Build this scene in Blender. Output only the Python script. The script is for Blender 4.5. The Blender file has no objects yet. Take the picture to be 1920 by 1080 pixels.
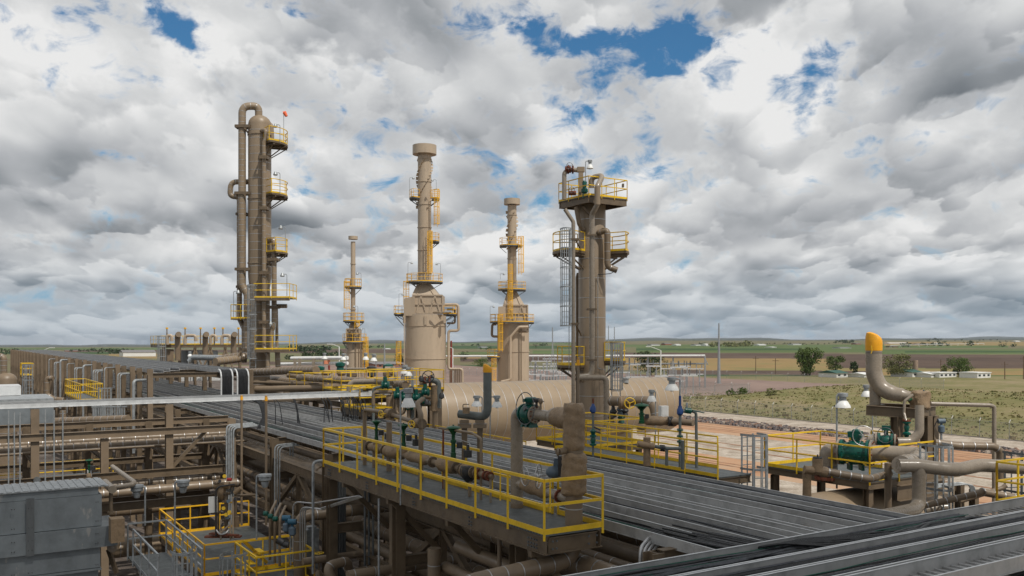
import bpy, math, random
from mathutils import Vector, Matrix
R=random.Random(7)
sc=bpy.context.scene
# ---------------------------------------------------------------- camera (level, shifted lens)
F=1680.0; HY=638.0; TH=math.radians(32.2); H=12.0
cam_d=bpy.data.cameras.new('camera'); cam=bpy.data.objects.new('camera',cam_d); sc.collection.objects.link(cam)
cam.location=(0,0,H); cam.rotation_euler=(math.pi/2,0,-TH)
cam_d.sensor_width=36; cam_d.lens=36*F/1920; cam_d.shift_y=(HY-540)/1920; cam_d.clip_start=0.2; cam_d.clip_end=60000
sc.camera=cam
# ---------------------------------------------------------------- light
SUN_A=math.radians(-48)-TH; SUN_E=math.radians(56)
SD=Vector((math.cos(SUN_A)*math.cos(SUN_E),math.sin(SUN_A)*math.cos(SUN_E),math.sin(SUN_E)))
sl=bpy.data.lights.new('sun','SUN'); sl.energy=3.3; sl.angle=math.radians(.53); sl.color=(1,.95,.87)
so=bpy.data.objects.new('sun',sl); sc.collection.objects.link(so)
so.rotation_euler=SD.to_track_quat('Z','Y').to_euler()
sc.view_settings.view_transform='Standard'; sc.view_settings.look='None'; sc.view_settings.exposure=0; sc.view_settings.gamma=1
sc.cycles.use_denoising=True
sc.cycles.max_bounces=5; sc.cycles.diffuse_bounces=3; sc.cycles.glossy_bounces=2; sc.cycles.transparent_max_bounces=12
# ---------------------------------------------------------------- sky with clouds
class S:
    nt=None
    def __init__(s,sock): s.s=sock
    @staticmethod
    def m(op,*a,clamp=False):
        n=S.nt.nodes.new('ShaderNodeMath'); n.operation=op; n.use_clamp=clamp
        for i,x in enumerate(a):
            if isinstance(x,S): S.nt.links.new(x.s,n.inputs[i])
            else: n.inputs[i].default_value=x
        return S(n.outputs[0])
    def __add__(a,b): return S.m('ADD',a,b)
    __radd__=__add__
    def __sub__(a,b): return S.m('SUBTRACT',a,b)
    def __rsub__(a,b): return S.m('SUBTRACT',b,a)
    def __mul__(a,b): return S.m('MULTIPLY',a,b)
    __rmul__=__mul__
    def __truediv__(a,b): return S.m('DIVIDE',a,b)
    def __rtruediv__(a,b): return S.m('DIVIDE',b,a)
def sstep(x,a,b,c=0.,d=1.,kind='SMOOTHSTEP'):
    n=S.nt.nodes.new('ShaderNodeMapRange'); n.interpolation_type=kind
    S.nt.links.new(x.s,n.inputs['Value'])
    for k,v in (('From Min',a),('From Max',b),('To Min',c),('To Max',d)): n.inputs[k].default_value=v
    return S(n.outputs[0])
def comb(x,y,z=0.):
    n=S.nt.nodes.new('ShaderNodeCombineXYZ')
    for i,v in enumerate((x,y,z)):
        if isinstance(v,S): S.nt.links.new(v.s,n.inputs[i])
        else: n.inputs[i].default_value=v
    return S(n.outputs[0])
def noise(vec,scale,detail=6,rough=.5,dist=0.,out=0,ntype=None):
    n=S.nt.nodes.new('ShaderNodeTexNoise'); n.inputs['Scale'].default_value=scale; n.inputs['Detail'].default_value=detail
    n.inputs['Roughness'].default_value=rough; n.inputs['Distortion'].default_value=dist
    if ntype: n.noise_type=ntype; n.normalize=True
    if vec is not None: S.nt.links.new(vec.s,n.inputs['Vector'])
    return S(n.outputs[out])
def ramp(fac,stops):
    n=S.nt.nodes.new('ShaderNodeValToRGB'); S.nt.links.new(fac.s,n.inputs[0])
    e=n.color_ramp.elements
    while len(e)<len(stops): e.new(.5)
    for el,(p,c) in zip(e,stops): el.position=p; el.color=(*c,1) if len(c)==3 else c
    return S(n.outputs[0])
def mixc(f,a,b):
    n=S.nt.nodes.new('ShaderNodeMix'); n.data_type='RGBA'
    for i,v in ((0,f),(6,a),(7,b)):
        if isinstance(v,S): S.nt.links.new(v.s,n.inputs[i])
        elif i: n.inputs[i].default_value=(*v,1)
        else: n.inputs[i].default_value=v
    return S(n.outputs[2])
def build_sky():
    w=bpy.data.worlds.new('World'); sc.world=w; w.use_nodes=True; nt=w.node_tree; nt.nodes.clear(); S.nt=nt
    tc=nt.nodes.new('ShaderNodeTexCoord'); sep=nt.nodes.new('ShaderNodeSeparateXYZ'); nt.links.new(tc.outputs['Generated'],sep.inputs[0])
    x,y,z=S(sep.outputs[0]),S(sep.outputs[1]),S(sep.outputs[2])
    az=S.m('ARCTAN2',x*math.cos(TH)-y*math.sin(TH), x*math.sin(TH)+y*math.cos(TH))   # azimuth from the view axis
    hl=S.m('SQRT',x*x+y*y); el=S.m('ARCTAN2',z,hl)
    elc=S.m('MAXIMUM',el,0.)
    q=elc+.11
    def uv(px,py):
        a=math.atan((px-960)/F); return a, math.atan((HY-py)/F*math.cos(a))
    # perspective-like cloud coordinates: finer and flatter toward the horizon
    U=az/(q+.5)*2.3; V=S.m('LOGARITHM',q,math.e)*1.15-.03/q
    def cl(du=0.,dv=0.,sc_=1.,det=9,rough=.52,dist=.25):
        return noise(comb((U+du)*1.9,(V+dv)*.62,3.7),sc_,det,rough,dist)
    # warped position in angle space for the big masses
    wn=nt.nodes.new('ShaderNodeTexNoise'); wn.inputs['Scale'].default_value=9; wn.inputs['Detail'].default_value=6; wn.inputs['Roughness'].default_value=.6
    nt.links.new(comb(az,elc*1.25,1.3).s,wn.inputs['Vector'])
    sp=nt.nodes.new('ShaderNodeSeparateColor'); nt.links.new(wn.outputs['Color'],sp.inputs[0])
    waz=az+(S(sp.outputs[0])-.5)*.16; wel=elc+(S(sp.outputs[1])-.5)*.11
    wv=comb(waz,wel)
    def blobs(lst):
        tot=None
        for px,py,rx,ry,amp in lst:
            u0,v0=uv(px,py); k=2.3/F
            mp=nt.nodes.new('ShaderNodeMapping'); mp.vector_type='TEXTURE'; mp.inputs['Location'].default_value=(u0,v0,0); mp.inputs['Scale'].default_value=(rx*k,ry*k,1)
            nt.links.new(wv.s,mp.inputs[0])
            gr=nt.nodes.new('ShaderNodeTexGradient'); gr.gradient_type='QUADRATIC_SPHERE'; nt.links.new(mp.outputs[0],gr.inputs[0])
            n=nt.nodes.new('ShaderNodeMath'); n.operation='MULTIPLY_ADD'; nt.links.new(gr.outputs[1],n.inputs[0]); n.inputs[1].default_value=amp*1.25
            if tot is None: n.inputs[2].default_value=0
            else: nt.links.new(tot.s,n.inputs[2])
            tot=S(n.outputs[0])
        return tot
    gaps=blobs([(300,15,70,50,1.1),(345,60,32,35,.7),(590,0,45,26,.8),(865,20,50,45,.8),(955,68,75,30,1.0),(1055,100,85,34,1.1),(1170,96,85,30,1.05),(1285,92,55,34,.95),
        (1320,55,40,25,.5),(1100,200,95,45,.42),(1010,165,60,30,.25),(960,290,60,60,.4),(1200,340,90,40,.55),(1010,390,50,30,.5),(1540,110,60,50,.62),(1640,95,60,35,.7),(1500,170,45,35,.4),(700,150,45,22,.6),
        (1500,325,110,25,.45),(1620,265,50,25,.4),(440,455,50,14,.4),(1400,360,60,25,.35),(585,495,40,12,.5)])
    # fine wisps and two layers of billowing masses, crisp on top and soft below
    fine=noise(comb(az,elc*1.5,2.2),24,6,.6,.4)
    def layer(scale,seed,det,lo,hi,dv):
        p=lambda o,dt:noise(comb(U*scale+seed,(V+o)*scale,seed),1.,dt,.5,.15)
        c=p(0.,det); up=p(dv,2.2); dn=p(-dv*.8,2.2)
        return sstep(c,lo,hi), (dn-up), c
    m1,g1,c1=layer(1.7,3.7,8,.47,.51,.16)
    m2,g2,c2=layer(3.1,11.2,7,.49,.52,.09)
    cov=.99-gaps*.66+(c1-.5)*1.2+(fine-.5)*2.6+(c2-.5)*.8
    mask=sstep(cov,.12,.80)
    # light and shade: bright masses and grey bases
    lit=blobs([(110,120,150,75,.5),(395,75,70,65,.62),(30,60,60,60,.3),(700,60,110,80,.6),(880,150,80,60,.45),(520,40,60,40,.3),(640,110,40,30,.2),(960,160,60,45,.3),(1410,120,85,75,.8),(1345,200,80,55,.35),(1560,150,60,45,.55),(1680,130,55,30,.5),
        (1640,190,40,25,.35),(600,300,110,45,.5),(450,280,60,30,.25),(850,290,45,50,.4),(1310,335,60,28,.4),(1230,430,90,38,.6),(800,400,60,40,.3),(60,430,70,25,.45),(380,460,90,28,.4),(190,400,50,18,.25),
        (1680,430,60,28,.5),(1600,410,50,26,.3),(1860,450,60,25,.5),(1850,260,60,18,.3),(1050,260,70,35,.5),(1000,420,50,25,.35),(380,590,120,10,.2),(1240,530,110,18,.4),(1470,555,90,12,.4),(1700,580,90,9,.45),(1580,570,40,8,.4),(60,530,110,14,.35),(700,560,100,14,.3),(1620,10,200,30,.25),(1100,10,120,30,.25)])
    drk=blobs([(90,240,190,45,.45),(330,200,110,60,.22),(240,330,130,40,.28),(110,370,110,30,.25),(160,430,110,45,.45),(540,175,120,50,.35),(690,235,150,32,.55),(600,370,70,36,.5),(890,235,90,25,.3),(740,340,120,22,.25),(1340,262,110,26,.45),(1530,250,45,22,.45),
        (1860,150,150,75,.35),(1760,200,70,30,.25),(1480,80,40,25,.2),(960,30,110,26,.3),(1750,350,150,35,.45),(1560,390,90,24,.4),(1450,480,110,22,.35),(1700,510,220,20,.45),(1880,400,80,25,.3),(330,540,120,16,.3),(560,440,70,30,.3),(700,440,60,25,.2),(1100,480,150,20,.3),(1240,575,160,12,.25),(240,500,160,16,.25),(900,350,50,20,.3),(820,470,80,15,.2),(1380,395,50,20,.2),(60,580,160,10,.2)])
    low=sstep(elc,.02,.20,1.,0.)
    base=.60+lit*.62-drk*.18+(fine-.5)*.22
    def over(b0,m,g,k):
        return b0*(1.-m*.85)+(b0*.62+.21+g*k)*(m*.85)
    shade=over(base,m1,g1,2.3)
    shade=over(shade,m2*(.5+low*.5),g2,2.1)
    m3,g3,c3=layer(5.2,23.1,6,.48,.54,.05)
    shade=over(shade,m3*(.25+low*.5),g3,1.0)
    m4,g4,c4=layer(2.3,41.7,8,.50,.52,.12)
    shade=over(shade,m4*(.35+low*.25),g4,2.4)
    shade=.5+(shade-.5)*1.12+.045
    shade=shade+sstep(cov,.25,.95,.20,0.)
    ccol=ramp(S.m('MULTIPLY',shade,1.,clamp=True),[(0.,(.15,.17,.19)),(.3,(.275,.295,.315)),(.55,(.44,.455,.475)),(.8,(.64,.65,.655)),(1.,(.82,.82,.815))])
    # bluish veil toward the horizon
    veil=sstep(elc,.0,.11,.62,0.)
    ccol=mixc(veil*.80,ccol,(.26,.36,.45))
    sky=nt.nodes.new('ShaderNodeTexSky'); sky.sky_type='NISHITA'; sky.sun_disc=False; sky.sun_elevation=SUN_E; sky.sun_rotation=math.pi/2-SUN_A
    mul=nt.nodes.new('ShaderNodeMix'); mul.data_type='RGBA'; mul.blend_type='MULTIPLY'; mul.inputs[0].default_value=1
    nt.links.new(sky.outputs[0],mul.inputs[6]); mul.inputs[7].default_value=(.36*.1,.72*.1,.92*.1,1)
    clear=mixc(sstep(elc,.05,.20,.85,0.),S(mul.outputs[2]),(.27,.43,.58))
    final=mixc(mask,clear,ccol)
    bg=nt.nodes.new('ShaderNodeBackground'); nt.links.new(final.s,bg.inputs[0]); bg.inputs[1].default_value=1.0
    out=nt.nodes.new('ShaderNodeOutputWorld'); nt.links.new(bg.outputs[0],out.inputs[0])
    w.cycles.sampling_method='MANUAL'; w.cycles.sample_map_resolution=512
build_sky()
# ---------------------------------------------------------------- helpers
FW=Vector((math.sin(TH),math.cos(TH),0)); RT=Vector((math.cos(TH),-math.sin(TH),0)); UP=Vector((0,0,1)); O=Vector((0,0,H))
def P(px,py,d): return O+FW*d+RT*((px-960)/F*d)+UP*((HY-py)/F*d)      # a point at a real depth d
def ray(px,py): return FW+RT*((px-960)/F)+UP*((HY-py)/F)
def onZ(px,py,z): r=ray(px,py); return O+r*((z-H)/r.z)
def onX(px,py,x): r=ray(px,py); return O+r*(x/r.x)
def onY(px,py,y): r=ray(px,py); return O+r*(y/r.y)
def V3(*a): return Vector(a)
def ang(a): return math.radians(a)-TH                                   # 0 = camera right, 90 = away, -90 = toward the camera
def polar(c,r,a,z=None): return Vector((c[0]+r*math.cos(a),c[1]+r*math.sin(a),c[2] if z is None else z))
class MB:
    def __init__(s): s.v=[]; s.f=[]; s.m=[]; s.sm=[]
    def quad(s,idx,m=0,smooth=False): s.f.append(idx); s.m.append(m); s.sm.append(smooth)
    def hexa(s,p,m=0):
        b=len(s.v); s.v+=[Vector(q) for q in p]
        for q in ((0,3,2,1),(4,5,6,7),(0,1,5,4),(1,2,6,5),(2,3,7,6),(3,0,4,7)): s.quad([b+i for i in q],m)
        return s
    def box(s,x0,x1,y0,y1,z0,z1,m=0):
        return s.hexa([(x0,y0,z0),(x1,y0,z0),(x1,y1,z0),(x0,y1,z0),(x0,y0,z1),(x1,y0,z1),(x1,y1,z1),(x0,y1,z1)],m)
    def bar(s,a,b,w,h,m=0,up=None):
        a=Vector(a); b=Vector(b); d=(b-a).normalized()
        u=Vector(up) if up else (Vector((0,0,1)) if abs(d.z)<.95 else RT)
        side=d.cross(u).normalized(); u=side.cross(d).normalized(); x=side*(w/2); y=u*(h/2)
        return s.hexa([a-x-y,b-x-y,b+x-y,a+x-y,a-x+y,b-x+y,b+x+y,a+x+y],m)
    def ibeam(s,a,b,w,h,t=.018,m=0,up=None):
        a=Vector(a); b=Vector(b); d=(b-a).normalized()
        u=Vector(up) if up else (Vector((0,0,1)) if abs(d.z)<.95 else Vector((0,1,0)))
        side=d.cross(u).normalized(); u=side.cross(d).normalized()
        for sg in (-1,1): s.bar(a+u*sg*(h-t)/2,b+u*sg*(h-t)/2,w,t,m,u)
        s.bar(a,b,t,h-2*t,m,u); return s
    def ring(s,c,ax,r,n,up=None):
        ax=Vector(ax).normalized(); u=Vector(up) if up else (Vector((0,0,1)) if abs(ax.z)<.9 else Vector((1,0,0)))
        e1=ax.cross(u).normalized(); e2=ax.cross(e1).normalized(); b=len(s.v)
        for i in range(n):
            t=2*math.pi*i/n; s.v.append(Vector(c)+e1*(r*math.cos(t))+e2*(r*math.sin(t)))
        return b,e1
    def tube(s,pts,r,n=10,m=0,caps=True,rr=None):
        """pts: path already rounded; r radius or list"""
        pts=[Vector(p) for p in pts]; L=len(pts); rs=r if isinstance(r,(list,tuple)) else [r]*L
        prev=None; bs=[]
        for i,p in enumerate(pts):
            t=(pts[min(i+1,L-1)]-pts[max(i-1,0)])
            if t.length<1e-9: t=Vector((0,0,1))
            t.normalize()
            if prev is None:
                u=Vector((0,0,1)) if abs(t.z)<.9 else Vector((1,0,0)); e1=t.cross(u).normalized()
            else:
                e1=prev-t*prev.dot(t)
                if e1.length<1e-6: e1=t.orthogonal()
                e1.normalize()
            prev=e1; e2=t.cross(e1); b=len(s.v); bs.append(b)
            for k in range(n):
                a=2*math.pi*k/n; s.v.append(p+(e1*math.cos(a)+e2*math.sin(a))*rs[i])
        for i in range(L-1):
            for k in range(n): s.quad([bs[i]+k,bs[i]+(k+1)%n,bs[i+1]+(k+1)%n,bs[i+1]+k],m,True)
        if caps: s.quad([bs[0]+k for k in range(n)][::-1],m); s.quad([bs[-1]+k for k in range(n)],m)
        return s
    def cyl(s,a,b,r,n=16,m=0,r2=None): return s.tube([a,b],[r,r if r2 is None else r2],n,m)
    def lathe(s,c,ax,prof,n=24,m=0,smooth=True):
        """prof: (radius, distance along axis)"""
        c=Vector(c); ax=Vector(ax).normalized(); bs=[]
        for r,z in prof: bs.append(s.ring(c+ax*z,ax,max(r,1e-4),n)[0])
        for i in range(len(prof)-1):
            for k in range(n): s.quad([bs[i]+k,bs[i]+(k+1)%n,bs[i+1]+(k+1)%n,bs[i+1]+k],m,smooth)
        s.quad([bs[0]+k for k in range(n)][::-1],m); s.quad([bs[-1]+k for k in range(n)],m)
        return s
    def torus(s,c,ax,R_,r,n=24,k=6,m=0,a0=0,a1=None):
        ax=Vector(ax).normalized(); e1=ax.orthogonal().normalized(); e2=ax.cross(e1); full=a1 is None
        if full: a1=2*math.pi
        pts=[Vector(c)+(e1*math.cos(a0+(a1-a0)*i/n)+e2*math.sin(a0+(a1-a0)*i/n))*R_ for i in range(n+1)]
        return s.tube(pts,r,k,m,caps=not full)
    def build(s,name,mats,parent=None,bevel=0):
        if not isinstance(mats,(list,tuple)): mats=[mats]
        if parent is not None:
            org=Vector(parent.get('_o',(0,0,0)))
        else:
            xs=[p.x for p in s.v]; ys=[p.y for p in s.v]; zs=[p.z for p in s.v]
            org=Vector(((min(xs)+max(xs))/2,(min(ys)+max(ys))/2,min(zs)))
        me=bpy.data.meshes.new(name); me.from_pydata([tuple(p-org) for p in s.v],[],s.f)
        me.polygons.foreach_set('material_index',s.m); me.polygons.foreach_set('use_smooth',s.sm)
        for mm in mats: me.materials.append(mm)
        me.update()
        if any(s.sm): me.set_sharp_from_angle(angle=math.radians(38))
        o=bpy.data.objects.new(name,me); sc.collection.objects.link(o)
        if parent is not None: o.parent=parent
        else: o.location=org
        o['_o']=tuple(org)
        return o
def tag(o,label,cat,group=None,kind=None):
    if label: o['label']=label
    if cat: o['category']=cat
    if group: o['group']=group
    if kind: o['kind']=kind
    return o
def thing(name,loc,label,cat,group=None):
    o=bpy.data.objects.new(name,None); o.empty_display_size=.3; sc.collection.objects.link(o); o.location=loc; o['_o']=tuple(loc)
    return tag(o,label,cat,group)
def struct(o): o['kind']='structure'; return o
def copy_tree(o,delta,label=None,parent=None,kids=None):
    """a copy of a thing with its parts and sub-parts, moved by delta"""
    if kids is None:
        kids={}
        for q in sc.objects:
            if q.parent: kids.setdefault(q.parent.name,[]).append(q)
    c=o.copy(); sc.collection.objects.link(c); c.parent=parent
    if parent is None: c.location=o.location+Vector(delta)
    if label: c['label']=label
    for ch in kids.get(o.name,[]): copy_tree(ch,delta,None,c,kids)
    return c
def rnd(pts,rad,n=6):
    """round the corners of a polyline"""
    pts=[Vector(p) for p in pts]; out=[pts[0]]
    for i in range(1,len(pts)-1):
        a=pts[i-1]-pts[i]; b=pts[i+1]-pts[i]; la,lb=a.length,b.length
        if la<1e-6 or lb<1e-6: continue
        a/=la; b/=lb; cosv=max(-1,min(1,a.dot(b))); t=math.acos(cosv)
        if t>3.05 or t<.05: out.append(pts[i]); continue
        d=min(rad/math.tan(t/2),la*.48,lb*.48); p0=pts[i]+a*d; p2=pts[i]+b*d
        for k in range(n+1):
            u=k/n; out.append(p0*(1-u)**2+pts[i]*2*u*(1-u)+p2*u*u)
    out.append(pts[-1]); return out
def bands(mb,path,r,sp,m=1,w=.025,n=14,off=.3):
    """thin strapping bands round an insulated pipe, along its path"""
    L=0; nxt=off*sp
    for a,b in zip(path,path[1:]):
        l=(b-a).length
        while nxt<L+l and l>1e-6:
            t=(b-a)/l; c=a+t*(nxt-L); mb.tube([c-t*w/2,c+t*w/2],r+.006,n,m,caps=True); nxt+=sp
        L+=l
def pipe(label,pts,r,mat=None,band=0,parent=None,name='pipe',bend=2.2,n=12,cat='pipe',group=None,mb=None,fl=None):
    mb=mb or MB(); path=rnd(pts,r*bend,7); mb.tube(path,r,n)
    if band: bands(mb,path,r,band)
    for c,t in (fl or []): mb.cyl(Vector(c)-Vector(t).normalized()*.04,Vector(c)+Vector(t).normalized()*.04,r*1.6,18)
    o=mb.build(name,[mat or M['tan'],M['steel']],parent)
    return o if parent is not None else tag(o,label,cat,group)
# ---------------------------------------------------------------- materials
M={}
def mat(name,col,rough=.6,metal=0,var=.12,scale=3.,bump=0,col2=None,spec=None,streak=False,dirt=.28):
    m=bpy.data.materials.new(name); m.use_nodes=True; nt=m.node_tree; S.nt=nt; b=nt.nodes['Principled BSDF']
    tc=nt.nodes.new('ShaderNodeTexCoord'); vec=S(tc.outputs['Object'])
    if streak:
        mp=nt.nodes.new('ShaderNodeMapping'); mp.inputs['Scale'].default_value=(1,1,.12); nt.links.new(vec.s,mp.inputs[0]); vec=S(mp.outputs[0])
    n=noise(vec,scale,6,.62)
    c2=col2 or tuple(max(0,c*(1-var*2.2)) for c in col); c1=tuple(min(1,c*(1+var)) for c in col)
    c=ramp(n,[(.28,c2),(.5,col),(.75,c1)])
    if dirt and 'glass' not in name:
        mp2=nt.nodes.new('ShaderNodeMapping'); mp2.inputs['Scale'].default_value=(1,1,.3); nt.links.new(tc.outputs['Object'],mp2.inputs[0])
        c=mixc(sstep(noise(S(mp2.outputs[0]),1.7,8,.68),.50,.72)*dirt,c,tuple(x*.38+.012 for x in col))
    nt.links.new(c.s,b.inputs['Base Color']); b.inputs['Metallic'].default_value=metal
    n2=noise(vec,scale*2.7,4,.6); rr=sstep(n2,.3,.7,max(.05,rough-.12),min(1,rough+.12),'LINEAR'); nt.links.new(rr.s,b.inputs['Roughness'])
    if spec is not None: b.inputs['Specular IOR Level'].default_value=spec
    if bump:
        bp=nt.nodes.new('ShaderNodeBump'); bp.inputs['Strength'].default_value=.6; bp.inputs['Distance'].default_value=bump
        nt.links.new(noise(vec,scale*4,5,.6).s,bp.inputs['Height']); nt.links.new(bp.outputs[0],b.inputs['Normal'])
    M[name]=m; return m
mat('tan',(.200,.148,.098),.47,var=.10,scale=1.5)
mat('tan_steel',(.138,.100,.063),.50,var=.15,scale=2.5)
mat('tan_light',(.42,.335,.245),.5,var=.06,scale=.8,streak=True)
mat('tan_vessel',(.28,.212,.14),.42,var=.05,scale=.6,dirt=.06)
mat('taupe',(.270,.225,.175),.28,var=.08,scale=2)
mat('wrap',(.25,.172,.10),.6,var=.16,scale=5,bump=.03)
mat('steel',(.50,.50,.50),.48,metal=.8,var=.08)
mat('galv',(.33,.35,.36),.5,metal=.4,var=.22,scale=6)
mat('galv_dark',(.135,.145,.15),.55,metal=.35,var=.25,scale=4,streak=True)
mat('alu',(.62,.63,.63),.42,metal=.25,var=.10,scale=3)
mat('tray',(.44,.44,.435),.5,metal=.3,var=.14,scale=2.5)
mat('yellow',(.78,.50,.02),.42,var=.10,scale=4)
mat('yellow_orange',(.82,.45,.015),.42,var=.08,scale=4)
mat('cap',(.80,.36,.004),.5,var=.06,scale=6,bump=.01)
mat('green',(.0,.075,.055),.35,var=.18,scale=8)
mat('green_bright',(.0,.065,.022),.35,var=.15,scale=8)
mat('blue',(.01,.05,.19),.4,var=.15); mat('transmitter_blue',(.02,.09,.15),.45)
mat('blue_grey',(.10,.14,.18),.5)
mat('dark',(.03,.03,.032),.5,var=.3)
mat('rust',(.16,.045,.02),.8,var=.3,scale=12)
mat('red',(.35,.02,.02),.5)
mat('grey_pipe',(.12,.135,.13),.45,var=.12,scale=4)
mat('cable',(.012,.013,.015),.45,var=.4,scale=9)
mat('cable_grey',(.06,.065,.075),.5,var=.3,scale=6)
mat('cable_green',(.0,.10,.06),.5)
mat('white',(.72,.72,.70),.45,var=.06)
mat('pole_brown',(.22,.035,.02),.8,var=.2)
mat('wood',(.12,.075,.045),.9,var=.25,scale=6)
mat('roof_green',(.03,.09,.07),.8,var=.1)
mat('roof_grey',(.18,.17,.17),.8,var=.1)
mat('house_red',(.30,.12,.07),.8,var=.1)
mat('windsock',(.85,.16,.06),.7,var=.05)
mat('glass',(.03,.04,.05),.1)
mat('bark',(.05,.035,.025),.9,var=.3,scale=3)
def leafmat(name,col):
    m=mat(name,col,.6,var=.35,scale=.8,dirt=0); nt=m.node_tree; b=nt.nodes['Principled BSDF']; b.inputs['Specular IOR Level'].default_value=.2
    return m
leafmat('leaf',(.085,.125,.03)); leafmat('leaf_olive',(.16,.165,.06)); leafmat('leaf_dark',(.04,.065,.022))
def gratingmat():
    m=mat('grating',(.12,.135,.135),.6,metal=.1,var=.2,scale=2); nt=m.node_tree; S.nt=nt; b=nt.nodes['Principled BSDF']
    tc=nt.nodes.new('ShaderNodeTexCoord'); w=nt.nodes.new('ShaderNodeTexWave'); w.bands_direction='X'; w.inputs['Scale'].default_value=9
    nt.links.new(tc.outputs['Object'],w.inputs[0]); w2=nt.nodes.new('ShaderNodeTexWave'); w2.bands_direction='Y'; w2.inputs['Scale'].default_value=3
    nt.links.new(tc.outputs['Object'],w2.inputs[0])
    hh=S.m('MAXIMUM',S(w.outputs[1]),S(w2.outputs[1]))
    old=b.inputs['Base Color'].links[0].from_socket
    c=mixc(hh*.85,(.05,.055,.057),S(old)); nt.links.new(c.s,b.inputs['Base Color'])
gratingmat()
# ---------------------------------------------------------------- plant builders
RAIL=1.07
def guard(parent,pts,z,mt='yellow',post=1.5,toe=True,closed_ends=True,sz=.05,plane=True):
    """one side run of railing along pts: posts, top rail, mid rail and toe plate are parts"""
    mm=M[mt]; pts=[Vector((p[0],p[1],z)) for p in pts]
    rm=MB(); mid=MB(); tp=MB(); posts=[]
    for a,b in zip(pts,pts[1:]):
        rm.bar(a+UP*RAIL,b+UP*RAIL,sz,sz); mid.bar(a+UP*.58,b+UP*.58,sz*.9,sz*.9)
        if toe: tp.bar(a+UP*.055,b+UP*.055,.012,.11)
        k=max(1,round((b-a).length/post))
        for i in range(k+1):
            q=a.lerp(b,i/k)
            if all((q-o).length>.1 for o in posts): posts.append(q)
    for q in posts:
        pm=MB(); pm.bar(q-UP*.12,q+UP*(RAIL-sz/2),sz,sz*.8); pm.build('post',mm,parent)
    rm.build('top_rail',mm,parent); mid.build('mid_rail',mm,parent)
    if toe: tp.build('toe_plate',mm,parent)
def rect_platform(t,x0,x1,y0,y1,z,sides='NSEW',mt='yellow',beam=.22,post=1.5,toe=True,steel='tan_steel'):
    """grating deck on a beam frame with railings; N = +Y side, E = +X side"""
    MB().box(x0,x1,y0,y1,z-.04,z).build('deck',M['grating'],t)
    f=MB(); zb=z-.045-beam/2; yy=.1
    for a,b in (((x0,y0+.05),(x1,y0+.05)),((x0,y1-.05),(x1,y1-.05))): f.ibeam((a[0],a[1],zb),(b[0],b[1],zb),.1,beam)
    for a,b in (((x0+.05,y0+yy),(x0+.05,y1-yy)),((x1-.05,y0+yy),(x1-.05,y1-yy))): f.ibeam((a[0],a[1],zb-.004),(b[0],b[1],zb-.004),.1,beam-.01)
    L=max(1,int((x1-x0)/1.6))
    for i in range(1,L): f.bar((x0+(x1-x0)*i/L,y0+yy,zb),(x0+(x1-x0)*i/L,y1-yy,zb),.06,beam*.7)
    f.build('deck_frame',M[steel],t)
    e=.0
    sd={'S':((x0,y0),(x1,y0)),'N':((x0,y1),(x1,y1)),'W':((x0,y0),(x0,y1)),'E':((x1,y0),(x1,y1))}
    for s_ in sides: guard(t,sd[s_],z,mt,post,toe)
def ring_platform(t,c,z,r0,r1,a0,a1,mt='yellow',n=None,steel='galv_dark',post=1.2,ends=True,brk=True):
    """curved platform round a column between two angles (degrees, camera frame)"""
    A0,A1=ang(a0),ang(a1); n=n or max(4,int(abs(a1-a0)/12)); c=Vector((c[0],c[1],0))
    d=MB(); b=[]
    for i in range(n+1):
        a=A0+(A1-A0)*i/n
        for r,zz in ((r0,z),(r1,z),(r1,z-.14),(r0,z-.14)): d.v.append(polar(c,r,a,zz))
    for i in range(n):
        k=4*i
        for p,q in ((0,1),(1,2),(2,3),(3,0)): d.quad([k+p,k+q,k+4+q,k+4+p])
    d.quad([0,3,2,1]); d.quad([4*n,4*n+1,4*n+2,4*n+3]); d.build('deck',M[steel],t)
    if brk:
        k=MB()
        for f_ in (.12,.5,.88):
            a=A0+(A1-A0)*f_; k.bar(polar(c,r0*.98,a,z-.21),polar(c,r1*.98,a,z-.21),.1,.14); k.bar(polar(c,r0*.98,a,z-1.0),polar(c,r1*.9,a,z-.28),.07,.07)
        k.build('bracket',M[steel],t)
    mm=M[mt]; rm=MB(); md=MB(); tp=MB(); pts=[polar(c,r1-.04,A0+(A1-A0)*i/n,z) for i in range(n+1)]
    if ends: pts=[polar(c,r0+.05,A0,z)]+pts+[polar(c,r0+.05,A1,z)]
    for a,b_ in zip(pts,pts[1:]):
        rm.bar(a+UP*RAIL,b_+UP*RAIL,.05,.05); md.bar(a+UP*.58,b_+UP*.58,.045,.045); tp.bar(a+UP*.06,b_+UP*.06,.015,.12)
    L=0; last=-9
    for i,(a,b_) in enumerate(zip(pts,pts[1:]+[pts[-1]])):
        if i in (0,1,len(pts)-1,len(pts)-2) or L-last>=post*.85:
            MB().bar(a,a+UP*RAIL,.05,.05).build('post',mm,t); last=L
        L+=(b_-a).length
    rm.build('top_rail',mm,t); md.build('mid_rail',mm,t); tp.build('toe_plate',mm,t)
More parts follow.
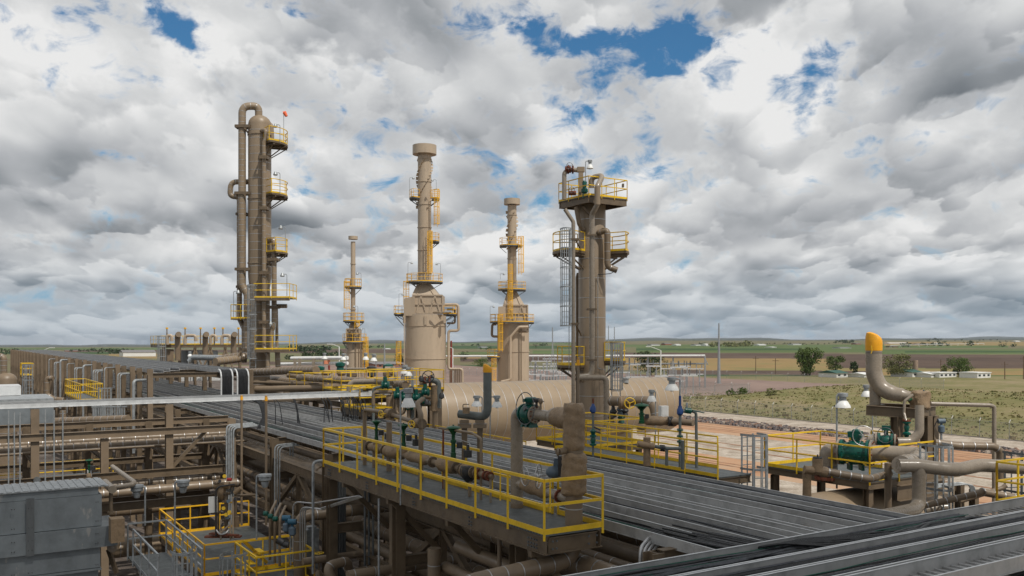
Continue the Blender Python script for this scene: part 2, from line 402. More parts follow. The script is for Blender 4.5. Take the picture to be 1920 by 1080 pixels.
def ladder(t,base,z0,z1,a,mt='galv',cage=True,w=.45,cz=None,hr=.38,as_thing=None):
    """vertical ladder facing outward at angle a (camera frame degrees) with hooped cage"""
    A=ang(a); out=Vector((math.cos(A),math.sin(A),0)); sd=Vector((-out.y,out.x,0)); b=Vector((base[0],base[1],0)); mm=M[mt]
    l=MB()
    for s_ in (-1,1): l.bar(b+sd*s_*w/2+UP*z0,b+sd*s_*w/2+UP*z1,.05,.05)
    z=z0+.2
    while z<z1: l.bar(b-sd*w/2+UP*z,b+sd*w/2+UP*z,.025,.025); z+=.3
    lr=l.build('ladder_rails',mm,t)
    if cage:
        g=MB(); zz=cz if cz is not None else z0+2.2; k=max(1,round((z1-zz)/1.2)); n=8
        def cp(i): 
            th=math.pi*i/n; return b+sd*(w/2+.12)*math.cos(th)+out*(.05+hr*1.9*math.sin(th)*.95)
        for j in range(k+1):
            q=zz+(z1-zz)*j/k; ps=[cp(i)+UP*q for i in range(n+1)]
            for p0,p1 in zip(ps,ps[1:]): g.bar(p0,p1,.012,.07)
        for i in range(1,n,1): g.bar(cp(i)+UP*zz,cp(i)+UP*z1,.045,.012,up=out)
        g.build('cage',mm,lr)
def floodlight(p,top,label,face=-1,arm=.45,group='small floodlights on towers',post='galv'):
    """thin pole with an angled lamp head"""
    t=thing('floodlight',p,label,'floodlight',group); q=Vector(p)+UP*top
    m=MB(); m.tube(rnd([Vector(p),q,q+RT*arm*face],.12,4),.025,6); m.build('pole',M[post],t)
    h=MB(); c=q+RT*arm*face; h.lathe(c,Vector((0,0,-1)),[(.06,-.1),(.1,-.02),(.17,.12),(.15,.2)],10); h.build('lamp_head',M['galv'],t)
    return t
def handwheel(parent,c,ax,r,mt='steel',rod=None,name='handwheel',tr=.013):
    m=MB(); m.torus(c,ax,r,tr,28,6); ax=Vector(ax).normalized(); e=ax.orthogonal().normalized(); f=ax.cross(e)
    for k in range(3):
        a=2*math.pi*k/3+.3; m.tube([Vector(c),Vector(c)+(e*math.cos(a)+f*math.sin(a))*r],tr*.8,6)
    m.cyl(Vector(c)-ax*.03,Vector(c)+ax*.03,r*.13,10)
    if rod: m.cyl(c,rod,tr*1.3,8)
    return m.build(name,M[mt] if isinstance(mt,str) else mt,parent)
def flange(mb,c,ax,r,w=.05,m=0,bolt=True,mbolt=None,n=20):
    ax=Vector(ax).normalized(); c=Vector(c); mb.cyl(c-ax*w/2,c+ax*w/2,r,n,m)
    if bolt:
        e=ax.orthogonal().normalized(); f=ax.cross(e); mb_=m if mbolt is None else mbolt
        for k in range(10):
            a=2*math.pi*k/10; q=c+(e*math.cos(a)+f*math.sin(a))*r*.82; mb.cyl(q-ax*(w/2+.035),q+ax*(w/2+.035),r*.075,6,mb_)
def actuator_valve(t,base,h,r,col='green_bright'):
    """control valve: body, yoke, mushroom diaphragm head; base = centre of the pipe below"""
    b=Vector(base); m=MB(); m.lathe(b,UP,[(r*.5,-.12),(r*.75,-.05),(r*.75,.06),(r*.5,.12),(r*.55,.13)],14); vb=m.build('valve_body',M['wrap'],t)
    m=MB(); m.lathe(b+UP*.13,UP,[(r*.42,0),(r*.42,h*.16),(r*.33,h*.18),(r*.33,h*.45),(r*.45,h*.47),(r*.45,h*.54),(r*.28,h*.56),(r*.28,h*.70),(r*.5,h*.78),(r*.8,h*.86)],12)
    yk=m.build('yoke',M[col],t)
    q=b+UP*(.13+h*.84); m=MB(); m.lathe(q,UP,[(r*.35,0),(r*.9,r*.18),(r*1.12,r*.25),(r*1.12,r*.32),(r*1.08,r*.36),(r*.85,r*.52),(r*.3,r*.62),(r*.12,r*.64),(r*.12,r*.8)],24)
    m.build('diaphragm_head',M[col],t)
    m=MB(); m.hexa([b+RT*(r*.5)+UP*(h*.45)+FW*dx+UP*dz+RT*rr for dz in (0,.16) for (rr,dx) in ((0,-.07),(.15,-.07),(.15,.07),(0,.07))]); m.build('positioner',M['dark'],yk)
def transmitter(t,c,s=1.,head='blue_grey'):
    c=Vector(c); m=MB(); m.cyl(c-RT*.09*s+UP*.1*s,c+RT*.09*s+UP*.1*s,.065*s,12); m.cyl(c,c+UP*.07*s,.03*s,8); m.build('transmitter_head',M[head],t)
    m=MB(); m.lathe(c-UP*.2*s,UP,[(.05*s,0),(.08*s,.03*s),(.08*s,.17*s),(.04*s,.2*s)],10); m.build('transmitter_body',M['blue_grey'],t)
# ================================================================ LAND
def lerpt(x,tb):
    for (a,va),(b,vb) in zip(tb,tb[1:]):
        if x<=b: t=max(0,min(1,(x-a)/(b-a))); t=t*t*(3-2*t); return va+(vb-va)*t
    return tb[-1][1]
def ter(u,d):
    """terrain height: flat yard, grassy bank behind the fence, far land that falls to the left and rises to the right"""
    w=FW*d+RT*u; z=0.
    a=lerpt(w.x,[(109,0),(150,1),(160,1),(178,0)]); b=lerpt(w.y,[(-400,1),(118,1),(140,0)])
    z+=2.7*a*b+ (lerpt(w.x,[(160,0),(200,1),(320,0)])*lerpt(w.y,[(-300,1),(60,1),(95,0)]))*1.6
    if d>350:
        px=960+u/d*F; yt=lerpt(px,[(-400,648),(380,646),(640,640),(1000,637.5),(1300,633.5),(1800,632.5),(2600,632)])
        k=(638-yt)/1680; z+=k*(d-350)
        if d>3500: z+=(d-3500)/5500*d/1680*(math.sin(px*.011)*1.1+math.sin(px*.027+1)*.7+math.sin(px*.061+2)*.3)
    return z
def ground_mats():
    def two(name,a,b,scale,detail=6,rough=.9,c=None,stretch=(1,1,1),rot=0):
        m=bpy.data.materials.new(name); m.use_nodes=True; nt=m.node_tree; S.nt=nt; bs=nt.nodes['Principled BSDF']
        g=nt.nodes.new('ShaderNodeNewGeometry'); mp=nt.nodes.new('ShaderNodeMapping'); mp.inputs['Scale'].default_value=stretch; mp.inputs['Rotation'].default_value=(0,0,rot)
        nt.links.new(g.outputs['Position'],mp.inputs[0]); v=S(mp.outputs[0])
        n=noise(v,scale,detail,.65); n2=noise(v,scale*.13,4,.6); n3=noise(v,scale*9,3,.7)
        f=S.m('MULTIPLY',(n*.55+n2*.65+n3*.25)-.22,1.,clamp=True)
        st=[(.36,a),(.62,b)]
        if c: st=[(.34,a),(.5,b),(.64,c)]
        nt.links.new(ramp(f,st).s,bs.inputs['Base Color']); bs.inputs['Roughness'].default_value=rough; bs.inputs['Specular IOR Level'].default_value=.15
        M[name]=m
    two('grass_bank',(.115,.12,.04),(.185,.165,.072),.35,c=(.25,.20,.115))
    two('range_land',(.075,.10,.045),(.15,.14,.07),.02,c=(.12,.085,.055),stretch=(1,1,1))
    two('crop_green',(.065,.10,.03),(.10,.135,.045),.05)
    two('crop_dark',(.03,.065,.02),(.05,.085,.028),.05)
    two('plowed',(.065,.042,.032),(.11,.075,.055),.06)
    two('stubble',(.20,.14,.055),(.26,.175,.075),.05,c=(.17,.16,.06))
    two('hill',(.03,.05,.045),(.065,.075,.055),.004,c=(.045,.05,.055))
    two('yard_gravel',(.055,.044,.037),(.10,.082,.07),2.5,c=(.20,.17,.15))
    two('pale_gravel',(.22,.175,.135),(.36,.305,.245),4.0,c=(.50,.44,.37))
    two('pink_gravel',(.19,.135,.115),(.25,.18,.15),.3)
    two('dirt',(.30,.155,.085),(.42,.25,.15),.25,c=(.40,.29,.20))
    two('concrete_pad',(.42,.37,.31),(.50,.45,.38),.3)
ground_mats()
def build_ground():
    ds=[-300,-200,-120,-60,-20]+[i*6. for i in range(0,14)]+[84+i*2.6 for i in range(62)]
    d=ds[-1]
    while d<14000: d*=1.016; ds.append(d)
    ns=260; ss=[-1.5+3.0*i/ns for i in range(ns+1)]
    mats=['grass_bank','range_land','crop_green','crop_dark','plowed','stubble','hill']
    zones=[ # x0,x1,y0,y1, slope of both edges, material   (pixel-wise directions, real ground patches)
     (1150,1700,646,650.5,0,2),(1190,1660,650.5,661,0,2),(1190,1500,653,657,0,3),(1150,1575,661,671,.004,4),(1150,1650,671,694,.004,5),(1400,1640,676,684,0,5),(1250,1650,694,702,.004,4),
     (1560,2400,664,690,.004,4),(1640,2400,655,664,0,2),(1700,2400,658,661,0,3),(1640,2400,690,703,.004,5),(1850,2400,703,712,0,2),(1250,1640,702,708,.008,3),
     (1450,1900,648,652,0,2),(1650,2400,641,648,0,5),
     (380,640,678,684,0,4),(540,760,684,692,0,2),(520,780,655,662,0,4),(600,800,648,653,0,2),(640,900,666,672,0,5),(860,935,660,664,0,2),(860,1100,672,678,0,4),(840,1100,648,654,0,3),(990,1100,657,664,0,2),(985,1110,664,672,0,4),
     (860,940,684,700,0,3),(850,1180,638,641,0,3),(-100,300,652,656,0,2),(120,560,656,661,0,4),(-50,200,660,664,0,3),(200,420,664,672,0,5),(420,560,648,651,0,2),(700,1100,642,646,0,2)]
    mb=MB()
    for d in ds:
        for s_ in ss:
            u=s_*max(d,230); w=FW*d+RT*u; mb.v.append(Vector((w.x,w.y,ter(u,d))))
    W=ns+1
    for i in range(len(ds)-1):
        dm=(ds[i]+ds[i+1])/2
        for j in range(ns):
            s_=(ss[j]+ss[j+1])/2; m=1
            if dm<300:
                w=FW*dm+RT*(s_*max(dm,230)); m=0 
            else:
                px=960+s_*F; py=HY+(H-ter(s_*dm,dm))/dm*F
                if dm>4200: m=6
                else:
                    m=1 if dm>330 else 0
                    for x0,x1,y0,y1,sl_,mi in zones:
                        if x0<=px<x1 and y0+(px-x0)*sl_<=py<y1+(px-x0)*sl_: m=mi
            a=i*W+j; mb.quad([a,a+1,a+W+1,a+W],m,True)
    struct(mb.build('ground',[M[k] for k in mats]))
build_ground()
def sheet(name,x0,x1,y0,y1,z,m,nx=1):
    mb=MB(); mb.v=[Vector(p) for p in ((x0,y0,z),(x1,y0,z),(x1,y1,z),(x0,y1,z))]; mb.quad([0,1,2,3]); return struct(mb.build(name,M[m]))
sheet('gravel_yard',-160,108.6,-80,330,.004,'yard_gravel')
sheet('gravel_strip',98.5,107.4,-60,330,.012,'pale_gravel')
sheet('dirt_road',84,93,-60,330,.012,'dirt')
sheet('gravel_apron',36,84,-60,118,.008,'pale_gravel')
sheet('dirt_track',60.5,67.5,-60,110,.012,'dirt')
sheet('concrete_pad',46,59,-20,22,.016,'concrete_pad')
def tracks():
    r=random.Random(6); mb=MB()
    for x0,amp in ((86.2,.5),(87.9,.5),(90.1,.6),(91.7,.5),(62.8,.4),(64.6,.4),(73,1.8),(74.8,1.8)):
        pts=[(x0+amp*math.sin(y*.035+x0)+r.uniform(-.08,.08),y) for y in range(-20,111 if x0<80 else 300,3)]; b=len(mb.v)
        for i,(x,y) in enumerate(pts): w=r.uniform(.16,.3); mb.v+=[Vector((x-w,y,.017)),Vector((x+w,y,.017))]
        for i in range(len(pts)-1): mb.quad([b+2*i,b+2*i+1,b+2*i+3,b+2*i+2])
    mat('track_dirt',(.27,.15,.09),.95,var=.25,scale=.6,spec=.1); struct(mb.build('road_markings_ruts',M['track_dirt'])).name='wheel_tracks_ground'
tracks()
sheet('substation_pad',150,206,128,420,.02,'pink_gravel')
sheet('substation_pad',108.8,150,142,420,.02,'pink_gravel')
# riprap
def riprap():
    mb=MB(); r=random.Random(3)
    for i in range(5200):
        y=r.uniform(40,200); x=r.uniform(93.2,98.6); s_=r.uniform(.09,.32); c=Vector((x,y,s_*.35)); e=[Vector((r.uniform(-1,1),r.uniform(-1,1),r.uniform(-.7,.7))) for _ in range(3)]
        k=r.choice((0,0,1,2,3)); b=len(mb.v)
        mb.v+=[c+Vector(q)*s_+e[n%3]*s_*.3 for n,q in enumerate(((-1,-.6,-.5),(1,-.8,-.5),(.9,.8,-.5),(-.8,.9,-.5),(-.5,-.4,.6),(.5,-.5,.7),(.4,.5,.6),(-.6,.5,.5)))]
        for q in ((4,5,6,7),(0,1,5,4),(1,2,6,5),(2,3,7,6),(3,0,4,7)): mb.quad([b+i_ for i_ in q],k)
    for nm,c in (('rock_a',(.16,.13,.12)),('rock_b',(.28,.17,.12)),('rock_c',(.09,.08,.085)),('rock_d',(.34,.28,.23))): mat(nm,c,.9,var=.2)
    tag(mb.build('riprap_rocks',[M['rock_a'],M['rock_b'],M['rock_c'],M['rock_d']]),'band of loose brown and grey rocks beside the dirt road','rocks',None,'stuff')
riprap()
def tufts():
    r=random.Random(5); mb=MB()
    for i in range(17000):
        x=109+ (r.random()**1.3)*150; y=r.uniform(-70,150)
        w=Vector((x,y,0)); d=w.dot(FW); u=w.dot(RT)
        if d<60 or abs(u/d)>.75 or (x>160 and y>100): continue
        z=ter(u,d); hgt=r.uniform(.08,.26)*(1.9 if r.random()<.03 else 1); k=0 if r.random()<.55 else (1 if r.random()<.6 else 2)
        for _ in range(3):
            a=r.uniform(0,6.28); q=Vector((math.cos(a),math.sin(a),0))*hgt*.6; b=len(mb.v); c=Vector((x+r.uniform(-.4,.4),y+r.uniform(-.4,.4),z-.03)); t=Vector((r.uniform(-.15,.15),r.uniform(-.15,.15),hgt))
            mb.v+=[c-q,c+q,c+q*.7+t,c-q*.8+t*.8]; mb.quad([b,b+1,b+2,b+3],k)
    mat('blade_a',(.185,.165,.07),.9,spec=.1); mat('blade_b',(.12,.14,.045),.9,spec=.1); mat('blade_c',(.25,.20,.11),.9,spec=.1)
    tag(mb.build('grass',[M['blade_a'],M['blade_b'],M['blade_c']]),'dry olive grass tufts covering the bank behind the fence','grass',None,'stuff')
    for i,(px,py) in enumerate(((1371,733),(1392,737),(1447,742))):
        mbs=MB(); p=onX(px,py,140-i*4); d=p.dot(FW); u=Vector((p.x,p.y,0)).dot(RT); p.z=ter(u,(Vector((p.x,p.y,0))).dot(FW))
        leaves(mbs,p+UP*.6,(1.1,1.1,.9),160,.22,r); o=mbs.build('bush',M['leaf_olive' if i==2 else 'leaf'])
        tag(o,['round green bush on the left of the grassy bank','taller green bush on the bank, right of the round one','low flat olive bush lower on the grassy bank'][i],'bush','bushes on the bank')
def leaves(mb,c,rad,n,s_,r,m=0,hollow=.25):
    for _ in range(n):
        while True:
            q=Vector((r.uniform(-1,1),r.uniform(-1,1),r.uniform(-1,1)))
            if hollow<q.length<1: break
        p=Vector(c)+Vector((q.x*rad[0],q.y*rad[1],q.z*rad[2])); a=Vector((r.gauss(0,1),r.gauss(0,1),r.gauss(0,1))).normalized(); b=a.orthogonal().normalized(); e=a.cross(b); k=s_*r.uniform(.6,1.3); i=len(mb.v)
        mb.v+=[p-b*k,p+e*k*.6,p+b*k,p-e*k*.6]; mb.quad([i,i+1,i+2,i+3],m)
tufts()
def tree(px,ybase,ytop,wpx,label,leaf='leaf',seed=1,d=None,n=2600,trunks=1,shape=.5,group='trees beside the farm buildings'):
    d=d or 12*F/(ybase-HY); r=random.Random(seed); base=P(px,ybase,d); u=(px-960)/F*d; base.z=ter(u,d)
    h=(ybase-ytop)/F*d; w=wpx/F*d/2; t=thing('tree',base,label,'tree',group)
    tr=MB(); cr=MB(); cl=[]
    for k in range(trunks):
        o=RT*((k-(trunks-1)/2)*w*.35); top=base+o*1.3+UP*h*.45
        tr.tube([base+o*.6,base+o+UP*h*.2,top],[h*.035,h*.027,h*.018],8)
        for j in range(9):
            a=r.uniform(0,6.28); e=top+Vector((math.cos(a)*w*.6,math.sin(a)*w*.6,r.uniform(.02,.38)*h)); s0=base+o+UP*h*r.uniform(.2,.43)
            tr.tube([s0,s0.lerp(e,.5)+UP*h*.04,e],[h*.014,h*.010,h*.004],5); cl.append(e)
    for j in range(int(26)):
        a=r.uniform(0,6.28); q=r.random()**.5; zz=r.uniform(-.9,.95); k=math.sqrt(max(0,1-zz*zz)); cl.append(base+UP*(h*(.30+shape*.22)+h*.0)+UP*(h*.38*zz+h*.06)+Vector((math.cos(a),math.sin(a),0))*w*k*q*.85)
    for c in cl: leaves(cr,c,(w*r.uniform(.22,.4),w*r.uniform(.22,.4),h*r.uniform(.09,.16)),n//len(cl),max(.22,h*.028),r)
    tr.build('trunk',M['bark'],t); cr.build('crown',M[leaf],t); return t
tree(1515,704,647,52,'tall dense green tree with two trunks, leftmost beside the farmhouses','leaf',1,trunks=2,n=3600)
tree(1567,697,664,40,'short round green tree just behind the white gabled house','leaf',2)
tree(1601,703,676,18,'narrow dark green tree between the white house and the vent stack','leaf_dark',3,n=1200)
tree(1683,706,658,60,'spreading pale olive tree with forked trunk behind the vent stack','leaf_olive',4,n=3000)
tree(1799,706,666,52,'broad dark green tree above the long white trailer','leaf',5,n=3200)
tree(1770,706,683,13,'slim yellow green tree against the white trailer','leaf_olive',6,n=700)
tree(1792,706,689,12,'small pale sapling in front of the broad dark tree','leaf_olive',7,n=600)
tree(1220,704,654,72,'wide dark tree behind the substation busbars','leaf_dark',8,n=2600,group='trees around the substation')
tree(749,686,659,22,'round dark tree left of the large heater','leaf_dark',9,n=1200,group='trees around the substation')
tree(870,676,656,24,'thin dark tree right of the large heater','leaf_dark',10,n=900,group='trees around the substation')
tree(902,688,671,34,'low wide green tree left of the second heater','leaf',11,n=1100,group='trees around the substation')
tree(1005,652,641,16,'small dark tree on the plain left of the tall column','leaf_dark',12,d=1300,n=500,group='trees on the far plain')
def woods(pts,label,mt='leaf_dark',seed=1):
    """a far-off belt of trees that reads as one mass"""
    r=random.Random(seed); mb=MB()
    for x0,x1,y,hp,nn in pts:
        for i in range(nn):
            px=r.uniform(x0,x1); yy=y+r.uniform(-1,1)*.8; d=12*F/(yy-HY) if yy>HY+3.5 else 4000
            for _ in range(12):
                g=ter((px-960)/F*d,d); dd=(H-g)*F/(yy-HY) if yy-HY>.5 else d
                if yy<HY+2: break
                d=max(300,min(6000,dd))
            g=ter((px-960)/F*d,d); p=P(px,yy,d); p.z=g; s_=hp/F*d*r.uniform(.55,1.1)
            leaves(mb,p+UP*s_*.45,(s_*.65,s_*.65,s_*.5),26,s_*.22,r,hollow=0)
    tag(mb.build('woods',M[mt]),label,'woods',None,'stuff')
woods([(-40,60,664,13,16),(130,250,659,7,26),(185,240,663,10,14)],'dark tree belt on the far left behind the pipe rack','leaf_dark',21)
woods([(540,610,659,12,30),(560,640,668,12,26),(530,600,674,9,14),(600,625,656,9,8)],'dark wood between the tall column and the small heater','leaf_dark',22)
woods([(1330,1395,650,9,26),(1395,1410,649,12,6)],'olive wood beyond the green field behind the tall steel pole','leaf_olive',23)
woods([(1565,1600,644,7,16),(1725,1790,648,6,14),(1690,1712,650,9,5),(1760,1778,648,10,4),(1810,1826,648,9,3),(1735,1765,643,5,12),(1420,1560,645.5,3,26),(1780,1920,644,3,20),(1870,1885,650,7,3),(1895,1902,650,8,2),(1310,1322,647,7,4)],'scattered trees of the distant farms on the right','leaf_dark',24)
woods([(760,840,650,5,14),(860,900,648,4,12),(900,920,655,6,5),(1010,1030,648,5,6),(680,730,652,5,10)],'scattered distant trees behind the heaters','leaf_dark',25)
# ---- buildings
def building(px,y,wpx,hpx,depth,label,wall='white',roof='roof_green',flat=False,wins=2,cat='house',name='house',along='X',group=None,d=None):
    d=d or 12*F/(y-HY)
    for _ in range(8): g=ter((px-960)/F*d,d); d=d if y-HY<1.5 else max(200,min(5200,(H-g)*F/(y-HY)))
    u=(px-960)/F*d; b=P(px,y,d); b.z=ter(u,d); w=wpx/F*d*.95; h=hpx/F*d; t=thing(name,b,label,cat,group)
    hw=w/2; hd=depth/2; hh=h*.62 if not flat else h
    wl_=MB().box(b.x-hw,b.x+hw,b.y-hd,b.y+hd,b.z-1,b.z+hh).build('wall',M[wall],t)
    r_=MB()
    if flat: r_.box(b.x-hw-.2,b.x+hw+.2,b.y-hd-.2,b.y+hd+.2,b.z+hh,b.z+hh+.25)
    else:
        e=.4; k=len(r_.v)
        r_.v+=[V3(b.x-hw-e,b.y-hd-e,b.z+hh),V3(b.x+hw+e,b.y-hd-e,b.z+hh),V3(b.x+hw+e,b.y+hd+e,b.z+hh),V3(b.x-hw-e,b.y+hd+e,b.z+hh),V3(b.x-hw-e,b.y,b.z+h),V3(b.x+hw+e,b.y,b.z+h)]
        for q in ((0,1,5,4),(2,3,4,5),(0,4,3),(1,2,5),(0,3,2,1)): r_.quad(list(q))
    r_.build('roof',M[roof],t)
    for i in range(wins):
        x=b.x-hw+w*(i+.5)/wins; MB().box(x-.6,x+.6,b.y-hd-.05,b.y-hd+.02,b.z+hh*.35,b.z+hh*.75).build('window',M['glass'],wl_)
    return t
building(1562,707,34,13,7,'white farmhouse with green gabled roof, leftmost of the farmhouses')
building(1612,707,22,9,6,'low white shed between the narrow tree and the vent stack',wins=1,roof='white',cat='shed',name='shed')
building(1700,706,34,14,8,'farmhouse with dark green roof behind the pale olive tree',wins=2)
building(1734,707,24,10,7,'small white house below the brick silo',wins=1,roof='white')
building(1764,707,56,8,5,'long low white trailer right of the brick silo',flat=True,roof='white',wins=4,cat='trailer',name='trailer')
building(1828,708,46,9,6,'white mobile home at the right end of the farm row',flat=True,roof='white',wins=3,cat='trailer',name='trailer')
building(258,668,60,12,20,'white walled barn with grey roof beyond the pipe rack',roof='roof_grey',wins=0,cat='barn',name='barn')
building(718,688,64,10,16,'long brown building behind the small heater',wall='house_red',roof='roof_grey',wins=3,cat='building',name='building')
building(785,686,60,13,16,'pale grey metal building left of the large heater',wall='alu',roof='roof_grey',wins=0,cat='building',name='building')
p=P(1716,706,300); p.z=0; t=thing('silo',p,'old round brick silo with roof missing, behind the white house','silo'); MB().lathe(p,UP,[(.9,0),(.9,5.3),(.75,5.3),(.75,5.)],18).build('wall',mat('brick',(.30,.22,.16),.9,var=.2),t)
far=[(1225,648,22,3,'white','roof_grey','pale'),(1250,647,18,4,'house_red','roof_grey','brick red'),(1268,648,12,3,'white','white','small white'),(1305,648,16,3,'white','roof_grey','white'),(1322,648.5,9,4,'white','white','domed white'),(1425,648,20,3,'alu','white','long pale'),
 (1490,647,24,3,'white','roof_grey','wide white'),(1605,646,14,3,'house_red','roof_grey','low red'),(1578,653,34,2.5,'alu','roof_grey','long grey'),(1680,645,60,2,'white','white','very long white'),(1672,651,14,2.5,'house_red','roof_grey','small tan'),(1755,646,16,3,'white','white','bright white'),(1728,647,44,3,'house_red','roof_grey','long rust coloured'),(1445,652,14,2,'white','white','low white'),
 (135,659,26,3,'house_red','roof_grey','long tan'),(612,652,18,2,'white','white','long white'),(725,655,10,2,'white','white','small pale'),(905,652,14,2.5,'alu','roof_grey','grey'),(1905,644,16,2,'white','white','flat white')]
near=['behind the tall column','right of the tall column','just left of the far white dome','above the steel pole base','beside the steel pole','left of the far olive wood','at the edge of the green field','beyond the tallest farm tree','left of the vent stack, on the plain','on the horizon right of the vent stack','near the vent stack cap','below the horizon above the silo','in front of the far horizon trees','right of the olive wood','beyond the left pipe rack','between tall column and small heater','left of the large heater on the plain','between the two larger heaters','at the far right of the horizon']
for (px,y,w,h_,wl,rf,adj),nr in zip(far,near):
    building(px,y,w,h_,12,adj+' farm building far off '+nr,wall=wl,roof=rf,wins=0,cat='farm building',name='farm_building',group='distant farm buildings')
# irrigation sprinkler line on the plain
m=MB(); a=P(1670,655.5,1150); b=P(1845,650.5,1500)
for q in (a,b): q.z=ter((q-O).dot(RT),(q-O).dot(FW))+3
m.tube([a,b],.35,6); r_=12
for i in range(r_+1):
    q=a.lerp(b,i/r_); m.bar(q,q-UP*3.5-RT*1.5,.2,.2); m.bar(q,q-UP*3.5+RT*1.5,.2,.2)
tag(m.build('irrigation_line',M['white']),'long white irrigation sprinkler line across the far brown field','sprinkler line')
# ---- wooden utility poles, brown steel poles, tall masts
def upole(px,yb,yt,label,mt='wood',cross=True,r=.14,d=None,r2=None,group='utility poles',name='utility_pole',cat='pole'):
    d=d or 12*F/(yb-HY); b=P(px,yb,d); b.z=0; h=(yb-yt)/F*d; t=thing(name,b,label,cat,group)
    MB().cyl(b,b+UP*h,r,12,r2=r2 or r*.7).build('shaft',M[mt],t)
    if cross: MB().bar(b+UP*(h-.8)-RT*1.1,b+UP*(h-.8)+RT*1.1,.1,.12).build('crossarm',M[mt],t)
    else: MB().cyl(b,b+UP*.05,r*1.9,12).build('base_plate',M[mt],t)
upole(1417,700,668,'plain wooden pole on the brown field, left of a similar one')
upole(1454,702,672,'wooden pole on the brown field just left of the tallest farm tree')
upole(1764,707,674,'wooden pole in front of the white trailer')
upole(1884,711,678,'pale pole with crossarm near the right edge of the field')
upole(1919,711,668,'dark pole at the right edge of the photo')
upole(617,691,624,'thick rust brown steel pole left of the small heater','pole_brown',False,.30,d=210,r2=.22,group='rust brown poles')
upole(846,700,600,'tall rust brown pole just right of the large heater','pole_brown',False,.28,d=200,group='rust brown poles')
upole(1348,719,606,'tall tapered grey steel pole standing on the pink gravel pad','galv',False,.50,r2=.18,group='tapered steel masts')
upole(721,690,611,'tapered pale steel mast between the small and the large heater','galv',False,.40,d=235,r2=.14,group='tapered steel masts')
upole(1141,714,606,'thin steel mast just right of the tall column, left one','galv',False,.2,d=250,r2=.1,group='tapered steel masts')
upole(1152,714,608,'thin steel mast just right of the tall column, right one','galv',False,.2,d=250,r2=.1,group='tapered steel masts')
# ---- chain link fences
def fence_mat():
    m=bpy.data.materials.new('chain_link'); m.use_nodes=True; nt=m.node_tree; S.nt=nt; b=nt.nodes['Principled BSDF']
    b.inputs['Base Color'].default_value=(.42,.42,.42,1); b.inputs['Metallic'].default_value=.5; b.inputs['Roughness'].default_value=.5
    g=nt.nodes.new('ShaderNodeNewGeometry'); sp=nt.nodes.new('ShaderNodeSeparateXYZ'); nt.links.new(g.outputs['Position'],sp.inputs[0]); y=S(sp.outputs[1])+S(sp.outputs[0]); z=S(sp.outputs[2])
    def ln(e): return S.m('LESS_THAN',S.m('FRACT',e*11.),.11)
    nt.links.new(S.m('MAXIMUM',ln(y+z),ln(y-z)).s,b.inputs['Alpha']); M['chain_link']=m
fence_mat()
def fence(a,b,sp,label,h=2.1,zf=lambda p:0,arm=1):
    a=Vector(a); b=Vector(b); t=thing('chain_link_fence',a,label,'fence','chain link fences'); n=int((b-a).length/sp); nrm=(b-a).cross(UP).normalized()*arm
    pts=[]
    for i in range(n+1):
        q=a.lerp(b,i/n); q.z=zf(q); pts.append(q)
        pm=MB(); pm.cyl(q-UP*.2,q+UP*h,.035,6); pm.build('post',M['galv'],t)
        pa=MB(); pa.bar(q+UP*h,q+UP*(h+.38)+nrm*.3,.05,.05); pa.build('barb_arm',M['white'],t)
    w=MB()
    for p0,p1 in zip(pts,pts[1:]):
        for k in (.33,.66,1): w.bar(p0+UP*(h+.38*k)+nrm*.3*k,p1+UP*(h+.38*k)+nrm*.3*k,.012,.012)
        w.bar(p0+UP*h,p1+UP*h,.03,.03)
    w.build('barbed_wire',M['galv'],t)
    f=MB()
    for p0,p1 in zip(pts,pts[1:]):
        k=len(f.v); f.v+=[p0+UP*.03,p1+UP*.03,p1+UP*h,p0+UP*h]; f.quad([k,k+1,k+2,k+3])
    f.build('mesh_panel',M['chain_link'],t); return t
fence((107.6,30,0),(107.6,150,0),3.6,'chain link fence with slanted barbed wire arms at the foot of the grassy bank')
ft=fence((152,142,0),(152,330,0),5,'chain link fence with small warning signs along the pink gravel pad')
fence((207.5,130,0),(207.5,330,0),6,'distant chain link fence behind the substation pad')
fence((108,141,0),(151.5,141,0),5,'short chain link fence across the end of the grassy bank')
for k,y in enumerate((165,180,200,215,235)):
    sg=MB(); sg.box(151.92,151.95,y,y+.5,1.1,1.5); sg.box(151.89,151.92,y,y+.5,1.37,1.5,1)
    tag(sg.build('warning_sign',[M['white'],M['red']]),['white and red warning sign nearest on the pad fence','second white warning sign along the pad fence','middle white warning sign on the pad fence','fourth white warning sign along the pad fence','farthest white warning sign on the pad fence'][k],'sign','warning signs on the fence')
gt=thing('fence_gate',(107.6,52,0),'narrow chain link gate with a small grey notice behind the vent stack','gate')
for y in (52,54): MB().cyl((107.4,y,0),(107.4,y,2.6),.05,8).build('post',M['galv'],gt)
MB().box(107.36,107.38,52.2,53.8,1.0,1.5).build('notice',M['galv'],gt)
MB().box(107.33,107.355,52.8,53.2,1.1,1.4).build('sign_face',M['white'],gt)
